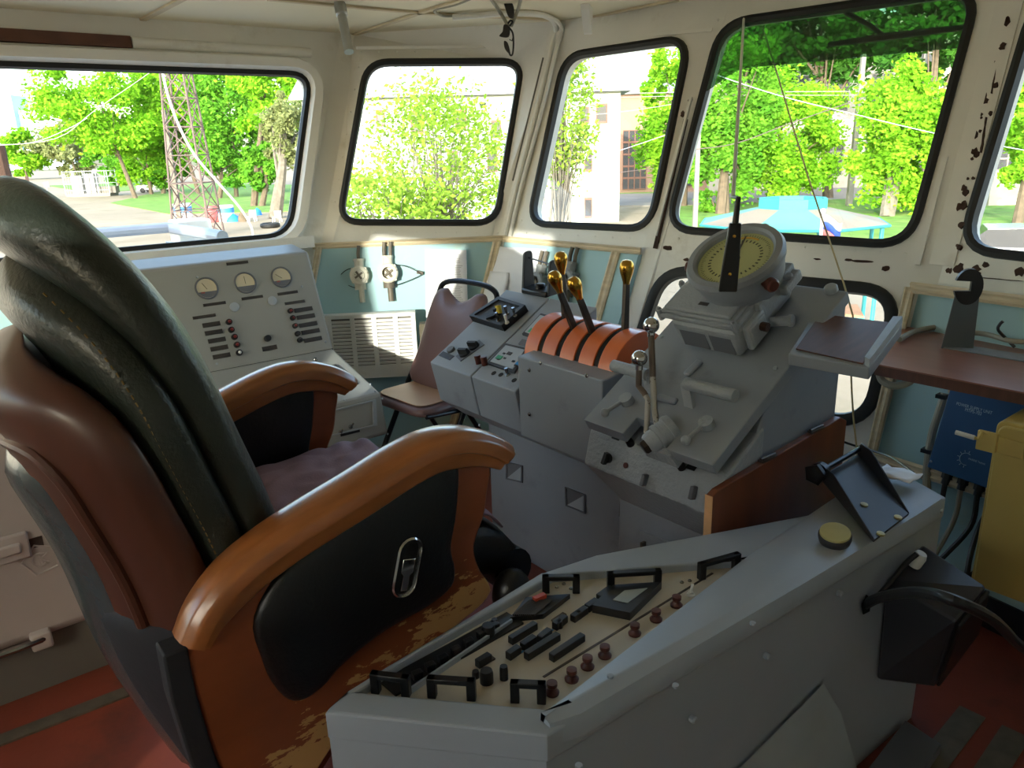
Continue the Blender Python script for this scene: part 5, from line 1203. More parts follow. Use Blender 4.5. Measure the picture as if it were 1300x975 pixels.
# blue power supply box on the lining
PX = Plane(PW5.o + n5 * .11, PW5.u, PW5.v)
if PX.n.dot(n5) < 0: PX.n = -PX.n; PX.M = PX.M @ Matrix.Diagonal((1, 1, -1, 1))
bx0, bt0 = PX.uv(1206, 486); bx1, _ = PX.uv(1290, 500); bxb, bb0 = PX.uv(1180, 594)
bxl = (bx0 + bxb) / 2; BW = .30; bt0 += .02
pb = thing('power_supply_box', 'blue metal box lettered POWER SUPPLY UNIT under the brown desk', 'electrical box', PX.pt(bxl + BW / 2, bb0, -.05))
q = MB(PX.M); q.loft([[(bxl, bb0, -.085), (bxl + BW, bb0, -.085), (bxl + BW, bb0, 0), (bxl, bb0, 0)], [(bxl, bt0, -.085), (bxl + BW, bt0, -.085), (bxl + BW, bt0, 0), (bxl, bt0, 0)]]); q.build('case', MT['blue_paint'], pb, smooth=False, bevel=.003)
def txtM(px, py, h=.0008):
    a, c = PX.uv(px, py); return PX.M @ Matrix.Translation((a, c, h))
wtx = (PX.at(1261, 522) - PX.at(1214.5, 514)).length
def fit_text(name, body, p0, p1, P=PX, m='lettering', parent=pb, h=.0008):
    a = V((*P.uv(*p0), 0)); c = V((*P.uv(*p1), 0)); L_ = (c - a).length; ang = math.atan2((c - a).y, (c - a).x); o = text_mesh(name, body, 1.0, Matrix.Identity(4), MT[m], parent, depth=0)
    o.data.transform(Matrix.Translation(OFF[parent.name])); xs = [v.co.x for v in o.data.vertices]; s_ = L_ / (max(xs) - min(xs)); mid = (a + c) / 2
    o.data.transform(Matrix.Translation(-OFF[parent.name]) @ P.M @ Matrix.Translation((mid.x, mid.y, h)) @ Matrix.Rotation(ang * 0, 4, 'Z') @ Matrix.Diagonal((s_, s_ * 1.15, 1, 1))); return o
fit_text('lettering', 'POWER SUPPLY UNIT', (1214.5, 515), (1261, 522)); fit_text('lettering', 'MTPS-703', (1226, 521), (1247, 525)); fit_text('lettering', 'MARINE Technic', (1230, 584), (1252, 588))
a, c = PX.uv(1227, 583); q = MB(PX.M)
q.tube([(a + .018 * cos(t), c + .018 * sin(t), .001) for t in [rad(60 + 230 * k / 16) for k in range(17)]], .0009, n=4)
for k in range(7): t = rad(80 + 190 * k / 6); q.tube([(a + .020 * cos(t), c + .020 * sin(t), .001), (a + .026 * cos(t), c + .026 * sin(t), .001)], .0009, n=4)
q.build('emblem', MT['lettering'], pb)
for px, py in ((1207, 489), (1279, 503), (1183, 586)): a, c = PX.uv(px, py); q = MB(PX.M); q.lathe((a, c, 0), (0, 0, 1), [(.004, 0), (.004, .002), (0, .003)], n=8); q.build('screw', MT['steel'], pb)
for k in range(5):
    q = MB(PX.M); a = bxl + .04 + k * .05; q.cyl((a, bb0 + .004, -.05), (a, bb0 - .022, -.05), .017, n=8); q.cyl((a, bb0 - .022, -.05), (a, bb0 - .04, -.05), .012, n=10); q.build('cable_gland', MT['plastic_black'], pb)
rg = random.Random(11)
for k in range(5):
    a = bxl + .04 + k * .05; p = PX.pt(a, bb0 - .038, -.05); e = PX.pt(a + rg.uniform(-.15, .1), bb0 - .42, -.07); q = MB()
    q.tube([p, p + V((rg.uniform(-.03, .03), -.02, -.10)), p.lerp(e, .6) + V((rg.uniform(-.06, .06), -.06, 0)), e], .008, n=8, smooth=5)
    tag(q.build('supply_cable', MT[('cable_black', 'cable_grey', 'cable_black', 'plate_dark', 'cable_black')[k]]), 'cable dropping in a tangle from the glands under the blue box', 'cable', 'cables under the blue box')
q = MB(); q.tube([PX.at(1200, 500, -.06), PX.at(1192, 525, -.05), PX.at(1184, 550, -.05), PX.at(1179, 580, -.05), PX.at(1177, 612, -.05), PX.at(1181, 650, -.05)], .012, n=10, smooth=5); cb_ = tag(q.build('conduit', MT['cable_grey']), 'grey conduit clipped along the left edge of the blue box', 'conduit')
for px, py in ((1197, 503), (1178, 572)): q = MB(); q.box(PX.at(px, py, -.05), (.03, .03, .012)); q.build('clip', MT['plastic_black'], cb_)
# black wires over the lining to the right console
q = MB(); q.tube([on_y(1068, 560, 2.15), on_y(1095, 569, 2.2), on_y(1130, 580, 2.15), on_y(1160, 600, 2.0)], .0035, n=6, smooth=6); tag(q.build('thin_wire', MT['cable_black']), 'thin black wire crossing the lining towards the near console', 'wire')
# yellow cabinet
yc = thing('fuse_cabinet', 'yellow steel cabinet with a wire latch at the frame edge right of the blue box', 'cabinet', (-.4, 2.1, .3))
yF = 2.0; A = on_y(1262, 532, yF); Bb = on_y(1237, 742, yF); xL = (A.x + Bb.x) / 2; zT_ = A.z; zB_ = on_y(1262, 752, yF).z
b = MB(); lp = [V((xL, yF, zB_)), V((xL + .48, yF, zB_)), V((xL + .48, yF, zT_)), V((xL, yF, zT_))]; b.prism(rounded(lp, [.004, .004, .02, .02]), (0, .155, 0)); b.build('case', MT['yellow_paint'], yc, bevel=.008)
b = MB(); lp = [V((xL + .008, yF - .012, zB_ + .006)), V((xL + .472, yF - .012, zB_ + .006)), V((xL + .472, yF - .012, zT_ - .008)), V((xL + .008, yF - .012, zT_ - .008))]; b.prism(rounded(lp, .022), (0, .013, 0)); yd = b.build('door', MT['yellow_paint'], yc, bevel=.004)
PY_ = Plane((xL, yF - .0125, zB_), (1, 0, 0), (0, 0, 1))
a, c = PY_.uv(1258, 560); q = MB(PY_.M); q.box((a - .004, c, .008), (.045, .05, .012)); q.box((a + .04, c - .004, .003), (.07, .042, .005)); lt = q.build('latch', MT['yellow_paint'], yd, bevel=.004)
h_ = [PY_.at(1254, 551, .012), PY_.at(1249, 548, .014), PY_.at(1246, 552, .016), PY_.at(1243, 557, .018), PY_.at(1238, 556, .02)]
q = MB(); q.tube(h_, .004, n=8, smooth=4); q.build('latch_wire', MT['yellow_paint'], lt); q = MB(); q.tube([h_[-1], PY_.at(1214, 549, .02)], .006, n=10); q.build('white_sleeve', MT['white_plastic'], lt)
for x in (xL + .1, xL + .38): b = MB(); b.span((x, yF + .15, zT_ - .12), (x + .04, rw(x, .5).y - .02, zT_ - .06)); b.build('wall_bracket', MT['grey_dark'], yc)
# junction box and cable near the deck
jb = thing('junction_box', 'white junction box with a round gland low on the wall under the yellow cabinet', 'electrical box', rw(-.62, .1))
yj = 2.33; c_ = on_y(1240, 838, yj); b = MB(); b.box((c_.x, yj + .03, c_.z), (.14, .06, .13)); b.build('case', MT['white_plastic'], jb, bevel=.006)
b = MB(); q0 = c_ + V((-.01, -.002, .055)); b.cyl(q0, q0 + V((.05, -.02, .03)), .024, n=12); b.cyl(q0 + V((.05, -.02, .03)), q0 + V((.10, -.04, .03)), .018, n=12); b.build('gland', MT['plastic_dark'], jb)
b = MB(); b.span((c_.x - .03, yj + .055, c_.z - .03), (c_.x + .03, rw(c_.x, .2).y - .001, c_.z + .03)); b.build('mount', MT['plastic_dark'], jb)

# =====================================================================
# LOW GREY CABINET BEHIND THE ARMCHAIR
# =====================================================================
gk = thing('equipment_cabinet', 'pale grey metal cabinet with an embossed pentagon mark, behind the armchair', 'cabinet', (-2.42, -.18, 0))
b = MB(); b.span((-2.62, -.70, .17), (-2.20, .335, .74)); b.build('case', MT['cabinet_grey'], gk, bevel=.03, seg=4, smooth=True)
b = MB(); b.span((-2.60, -.68, 0), (-2.235, .32, .17)); b.build('plinth', MT['plinth_grey'], gk)
PK_ = Plane((-2.2, 0, 0), (0, 1, 0), (0, 0, 1))
a, c = PK_.uv(52, 710); q = MB(PK_.M); lp = [(a + .045 * cos(t), c + .045 * sin(t) * 1.0, .001) for t in [rad(90 + 72 * k + 12) for k in range(5)]]; q.tube(lp, .003, n=6, closed=True)
q.tube([(a + .018 * cos(t) - .004, c + .018 * sin(t), .001) for t in [rad(50 + 260 * k / 10) for k in range(11)]], .003, n=6); q.tube([(a - .002, c - .014, .001), (a - .002, c + .014, .001)], .003, n=6); q.tube([(a + .016, c + .014, .001), (a - .002, c, .001), (a + .016, c - .014, .001)], .003, n=6); q.build('embossed_mark', MT['cabinet_grey'], gk)
a, c = PK_.uv(40, 690); q = MB(PK_.M); q.box((a, c, .0006), (.05, .028, .0012)); q.build('label_plate', MT['dark_steel'], gk)
a, c = PK_.uv(8, 697); q = MB(PK_.M); q.box((a, c, .006), (.10, .075, .014)); q.box((a, c, .016), (.06, .03, .012)); q.build('catch', MT['cabinet_grey'], gk, bevel=.008)
q = MB(); q.tube([PK_.at(-40, 845, .018), PK_.at(22, 824, .018), PK_.at(52, 812, .02), PK_.at(60, 806, .01)], .010, n=10); q.build('latch_bar', MT['steel'], gk); q = MB(); q.box(PK_.at(52, 812, .010), (.03, .05, .05)); q.build('latch_block', MT['cabinet_grey'], gk, bevel=.006)

# =====================================================================
# THINGS UNDER THE CEILING
# =====================================================================
s0 = on_z(431, 4, ZC - .004); s1 = on_y(443, 66, s0.y - .03)
sp_ = thing('tube_lamp', 'silver tube lamp hanging aslant from the ceiling above the side window', 'lamp', s0)
d = (s1 - s0).normalized(); b = MB(); b.lathe(s0, d, [(.020, 0), (.022, .006), (.022, .05), (.017, .055), (.017, (s1 - s0).length * .9), (.0175, (s1 - s0).length * .9), (.0175, (s1 - s0).length), (.012, (s1 - s0).length)], n=20); b.build('tube', MT['silver_tube'], sp_)
b = MB(); b.cyl(s0 + V((0, 0, .004)), s0 - V((0, 0, .02)), .02); b.build('mount', MT['silver_tube'], sp_)
gl = on_z(652, 8, ZC); g0 = on_y(648, 30, gl.y - .05)
sg = thing('sunglasses', 'dark sunglasses dangling from loose cables under the ceiling', 'sunglasses', g0)
Pg = Plane(g0, CAMX, (0, 0, 1))
def lens(pxs, name, m='smoke', t=.006):
    q = MB(); lp = spline([Pg.at(*p) for p in pxs], 4, True); c = sum(lp, V()) / len(lp); n_ = Pg.n
    q.loft([[c + (p - c) * .9 - n_ * t * .4 for p in lp], lp, [c + (p - c) * .9 + n_ * t * .6 for p in lp]]); return q.build(name, MT[m], sg)
lens([(640, 2), (649, 2), (653, 12), (652, 23), (646, 22), (642, 12)], 'lens', 'plate_dark'); lens([(640, 31), (647, 34), (646, 47), (634, 46), (638, 40)], 'lens', 'plate_dark'); lens([(640, 52), (645, 55), (648, 69), (641, 62)], 'lens', 'plate_dark')
q = MB(); q.tube([Pg.at(646, 34, .004), Pg.at(651, 42, .004), Pg.at(652, 55, .006), Pg.at(651, 68, .004), Pg.at(648, 70, .004), Pg.at(645, 62, .002)], .0035, n=6, smooth=4); q.tube([Pg.at(645, 30), Pg.at(648, 26), Pg.at(651, 28), Pg.at(647, 33)], .004, n=6, smooth=3); q.tube([Pg.at(647, 50), Pg.at(650, 52), Pg.at(652, 46)], .0025, n=6); q.build('frame', MT['plastic_black'], sg)
for i, (p0, p1, p2) in enumerate((((622, -4), (634, 14), (646, 34)), ((662, -4), (657, 14), (649, 33)))):
    q = MB(); q.tube([on_z(*p0, ZC - .005), Pg.at(*p1, -.02), Pg.at(*p2, -.006)], .007, n=8, smooth=5); tag(q.build('hanging_cable', MT['cable_grey']), ('grey cable sagging from the ceiling to the sunglasses on their left side', 'grey cable sagging from the ceiling to the sunglasses on their right side')[i], 'cable')
q = MB(); q.tube([on_z(600, -3, ZC - .008), on_z(580, 5, ZC - .008), on_z(556, 11, ZC - .008), on_z(552, 15, ZC - .008), on_z(565, 20, ZC - .012), on_z(588, 19, ZC - .01), on_z(640, 16, ZC - .008)], .006, n=8, smooth=5); tag(q.build('ceiling_cable', MT['cable_grey']), 'loose grey cable looped along the ceiling battens beside the sunglasses', 'cable')
b0 = on_z(742, 10, ZC); dd = V((.6, -.8, 0)).normalized(); ss = V((.8, .6, 0))
wbk = MB(); wbk.prism([b0, b0 + dd * .10, b0 + dd * .09 - V((0, 0, .02)), b0 - V((0, 0, .10)) + dd * .02, b0 - V((0, 0, .10))], ss * .035); tag(wbk.build('ceiling_bracket', MT['white_paint'], smooth=False, bevel=.003), 'white-painted wedge bracket under the ceiling above the front windows', 'bracket')
# =====================================================================
# OUTDOORS (the quay and the yard below the bridge)
# =====================================================================
GZ = -2.7
add('dirt', (150, 136, 114), .95, var=.12, scale=.12, dirt=((128, 116, 92), .40, .35, .1))
add('lawn', (98, 138, 48), .95, var=.3, scale=1.2, dirt=((128, 146, 70), .4, .5, .1))
add('asphalt', (136, 130, 122), .95, var=.1, scale=.5)
add('house_wall', (178, 186, 178), .9, var=.03, scale=.4)
add('roof_sheet', (160, 162, 164), .6, var=.06, scale=.8)
add('window_dark', (64, 66, 70), .2, var=.2, scale=.6)
add('window_frame', (120, 84, 70), .7)
add('shed_brown', (150, 122, 104), .9, var=.15, scale=.6)
add('brick_pale', (180, 172, 158), .95, var=.12, scale=1.2)
add('bark', (96, 84, 68), .95, var=.3, scale=4, bump=.4, bscale=10)
add('bark_pale', (112, 106, 94), .95, var=.3, scale=4)
add('concrete', (128, 125, 116), .9, var=.08, scale=1.5)
add('tower_steel', (98, 84, 80), .8, var=.15, scale=2)
add('turquoise', (48, 142, 148), .6, var=.06, scale=2); add('canopy_beige', (136, 124, 104), .7, var=.1, scale=1.2, dirt=((112, 136, 122), .35, 1.0, .12)); add('canopy_mint', (92, 150, 136), .7, var=.1, scale=1.5)
add('plank', (164, 124, 92), .8, var=.15, scale=3)
add('flag_white', (240, 240, 240), .8); add('flag_blue', (58, 92, 190), .8); add('flag_red', (206, 120, 118), .8)
add('barrel_red', (206, 84, 84), .5); add('barrel_white', (235, 238, 240), .5); add('tarp_blue', (40, 130, 220), .6, bump=.4, bscale=6); add('barrel_blue', (60, 140, 220), .5)
add('tower_glass', (186, 208, 226), .6, var=.08, scale=.05); add('car_silver', (196, 198, 200), .25, .6); add('rail_grey', (170, 176, 186), .45, .2); add('hawser', (190, 186, 168), .8)
add('mesh_grey', (140, 140, 138), .7); add('brick_red', (166, 116, 104), .9, var=.15, scale=1)
MT['leaf_a'] = mat_leaf('leaf_a', (108, 172, 36), (158, 206, 58)); MT['leaf_b'] = mat_leaf('leaf_b', (84, 148, 44), (126, 184, 58)); MT['leaf_c'] = mat_leaf('leaf_c', (120, 160, 48), (158, 188, 78)); MT['leaf_d'] = mat_leaf('leaf_d', (58, 110, 44), (92, 148, 56)); MT['leaf_pale'] = mat_leaf('leaf_pale', (128, 140, 84), (158, 166, 116))
def gz(px, py): return on_z(px, py, GZ)
def at_depth(px, py, depth):
    d = ray(px, py); return ORG + d * (depth / F)
def depth_of(p): return (V(p) - ORG).dot(CAMF)
def hor(v): v = V((v.x, v.y, 0)); return v.normalized()
FR = hor(CAMX)                      # along the view, to the right
FB = hor(CAMF)                      # away from the camera
b = MB(); c = V((-60, 55, GZ)); b.span((-420, -120, GZ - .3), (140, 420, GZ)); struct(b.build('ground', MT['dirt'], smooth=False))
def patch(name, pxs, m, h):
    b = MB(); lp = [gz(*p) for p in pxs]; b.loft([[p - V((0, 0, .05)) for p in lp], [p + V((0, 0, h)) for p in lp]]); return struct(b.build(name, MT[m], smooth=False))
patch('lawn_left', [(140, 258), (215, 272), (400, 268), (420, 236), (250, 232)], 'lawn', .04)
patch('lawn_front', [(786, 247), (840, 250), (840, 236), (790, 234)], 'lawn', .04)
patch('lawn_right', [(840, 262), (880, 300), (1160, 330), (1400, 300), (1400, 250), (1000, 246)], 'lawn', .04)
patch('lawn_fence', [(120, 246), (230, 236), (200, 230), (60, 236)], 'lawn', .05)
patch('road', [(780, 262), (860, 262), (1300, 244), (1300, 232), (860, 246), (780, 247)], 'asphalt', .06)

# ---- trees -----------------------------------------------------------
def leaf_cloud(b, c, rad_, n, size, rg, puffs, flat=.8):
    cs = []
    for i in range(puffs):
        while True:
            d = V((rg.uniform(-1, 1), rg.uniform(-1, 1), rg.uniform(-1, 1)))
            if .1 < d.length < 1: break
        d = d.normalized() * (d.length ** .5); cs.append((c + V((d.x * rad_.x, d.y * rad_.y, d.z * rad_.z)) * rg.uniform(.62, 1.02), rg.uniform(.14, .36)))
    new = b.bm.verts.new; nf = b.bm.faces.new
    for i in range(n):
        pc, pr = cs[i % puffs]
        d = V((rg.gauss(0, 1), rg.gauss(0, 1), rg.gauss(0, 1))).normalized() * (rg.random() ** .5) * pr * (1.0 if rg.random() > .1 else 1.5)
        p = pc + V((d.x * rad_.x, d.y * rad_.y, d.z * rad_.z * flat))
        a = V((rg.gauss(0, 1), rg.gauss(0, 1), rg.gauss(0, .6))).normalized(); e = a.orthogonal().normalized(); e = (e + a.cross(e) * rg.uniform(-1, 1)).normalized(); s = size * rg.uniform(.6, 1.3)
        nf((new(p - a * s), new(p + e * s * .55), new(p + a * s), new(p - e * s * .55)))
    return cs
TG = 'trees around the yard'
def tree(name, label, base, crown, half, leaf, n, size, seed, bark='bark', trunk_r=.22, puffs=30, lean=0, sink=0, flat=.8, group=TG, depth=None, twigs=8, forks=1):
    rg = random.Random(seed)
    if depth is None: p = gz(*base); dp = depth_of(p)
    else:
        d = ray(*base); t = depth / F; q = ORG + d * t; p = V((q.x, q.y, GZ)); dp = depth
    c = at_depth(*crown, dp); rx = half[0] * dp / F; rz = half[1] * dp / F
    t = thing(name, label, 'tree', p, group)
    b = MB(); cs = leaf_cloud(b, c, V((rx, rx, rz)), int(n * (2.2 if depth is None else 1)), size * (.62 if depth is None else 1), rg, int(puffs * 1.6), flat)
    for f in b.bm.faces: pass
    off = V(p); bmesh.ops.translate(b.bm, verts=b.bm.verts[:], vec=-off); me = bpy.data.meshes.new('crown'); b.bm.to_mesh(me); b.bm.free(); me.materials.append(MT[leaf]); o = bpy.data.objects.new('crown', me); COL.objects.link(o); o.parent = t; OFF[o.name] = off
    b = MB()
    top = c + V((0, 0, rz * .35)); 
    for k in range(forks):
        bx = p + (V((rg.uniform(-.5, .5), rg.uniform(-.5, .5), 0)) if k else V()); tp = top + V((rg.uniform(-.4, .4) * rx, rg.uniform(-.4, .4) * rx, 0)) * (1 if k else .3)
        mid = bx.lerp(tp, .45) + V((rg.uniform(-.3, .3), rg.uniform(-.3, .3), 0)); b.tube([bx - V((0, 0, .05)), bx.lerp(mid, .5), mid, tp], [trunk_r * 1.15, trunk_r, trunk_r * .75, trunk_r * .2], n=8)
    for q, r_ in cs[:twigs]:
        s_ = p.lerp(top, rg.uniform(.35, .75)); b.tube([s_, s_.lerp(q, .5) + V((0, 0, .15)), q], [trunk_r * .35, trunk_r * .22, trunk_r * .06], n=5)
    b.build('trunk', MT[bark], t); return t
# seen through the long side window
tree('birch_tree', 'tall bright tree at the left of the side window, crown reaching over the open sky', (172, 252), (125, 140), (78, 66), 'leaf_a', 8000, .40, 1, puffs=34)
tree('birch_tree', 'tree right behind the lattice mast, its crown crossed by the mast', (252, 246), (222, 148), (62, 92), 'leaf_a', 8200, .40, 2, puffs=36)
tree('birch_tree', 'dense tree between the lattice mast and the grey-leaved tree', (300, 250), (292, 140), (58, 92), 'leaf_b', 8200, .40, 3, puffs=36)
tree('poplar_tree', 'thick bare-trunked tree with greyish sparse leaves at the side window edge', (349, 277), (366, 165), (38, 52), 'leaf_pale', 3000, .24, 4, 'bark_pale', .42, puffs=26)
tree('birch_tree', 'tree filling the upper right corner of the side window', (322, 262), (352, 110), (70, 62), 'leaf_a', 6500, .34, 5, puffs=30, trunk_r=.28)
tree('birch_tree', 'slender tree just left of the lattice mast, light green', (192, 247), (185, 195), (40, 48), 'leaf_a', 4500, .36, 6, puffs=20)
tree('willow_tree', 'low grey-green tree far beyond the wire cage', (98, 226), (85, 188), (40, 34), 'leaf_pale', 2600, .9, 7, puffs=24)
tree('willow_tree', 'low bright tree at the far left, beneath the distant tower block', (35, 228), (28, 196), (34, 28), 'leaf_a', 2600, .9, 8, puffs=24)
tree('birch_tree', 'low green tree between the wire cage and the tall bright tree', (150, 236), (146, 200), (36, 34), 'leaf_b', 3400, .6, 9, puffs=20)
for i, (px, py) in enumerate(((207, 246), (278, 252), (332, 262))):
    tree('young_tree', ('young bare-stemmed tree immediately right of the slender one, left of the mast', 'young bare-stemmed tree right of the mast foot', 'young bare-stemmed tree beside the thick trunk')[i], (px, py), (px + 4, 212), (34, 30), 'leaf_b', 2600, .34, 20 + i, puffs=14, trunk_r=.26)
# through the two middle windows
tree('airy_bush', 'airy yellow-green tree close outside the corner window, hiding the white house', (560, 330), (560, 215), (120, 118), 'leaf_c', 7500, .046, 31, 'bark_pale', .035, puffs=150, depth=13, twigs=120, forks=7, flat=.9)
tree('airy_bush', 'airy yellow-green tree with bare twigs at the left edge of the narrow front window', (705, 320), (714, 150), (52, 100), 'leaf_c', 3200, .050, 32, 'bark_pale', .045, puffs=70, depth=14, twigs=60, forks=4)
tree('airy_bush', 'airy low shoots rising at the bottom of the corner window', (500, 340), (490, 270), (90, 56), 'leaf_c', 3000, .048, 33, 'bark_pale', .04, puffs=70, depth=12, twigs=60, forks=5)
tree('maple_tree', 'bright leafy tree at the right edge of the narrow front window', (868, 262), (858, 150), (48, 90), 'leaf_a', 6500, .28, 34, puffs=34)
# through the big front window
tree('maple_tree', 'twin-trunked bright tree behind the gazebo, left part of the big front window', (915, 272), (925, 140), (66, 104), 'leaf_b', 8500, .26, 41, 'bark', .28, puffs=36, forks=2)
tree('maple_tree', 'yellow-green bushy tree behind the middle of the gazebo', (990, 262), (1000, 178), (76, 78), 'leaf_a', 8500, .24, 42, puffs=40)
tree('maple_tree', 'yellow-green leafy tree right of the concrete pole', (1128, 275), (1150, 178), (68, 98), 'leaf_a', 9500, .24, 43, 'bark_pale', .3, puffs=42, forks=2)
tree('maple_tree', 'tall darker tree towering behind the others, cut off by the window top', (1052, 252), (1030, 45), (112, 70), 'leaf_d', 5200, .42, 44, puffs=44, trunk_r=.34)
tree('maple_tree', 'tall dark tree behind the right end of the wiper blade', (1170, 258), (1190, 40), (70, 66), 'leaf_d', 4200, .40, 45, puffs=36, trunk_r=.3)
tree('maple_tree', 'tall dark tree behind the left corner of the big front window', (935, 258), (935, 50), (56, 54), 'leaf_d', 4200, .38, 46, puffs=34, trunk_r=.3)
tree('maple_tree', 'yellow-green tree seen through the window at the right frame edge', (1292, 285), (1330, 165), (66, 92), 'leaf_a', 6500, .26, 47, puffs=36)
tree('low_bush', 'small rounded bush on the grass right of the gazebo', (1225, 275), (1225, 245), (26, 26), 'leaf_a', 1800, .2, 48, puffs=16, trunk_r=.08)
tree('low_bush', 'small green bush on the grass left of the gazebo, by the light pole', (902, 270), (900, 255), (22, 18), 'leaf_b', 1400, .18, 49, puffs=14, trunk_r=.06)

# ---- white house -----------------------------------------------------
A = gz(786, 281); HP = Plane(A, -FR, (0, 0, 1)); HZ = on_z
ev = HP.uv(786, 116)[1]; Lh = HP.uv(436, 200)[0] + 2
hs1 = thing('white_house', 'white two-storey house with brown-framed windows beyond the front windows', 'house', A)
b = MB(); b.hexa([A, A - FR * Lh, A - FR * Lh + FB * 9, A + FB * 9], [p + V((0, 0, ev)) for p in (A, A - FR * Lh, A - FR * Lh + FB * 9, A + FB * 9)]); b.build('walls', MT['house_wall'], hs1, smooth=False)
b = MB(); e = V((0, 0, ev)); o_ = .55
r0, r1 = A + FR * o_ - FB * o_ + e, A - FR * (Lh + o_) - FB * o_ + e; r2, r3 = A + FR * o_ + FB * (9 + o_) + e, A - FR * (Lh + o_) + FB * (9 + o_) + e
k0, k1 = A - FR * 3.5 + FB * 4.5 + e + V((0, 0, 2.3)), A - FR * (Lh + o_) + FB * 4.5 + e + V((0, 0, 2.3))
for tri in ((r0, r1, k1, k0), (r2, r0, k0), (r3, r2, k0, k1)): b.loft([list(tri), [p + V((0, 0, .12)) for p in tri]])
b.build('roof', MT['roof_sheet'], hs1, smooth=False)
b = MB(); q = HP.uv(786, 174)[1]; b.hexa([A - FB * .08 + V((0, 0, q - .1)), A - FR * Lh - FB * .08 + V((0, 0, q - .1)), A - FR * Lh + V((0, 0, q - .1)), A + V((0, 0, q - .1))], [p + V((0, 0, q + .1)) for p in (A - FB * .08, A - FR * Lh - FB * .08, A - FR * Lh, A)]); b.build('belt_course', MT['house_wall'], hs1, smooth=False)
def house_window(px, py, w, h, dark='window_dark'):
    a, c = HP.uv(px, py); k = (HP.uv(px, py)[0] - HP.uv(px + 1, py)[0]); w *= k; h *= k; o2 = HP.pt(a, c) - FB * .05
    b = MB(); x_ = FR * (w / 2); z_ = V((0, 0, h / 2)); ou = [o2 - x_ - z_, o2 + x_ - z_, o2 + x_ + z_, o2 - x_ + z_]; inn = [o2 + (p - o2) * .78 for p in ou]; b.fill(ou, [inn], FB * .10)
    f = b.build('window', MT['window_frame'], hs1, smooth=False); b = MB(); b.loft([[p + FB * .03 for p in inn], [p + FB * .06 for p in inn]]); b.build('pane', MT[dark], f, smooth=False)
for px, py, w, h in ((764, 144, 15, 24), (742, 146, 12, 20), (747, 204, 10, 27), (747, 264, 10, 26), (483, 150, 11, 20), (529, 155, 16, 28), (585, 152, 14, 24), (630, 165, 13, 24), (690, 150, 12, 22), (690, 204, 12, 26), (625, 205, 13, 26), (575, 205, 13, 26)): house_window(px, py, w, h)
a, c = HP.uv(737, 195); o2 = HP.pt(a, c); b = MB(); b.hexa([o2 - FR * .4 - V((0, 0, .28)), o2 + FR * .4 - V((0, 0, .28)), o2 + FR * .4 - V((0, 0, .28)) - FB * .35, o2 - FR * .4 - V((0, 0, .28)) - FB * .35], [o2 - FR * .4 + V((0, 0, .28)), o2 + FR * .4 + V((0, 0, .28)), o2 + FR * .4 + V((0, 0, .28)) - FB * .35, o2 - FR * .4 + V((0, 0, .28)) - FB * .35]); ac = b.build('air_conditioner', MT['white_plastic'], hs1, smooth=False)
b = MB(); b.cyl(o2 - FB * .35 + FR * .1, o2 - FB * .37 + FR * .1, .2, n=18); b.build('fan_grille', MT['mesh_grey'], ac)
b = MB(); b.cyl(HP.at(613, 131) - FB * .5, HP.at(613, 137) - FB * .5, .22, .1, n=12); b.tube([HP.at(613, 131) - FB * .5, HP.at(613, 131)], .05); b.build('wall_lamp', MT['plastic_dark'], hs1)
# brown shed right of the house
def block(name, label, cat, p, wdt, dpt, hgt, m, wins, roof=None, group=None, fm='window_frame'):
    t = thing(name, label, cat, p); P = Plane(p, FR, (0, 0, 1)); b = MB(); b.hexa([p, p + FR * wdt, p + FR * wdt + FB * dpt, p + FB * dpt], [q + V((0, 0, hgt)) for q in (p, p + FR * wdt, p + FR * wdt + FB * dpt, p + FB * dpt)]); b.build('walls', MT[m], t, smooth=False)
    if roof:
        b = MB(); lp = [p - FR * .6 - FB * .6, p + FR * (wdt + .6) - FB * .6, p + FR * (wdt + .6) + FB * (dpt + .6), p - FR * .6 + FB * (dpt + .6)]; b.hexa([q + V((0, 0, hgt + (0 if i < 2 else roof))) for i, q in enumerate(lp)], [q + V((0, 0, hgt + .25 + (0 if i < 2 else roof))) for i, q in enumerate(lp)]); b.build('roof', MT['roof_sheet'], t, smooth=False)
    for (x, z, w, h, nx, nz) in wins:
        o2 = p + FR * x + V((0, 0, z)) - FB * .06; b = MB(); holes = []
        ou = [o2, o2 + FR * w, o2 + FR * w + V((0, 0, h)), o2 + V((0, 0, h))]
        for i in range(nx):
            for j in range(nz):
                x0, x1 = w * (i + .08) / nx, w * (i + .92) / nx; z0, z1 = h * (j + .08) / nz, h * (j + .92) / nz; holes.append([o2 + FR * x0 + V((0, 0, z0)), o2 + FR * x1 + V((0, 0, z0)), o2 + FR * x1 + V((0, 0, z1)), o2 + FR * x0 + V((0, 0, z1))])
        b.fill(ou, holes, FB * .10); f = b.build('window', MT[fm], t, smooth=False); b = MB(); b.loft([[q + FB * .05 for q in ou], [q + FB * .07 for q in ou]]); b.build('pane', MT['window_dark'], f, smooth=False)
    return t
p = gz(768, 246); sc_ = depth_of(p) / F
block('workshop', 'pale workshop with a large grid window between the white house and the leafy tree', 'building', p, 150 * sc_, 14, 118 * sc_, 'shed_brown', [(22 * sc_, 4 * sc_, 30 * sc_, 72 * sc_, 4, 5), (70 * sc_, 6 * sc_, 40 * sc_, 66 * sc_, 4, 5)], roof=2.5)
p = gz(900, 243); sc_ = depth_of(p) / F
block('brick_building', 'long pale brick building with dark windows behind the trees of the big front window', 'building', p, 480 * sc_, 14, 200 * sc_, 'brick_pale', [((x) * sc_, z * sc_, 26 * sc_, 42 * sc_, 2, 3) for z in (16, 92, 142) for x in (40, 90, 140, 192, 240, 300, 360, 420)], fm='concrete')
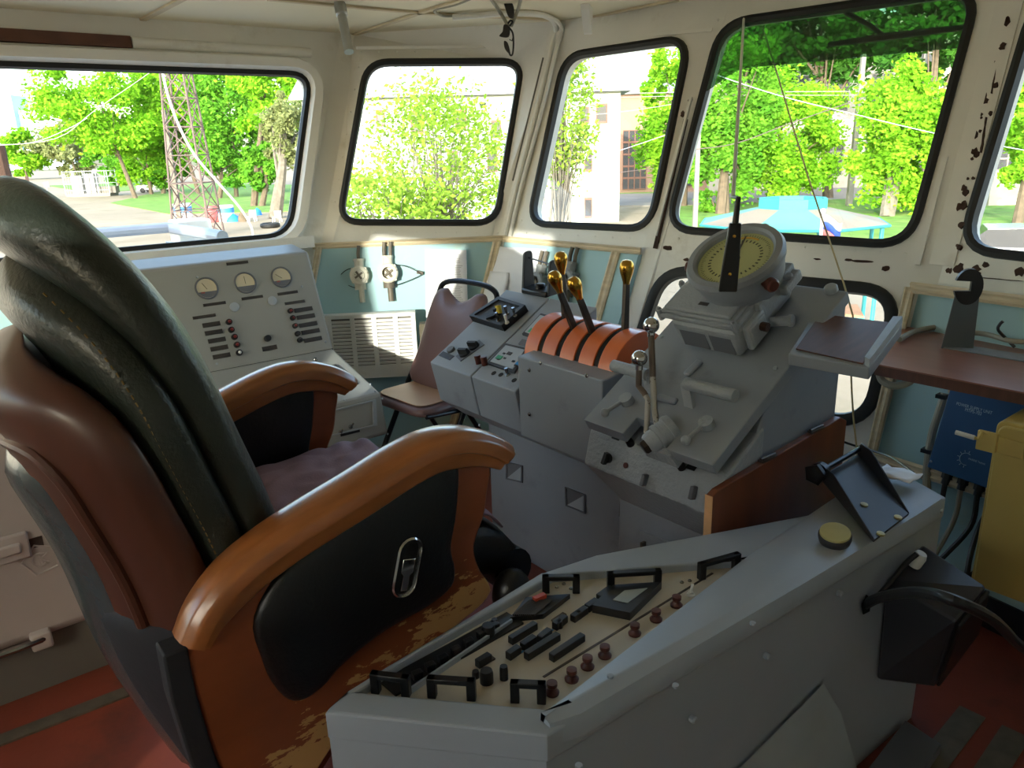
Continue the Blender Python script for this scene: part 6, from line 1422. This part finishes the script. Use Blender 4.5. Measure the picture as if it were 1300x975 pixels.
# ---- poles, wires, mast ----------------------------------------------
def pole(name, label, px0, py0, px1, py1, r, m='concrete', cross=False):
    p = gz(px0, py0); dp = depth_of(p); t = at_depth(px1, py1, dp); t = V((p.x, p.y, t.z)); b = MB(); b.loft([[c + FR * (r_ * a) + FB * (r_ * e) for a, e in ((-1, -1), (1, -1), (1, 1), (-1, 1))] for c, r_ in ((p, r), (t, r * .75))]); o = b.build(name, MT[m], bevel=.02, smooth=False); tag(o, label, 'pole'); return p, t
p1, t1_ = pole('utility_pole', 'concrete utility pole rising behind the gazebo among the front trees', 1078, 262, 1088, 75, .17)
p2, t2_ = pole('utility_pole', 'pale steel lamp pole at the left edge of the big front window', 882, 296, 890, 130, .11)
p3, t3_ = pole('utility_pole', 'leaning grey wooden pole left of the lattice mast', 229, 284, 209, 142, .16, 'bark_pale')
add('wire_grey', (150, 150, 144), .7)
def wire(pts, r, label, m='wire_grey', sag=0, group=None):
    b = MB(); b.tube(pts, r, n=6, smooth=4); tag(b.build('overhead_wire', MT[m]), label, 'wire', group)
D_ = depth_of(t1_)
wire([at_depth(700, 120, D_), at_depth(905, 117, D_), at_depth(1080, 116, D_), at_depth(1340, 112, D_)], .022, 'upper of two level white wires crossing the big front window')
wire([at_depth(700, 126, D_), at_depth(905, 121, D_), at_depth(1080, 121, D_), at_depth(1340, 120, D_)], .018, 'lower of two level white wires crossing the big front window')
wire([at_depth(880, 85, 20), at_depth(985, 120, 20), at_depth(1085, 145, 20), at_depth(1200, 172, 20), at_depth(1330, 196, 20)], .012, 'thick bluish wire slanting down to the right across the big front window', 'rail_grey')
wire([at_depth(880, 190, 20), at_depth(935, 182, 20), at_depth(1000, 158, 20), at_depth(1080, 130, 20)], .012, 'thin dark wire rising to the concrete pole', 'tower_steel')
wire([at_depth(600, 152, 30), at_depth(700, 149, 30), at_depth(790, 142, 30), at_depth(880, 128, 30)], .012, 'white wire crossing the upper half of the narrow front window')
wire([at_depth(680, 232, 26), at_depth(760, 222, 26), at_depth(830, 214, 26)], .013, 'dark wire crossing the lower half of the narrow front window', 'tower_steel')
wire([at_depth(700, 210, 28), at_depth(770, 196, 28), at_depth(850, 170, 28)], .010, 'grey wire in front of the air conditioner of the white house', 'rail_grey')
wire([at_depth(-20, 186, 40), at_depth(70, 176, 40), at_depth(120, 140, 40), at_depth(190, 92, 40), at_depth(230, 60, 40)], .02, 'pale cable slanting up to the right across the left trees', 'wire_grey')
wire([at_depth(-20, 184, 50), at_depth(40, 181, 50), at_depth(85, 164, 50), at_depth(110, 150, 50)], .02, 'faint green-white cable below the distant tower block', 'rail_grey')
b0 = gz(253, 300); dp = depth_of(b0); tp_ = at_depth(221, 60, dp); tp_ = V((b0.x, b0.y, tp_.z)); Hm = tp_.z - GZ
ms = thing('lattice_mast', 'tall dark steel lattice mast standing in the yard outside the side window', 'mast', b0)
cor = [(-1, -1), (1, -1), (1, 1), (-1, 1)]
def mc(k, t): w_ = 1.0 - .5 * t; return b0 + (FR * cor[k][0] + FB * cor[k][1]) * w_ + V((0, 0, Hm * t))
for k in range(4): b = MB(); b.tube([mc(k, 0), mc(k, 1)], .06, n=6); b.build('leg', MT['tower_steel'], ms)
NB = 7
for k in range(4):
    b = MB()
    for i in range(NB):
        t0, t1 = i / NB, (i + 1) / NB; j = (k + 1) % 4; b.tube([mc(k, t0), mc(j, t1)], .035, n=5); b.tube([mc(j, t0), mc(k, t1)], .035, n=5); b.tube([mc(k, t1), mc(j, t1)], .03, n=5)
    b.build('bracing', MT['tower_steel'], ms)
hw = [on_x(p_[0], p_[1], -7) for p_ in ((202, 70), (206, 92), (214, 125), (228, 162), (247, 197), (275, 230), (303, 262), (318, 286), (322, 304))]
b = MB(); b.tube(hw, .011, n=8, smooth=5); tag(b.build('hawser', MT['hawser']), 'thick pale rope curving down in front of the lattice mast', 'rope')
b = MB(); a_, e_ = on_x(-3, 185, -8), on_x(9, 236, -8); g_ = e_ + (e_ - a_) * ((GZ - e_.z) / (e_.z - a_.z)); b.tube([a_, e_, g_], .05); tag(b.build('dark_davit', MT['rust']), 'dark slanting post at the far left of the side window', 'post')
# bridge wing rail
rl_ = thing('wing_rail', 'grey tube rail on a white post outside the long side window', 'railing', on_x(216, 300, -4.4))
ra = on_x(90, 299, -4.4); rb = on_x(213, 289, -4.4); rz = rb.z; ra.z = rz; rcn = on_z(330, 308, rz)
b = MB(); b.tube([ra, rb, rb.lerp(rcn, .1), rb.lerp(rcn, min(1, (-3.66 - rb.x) / (rcn.x - rb.x)))], .028, n=10); b.build('handrail', MT['rail_grey'], rl_)
b = MB(); pz = rb + V((.05, .1, 0)); b.box((pz.x, pz.y, rz - .45), (.16, .18, .98)); b.build('post', MT['white_paint'], rl_, bevel=.01); b = MB(); b.box((pz.x, pz.y, rz - .10), (.20, .22, .05)); b.build('clamp', MT['rail_grey'], rl_)
b = MB(); b.span((-5.0, -2.5, -.10), (-3.75, 2.0, -.02)); struct(b.build('floor_wing', MT['console_grey'], smooth=False))
# ---- yard clutter ----------------------------------------------------
def barrel(px, py, hpx, wpx, m, label, band=None):
    p = gz(px, py); k = depth_of(p) / F; t = thing('barrel', label, 'barrel', p); b = MB(); r = wpx * k / 2; h = hpx * k; b.lathe(p, (0, 0, 1), [(r * .96, 0), (r, .05), (r, h * .33), (r * 1.03, h * .35), (r, h * .37), (r, h * .64), (r * 1.03, h * .66), (r, h * .68), (r, h - .05), (r * .96, h), (0, h)], n=20); b.build('drum', MT[m], t)
    if band: b = MB(); b.lathe(p + V((0, 0, h * .55)), (0, 0, 1), [(r * 1.035, 0), (r * 1.035, h * .3), (r, h * .3)], n=20); b.build('band', MT[band], t)
barrel(234, 283, 24, 22, 'barrel_white', 'white barrel with a blue band, left of the mast foot', 'barrel_blue'); barrel(270, 282, 20, 16, 'barrel_red', 'red barrel behind the mast foot'); barrel(288, 281, 20, 20, 'barrel_white', 'plain white barrel right of the red one', 'barrel_blue')
def heap(name, px, py, w, h, m, label, cat):
    p = gz(px, py); k = depth_of(p) / F; b = MB(); rows = []
    for j in range(6):
        t = j / 5; rows.append([p + FR * (cos(a) * w * k / 2 * (1 - t ** 2 * .98) * (1 + .25 * noise.noise(V((a, t * 2, px))))) + FB * (sin(a) * w * k / 2 * (1 - t ** 2 * .98)) + V((0, 0, h * k * t)) for a in [2 * pi * i / 14 for i in range(14)]])
    b.loft(rows); tag(b.build(name, MT[m]), label, cat)
heap('tarpaulin', 296, 281, 20, 10, 'tarp_blue', 'crumpled blue tarpaulin on the ground right of the white barrel', 'tarpaulin'); heap('tarpaulin', 327, 273, 12, 9, 'tarp_blue', 'small blue tarpaulin bundle behind the white plastic chairs', 'tarpaulin'); heap('scrap_heap', 309, 281, 14, 14, 'bark', 'brown scrap heap between the two blue tarpaulins', 'heap')
for px, py, lb in ((320, 281, 'white plastic garden chair beside the brown scrap heap'), (352, 282, 'white plastic garden chair at the far right below the thick trunk')):
    p = gz(px, py); k = depth_of(p) / F * 13; t = thing('garden_chair', lb, 'chair', p, 'plastic garden chairs in the yard'); x_, y_ = FR, FB
    b = MB(); q = lambda a, c, z: p + x_ * a * k + y_ * c * k + V((0, 0, z * k)); b.hexa([q(-.35, -.35, .42), q(.35, -.35, .42), q(.35, .35, .42), q(-.35, .35, .42)], [q(-.35, -.35, .48), q(.35, -.35, .48), q(.35, .35, .48), q(-.35, .35, .48)]); b.build('seat', MT['barrel_white'], t, smooth=False)
    b = MB(); b.hexa([q(-.33, .30, .48), q(.33, .30, .48), q(.33, .36, .48), q(-.33, .36, .48)], [q(-.33, .42, 1.05), q(.33, .42, 1.05), q(.33, .47, 1.05), q(-.33, .47, 1.05)]); b.build('backrest', MT['barrel_white'], t, smooth=False)
    for a, c in ((-.32, -.32), (.32, -.32), (.32, .32), (-.32, .32)): b = MB(); b.tube([q(a, c, .42), q(a * 1.1, c * 1.1, 0)], .05 * k, n=6); b.build('leg', MT['barrel_white'], t)
p = gz(343, 289); b = MB(); b.tube([p + FR * (cos(a) * .45) + FB * (sin(a) * .45) + V((0, 0, .14)) for a in [2 * pi * i / 20 for i in range(20)]], .14, n=8, closed=True); tag(b.build('tyre', MT['rubber']), 'old tyre lying on the dirt below the thick bare trunk', 'tyre')
# wire cage on a slab, sign, brick wall, parked car, tower block
p = gz(104, 250); k = depth_of(p) / F; cg = thing('wire_cage', 'wire mesh enclosure with grey tanks on a concrete slab, far left in the yard', 'enclosure', p)
q = lambda a, c, z: p + FR * (a * k) + FB * (c * k) + V((0, 0, z * k))
b = MB(); b.hexa([q(-20, 0, 0), q(36, 0, 0), q(36, 22, 0), q(-20, 22, 0)], [q(-20, 0, 4), q(36, 0, 4), q(36, 22, 4), q(-20, 22, 4)]); b.build('slab', MT['concrete'], cg, smooth=False)
for a, c, w_, h in ((-14, 6, 14, 22), (3, 6, 13, 24), (18, 4, 24, 8)): b = MB(); b.hexa([q(a, c, 4), q(a + w_, c, 4), q(a + w_, c + 10, 4), q(a, c + 10, 4)], [q(a, c, h + 4), q(a + w_, c, h + 4), q(a + w_, c + 10, h + 4), q(a, c + 10, h + 4)]); b.build('tank', MT['mesh_grey' if h > 10 else 'plinth_grey'], cg, smooth=False)
for a in (-20, -6, 8, 22, 36):
    for c in (0, 22): b = MB(); b.tube([q(a, c, 3), q(a, c, 32)], .06, n=5); b.build('post', MT['rail_grey'], cg)
b = MB()
for z in (8, 16, 24, 31): b.tube([q(-20, 0, z), q(36, 0, z), q(36, 22, z), q(-20, 22, z), q(-20, 0, z)], .025, n=4)
for i in range(19): b.tube([q(-20 + 56 * i / 18, 0, 3), q(-20 + 56 * i / 18, 0, 31)], .012, n=4)
b.build('mesh', MT['rail_grey'], cg)
p = gz(61, 249); k = depth_of(p) / F; sn = thing('yard_sign', 'small white board on a post left of the wire cage', 'sign', p); b = MB(); b.tube([p, p + V((0, 0, 17 * k))], .05, n=6); b.build('post', MT['rail_grey'], sn)
b = MB(); b.hexa([p - FR * 3 * k + V((0, 0, 11 * k)), p + FR * 3 * k + V((0, 0, 11 * k)), p + FR * 3 * k + FB * .05 + V((0, 0, 11 * k)), p - FR * 3 * k + FB * .05 + V((0, 0, 11 * k))], [p - FR * 3 * k + V((0, 0, 17 * k)), p + FR * 3 * k + V((0, 0, 17 * k)), p + FR * 3 * k + FB * .05 + V((0, 0, 17 * k)), p - FR * 3 * k + FB * .05 + V((0, 0, 17 * k))]); b.build('board', MT['barrel_white'], sn, smooth=False)
p = gz(-10, 240); k = depth_of(p) / F; b = MB(); b.hexa([p, p + FR * 44 * k, p + FR * 44 * k + FB, p + FB], [x_ + V((0, 0, 14 * k)) for x_ in (p, p + FR * 44 * k, p + FR * 44 * k + FB, p + FB)]); tag(b.build('brick_wall', MT['brick_red'], smooth=False), 'low reddish brick wall at the far left beyond the yard', 'wall')
for nm, px, w_, y_top, y_b, lb in (('tower_block', 13, 26, 122, 178, 'hazy bluish tower block on the skyline at the far left'), ('office_block', 62, 60, 140, 182, 'lower hazy block on the skyline right of the tower block')):
    dp = 420; p = at_depth(px, 186, dp); p.z = GZ; k = dp / F; zt = at_depth(px, y_top, dp).z; t = thing(nm, lb, 'building', p); b = MB(); l = [p - FR * (w_ * k / 2), p + FR * (w_ * k / 2), p + FR * (w_ * k / 2) + FB * 14, p - FR * (w_ * k / 2) + FB * 14]; b.hexa(l, [V((q.x, q.y, zt)) for q in l]); b.build('tower', MT['tower_glass'], t, smooth=False)
    b = MB()
    for i in range(9): z = GZ + (zt - GZ) * (.3 + .07 * i); b.hexa([q - FB * .15 + V((0, 0, z - GZ)) for q in l[:2]] + [l[1] + V((0, 0, z - GZ)), l[0] + V((0, 0, z - GZ))], [q - FB * .15 + V((0, 0, z - GZ + .7)) for q in l[:2]] + [l[1] + V((0, 0, z - GZ + .7)), l[0] + V((0, 0, z - GZ + .7))])
    b.build('window_bands', MT['rail_grey'], t, smooth=False)
def car(name, label, p, ux, L_, m):
    uy = V((-ux.y, ux.x, 0)); t = thing(name, label, 'car', p); q = lambda a, c, z: p + ux * a + uy * c + V((0, 0, z)); W_ = 1.7; s = L_ / 4.2
    side = [(-2.05, .35), (2.05, .35), (2.1, .6), (1.95, .80), (1.1, .92), (-1.75, .95), (-2.1, .82)]
    rows = []
    for c, f in ((-W_ / 2, .96), (-W_ / 2 + .1, 1), (W_ / 2 - .1, 1), (W_ / 2, .96)): rows.append([q(a * s * f, c * s, (z - .6) * f * s + .6 * s) for a, z in side])
    b = MB(); b.loft(rows); b.build('body', MT[m], t)
    cab = [(-1.75, .93), (1.05, .90), (.35, 1.40), (-.2, 1.47), (-1.15, 1.43)]
    b = MB(); b.loft([[q(a * s, c * s * f, z * s) for a, z in cab] for c, f in ((-.76, 1), (-.6, 1), (.6, 1), (.76, 1))]); cb2 = b.build('cabin', MT['window_dark'], t)
    b = MB(); top = [(.30, 1.395), (-.2, 1.47), (-1.15, 1.435)]; b.loft([[q(a * s, c * s, z * s + .02) for a, z in top] + [q(a * s, c * s, z * s - .03) for a, z in top[::-1]] for c in (-.74, .74)]); b.build('roof', MT[m], t)
    for a in (-1.3, 1.3):
        for c in (-.8, .8): b = MB(); b.cyl(q(a * s, (c - .1) * s, .31 * s), q(a * s, (c + .1) * s, .31 * s), .31 * s, n=18); b.build('wheel', MT['rubber'], t)
car('silver_car', 'silver car parked below the window at the right frame edge', gz(1300, 352), (FR * .9 - FB * .43).normalized(), 4.3, 'car_silver'); car('white_car', 'white car parked behind the trunks, seen in the side window', gz(198, 244), FR, 4.2, 'barrel_white')
# block wall beyond the car
p = gz(1255, 262); k = depth_of(p) / F; b = MB(); b.hexa([p, p + FR * 90 * k, p + FR * 90 * k + FB * .4, p + FB * .4], [x_ + V((0, 0, 36 * k)) for x_ in (p, p + FR * 90 * k, p + FR * 90 * k + FB * .4, p + FB * .4)]); tag(b.build('block_wall', MT['brick_pale'], smooth=False), 'pale concrete block wall beyond the silver car', 'wall')
# ---- gazebo ----------------------------------------------------------
gc0 = on_z(1006, 262, .02); gp_ = V((gc0.x, gc0.y, GZ)); dp = depth_of(gc0); kk = dp / F; GR = 118 * kk
gzb = thing('gazebo', 'octagonal garden shelter with a wide beige and mint canopy and turquoise collar', 'gazebo', gp_)
def oc(r, z, k, ph=.2): a = 2 * pi * k / 8 + ph; return V((gc0.x + r * cos(a), gc0.y + r * sin(a), z))
zr = on_z(1000, 298, -.2).z
zr = -.30
for k in range(8):
    b = MB(); lp = [oc(GR, zr, k), oc(GR, zr, k + 1), oc(.36 * GR, .0, k + 1), oc(.36 * GR, .0, k)]; b.loft([[p - V((0, 0, .03)) for p in lp], lp]); b.build('canopy_panel', MT['canopy_mint' if k in (1, 4, 6) else 'canopy_beige'], gzb, smooth=False)
    b = MB(); lp = [oc(.37 * GR, -.02, k), oc(.37 * GR, -.02, k + 1), oc(.33 * GR, -.02, k + 1), oc(.33 * GR, -.02, k)]; b.hexa(lp, [p + V((0, 0, .22)) for p in lp]); b.build('collar', MT['turquoise'], gzb, smooth=False)
    b = MB(); b.tube([oc(GR * .93, GZ, k), oc(GR * .93, zr + .02, k)], .045, n=8); b.build('post', MT['turquoise'], gzb)
    b = MB(); b.tube([oc(GR, zr - .02, k), oc(GR, zr - .02, k + 1)], .03, n=6); b.build('rim', MT['turquoise'], gzb)
b = MB(); b.cyl(gp_ + V((0, 0, .72)), gp_ + V((0, 0, .78)), .8, n=20); b.cyl(gp_, gp_ + V((0, 0, .72)), .07); b.cyl(gp_, gp_ + V((0, 0, .05)), .35, n=16); tag(b.build('garden_table', MT['plank']), 'round brown table under the octagonal shelter', 'table')
for k in range(0, 8, 2):
    lp = [oc(GR * .85, GZ + .42, k), oc(GR * .85, GZ + .42, k + 1), oc(GR * .66, GZ + .42, k + 1), oc(GR * .66, GZ + .42, k)]; b = MB(); b.hexa(lp, [p + V((0, 0, .05)) for p in lp]); bn = b.build('bench_seat', MT['plank'], gzb, smooth=False)
    for e in (lp[0].lerp(lp[2], .2), lp[1].lerp(lp[3], .2)): b = MB(); b.tube([V((e.x, e.y, GZ)), e], .04, n=6); b.build('bench_leg', MT['turquoise'], bn)
# bow flag
fpz = on_y(1042, 306, 5.2); ft = on_y(1043, 268, 5.2)
fg = thing('bow_flag', 'small white, blue and red flag on a thin staff below the big front window', 'flag', V((fpz.x, fpz.y, GZ)))
b = MB(); b.tube([V((fpz.x, fpz.y, GZ)), V((fpz.x, fpz.y, ft.z))], .012, n=8); b.sphere((fpz.x, fpz.y, ft.z), .02, 10, 8); b.build('staff', MT['barrel_white'], fg)
wd = (on_y(1068, 290, 5.2) - on_y(1043, 290, 5.2)).length; z1 = on_y(1043, 274, 5.2).z; z0 = on_y(1043, 303, 5.2).z
for i, m in enumerate(('flag_white', 'flag_blue', 'flag_red')):
    rows = []
    for j in range(9):
        s_ = j / 8; r_ = []
        for e in range(3): z = z1 + (z0 - z1) * (i + e / 2) / 3 - s_ * .05 + .02 * sin(s_ * 6); r_.append(V((fpz.x, fpz.y, z)) + FR * (s_ * wd) + FB * (.03 * sin(s_ * 7 + i * .4)))
        rows.append(r_)
    b = MB(); b.loft(rows, closed=False, caps=False); o = b.build('flag_stripe', MT[m], fg); o.modifiers.new('t', 'SOLIDIFY').thickness = .004
# wiper outside the big front window
s4 = -.055 if PW4.n.dot(out_of(PW4, 1)) < 0 else .055
wp_ = thing('windscreen_wiper', 'black windscreen wiper parked across the top of the big front window', 'wiper', PW4.at(1075, 12, s4))
b = MB(); b.tube([PW4.at(1060, 4, s4), PW4.at(1078, 18, s4 * 1.1), PW4.at(1105, 32, s4 * 1.2), PW4.at(1123, 46, s4)], [.010, .009, .008, .008], n=8); b.build('arm', MT['plastic_black'], wp_)
b = MB(); b.tube([PW4.at(1052, 57, s4 * .8), PW4.at(1123, 47, s4 * .9), PW4.at(1232, 34, s4 * .8)], [.008, .013, .009], n=6); b.build('blade', MT['rubber'], wp_)
b = MB(); b.cyl(PW4.at(1060, 4, s4 * .9), PW4.at(1060, 4, s4 * 1.6), .018, n=12); b.build('pivot', MT['plastic_black'], wp_)
SUN_DIR = (-0.70, 1.0, -0.20); SUN_E = 2.8; SKY_E = 0.36; EXPO = 1.45
# =====================================================================
# CAMERA, SUN, SKY
# =====================================================================
cam = bpy.data.cameras.new('camera'); co = bpy.data.objects.new('camera', cam); COL.objects.link(co)
cam.sensor_width = 36; cam.lens = 36 * F / 1300.0; cam.clip_start = .02; cam.clip_end = 2000
x, y, z = CAMX.normalized(), (-CAMD).normalized(), (-CAMF).normalized()
co.matrix_world = Matrix(((x.x, y.x, z.x, 0), (x.y, y.y, z.y, 0), (x.z, y.z, z.z, EYE), (0, 0, 0, 1)))
SC.camera = co
SUND = V(SUN_DIR).normalized()
su = bpy.data.lights.new('sun', 'SUN'); so = bpy.data.objects.new('sun', su); COL.objects.link(so)
su.energy = SUN_E; su.angle = rad(.6); su.color = (1, .95, .86)
so.rotation_euler = SUND.to_track_quat('-Z', 'Y').to_euler()
w = bpy.data.worlds.new('sky'); SC.world = w; w.use_nodes = True
nt = w.node_tree; bg = nt.nodes['Background']
st = nt.nodes.new('ShaderNodeTexSky'); st.sky_type = 'NISHITA'; st.sun_disc = False
st.sun_elevation = rad(32); st.sun_rotation = math.atan2(-SUND.x, -SUND.y); st.air_density = 1.2; st.dust_density = 2.5; st.ozone_density = 1.5
nt.links.new(st.outputs['Color'], bg.inputs['Color']); bg.inputs['Strength'].default_value = SKY_E
SC.cycles.use_denoising = True
SC.cycles.max_bounces = 10; SC.cycles.diffuse_bounces = 6; SC.cycles.transparent_max_bounces = 16
SC.cycles.sample_clamp_indirect = 8
SC.view_settings.view_transform = 'Standard'; SC.view_settings.look = 'None'; SC.view_settings.gamma = 1; SC.view_settings.use_curve_mapping = False
SC.view_settings.exposure = EXPO
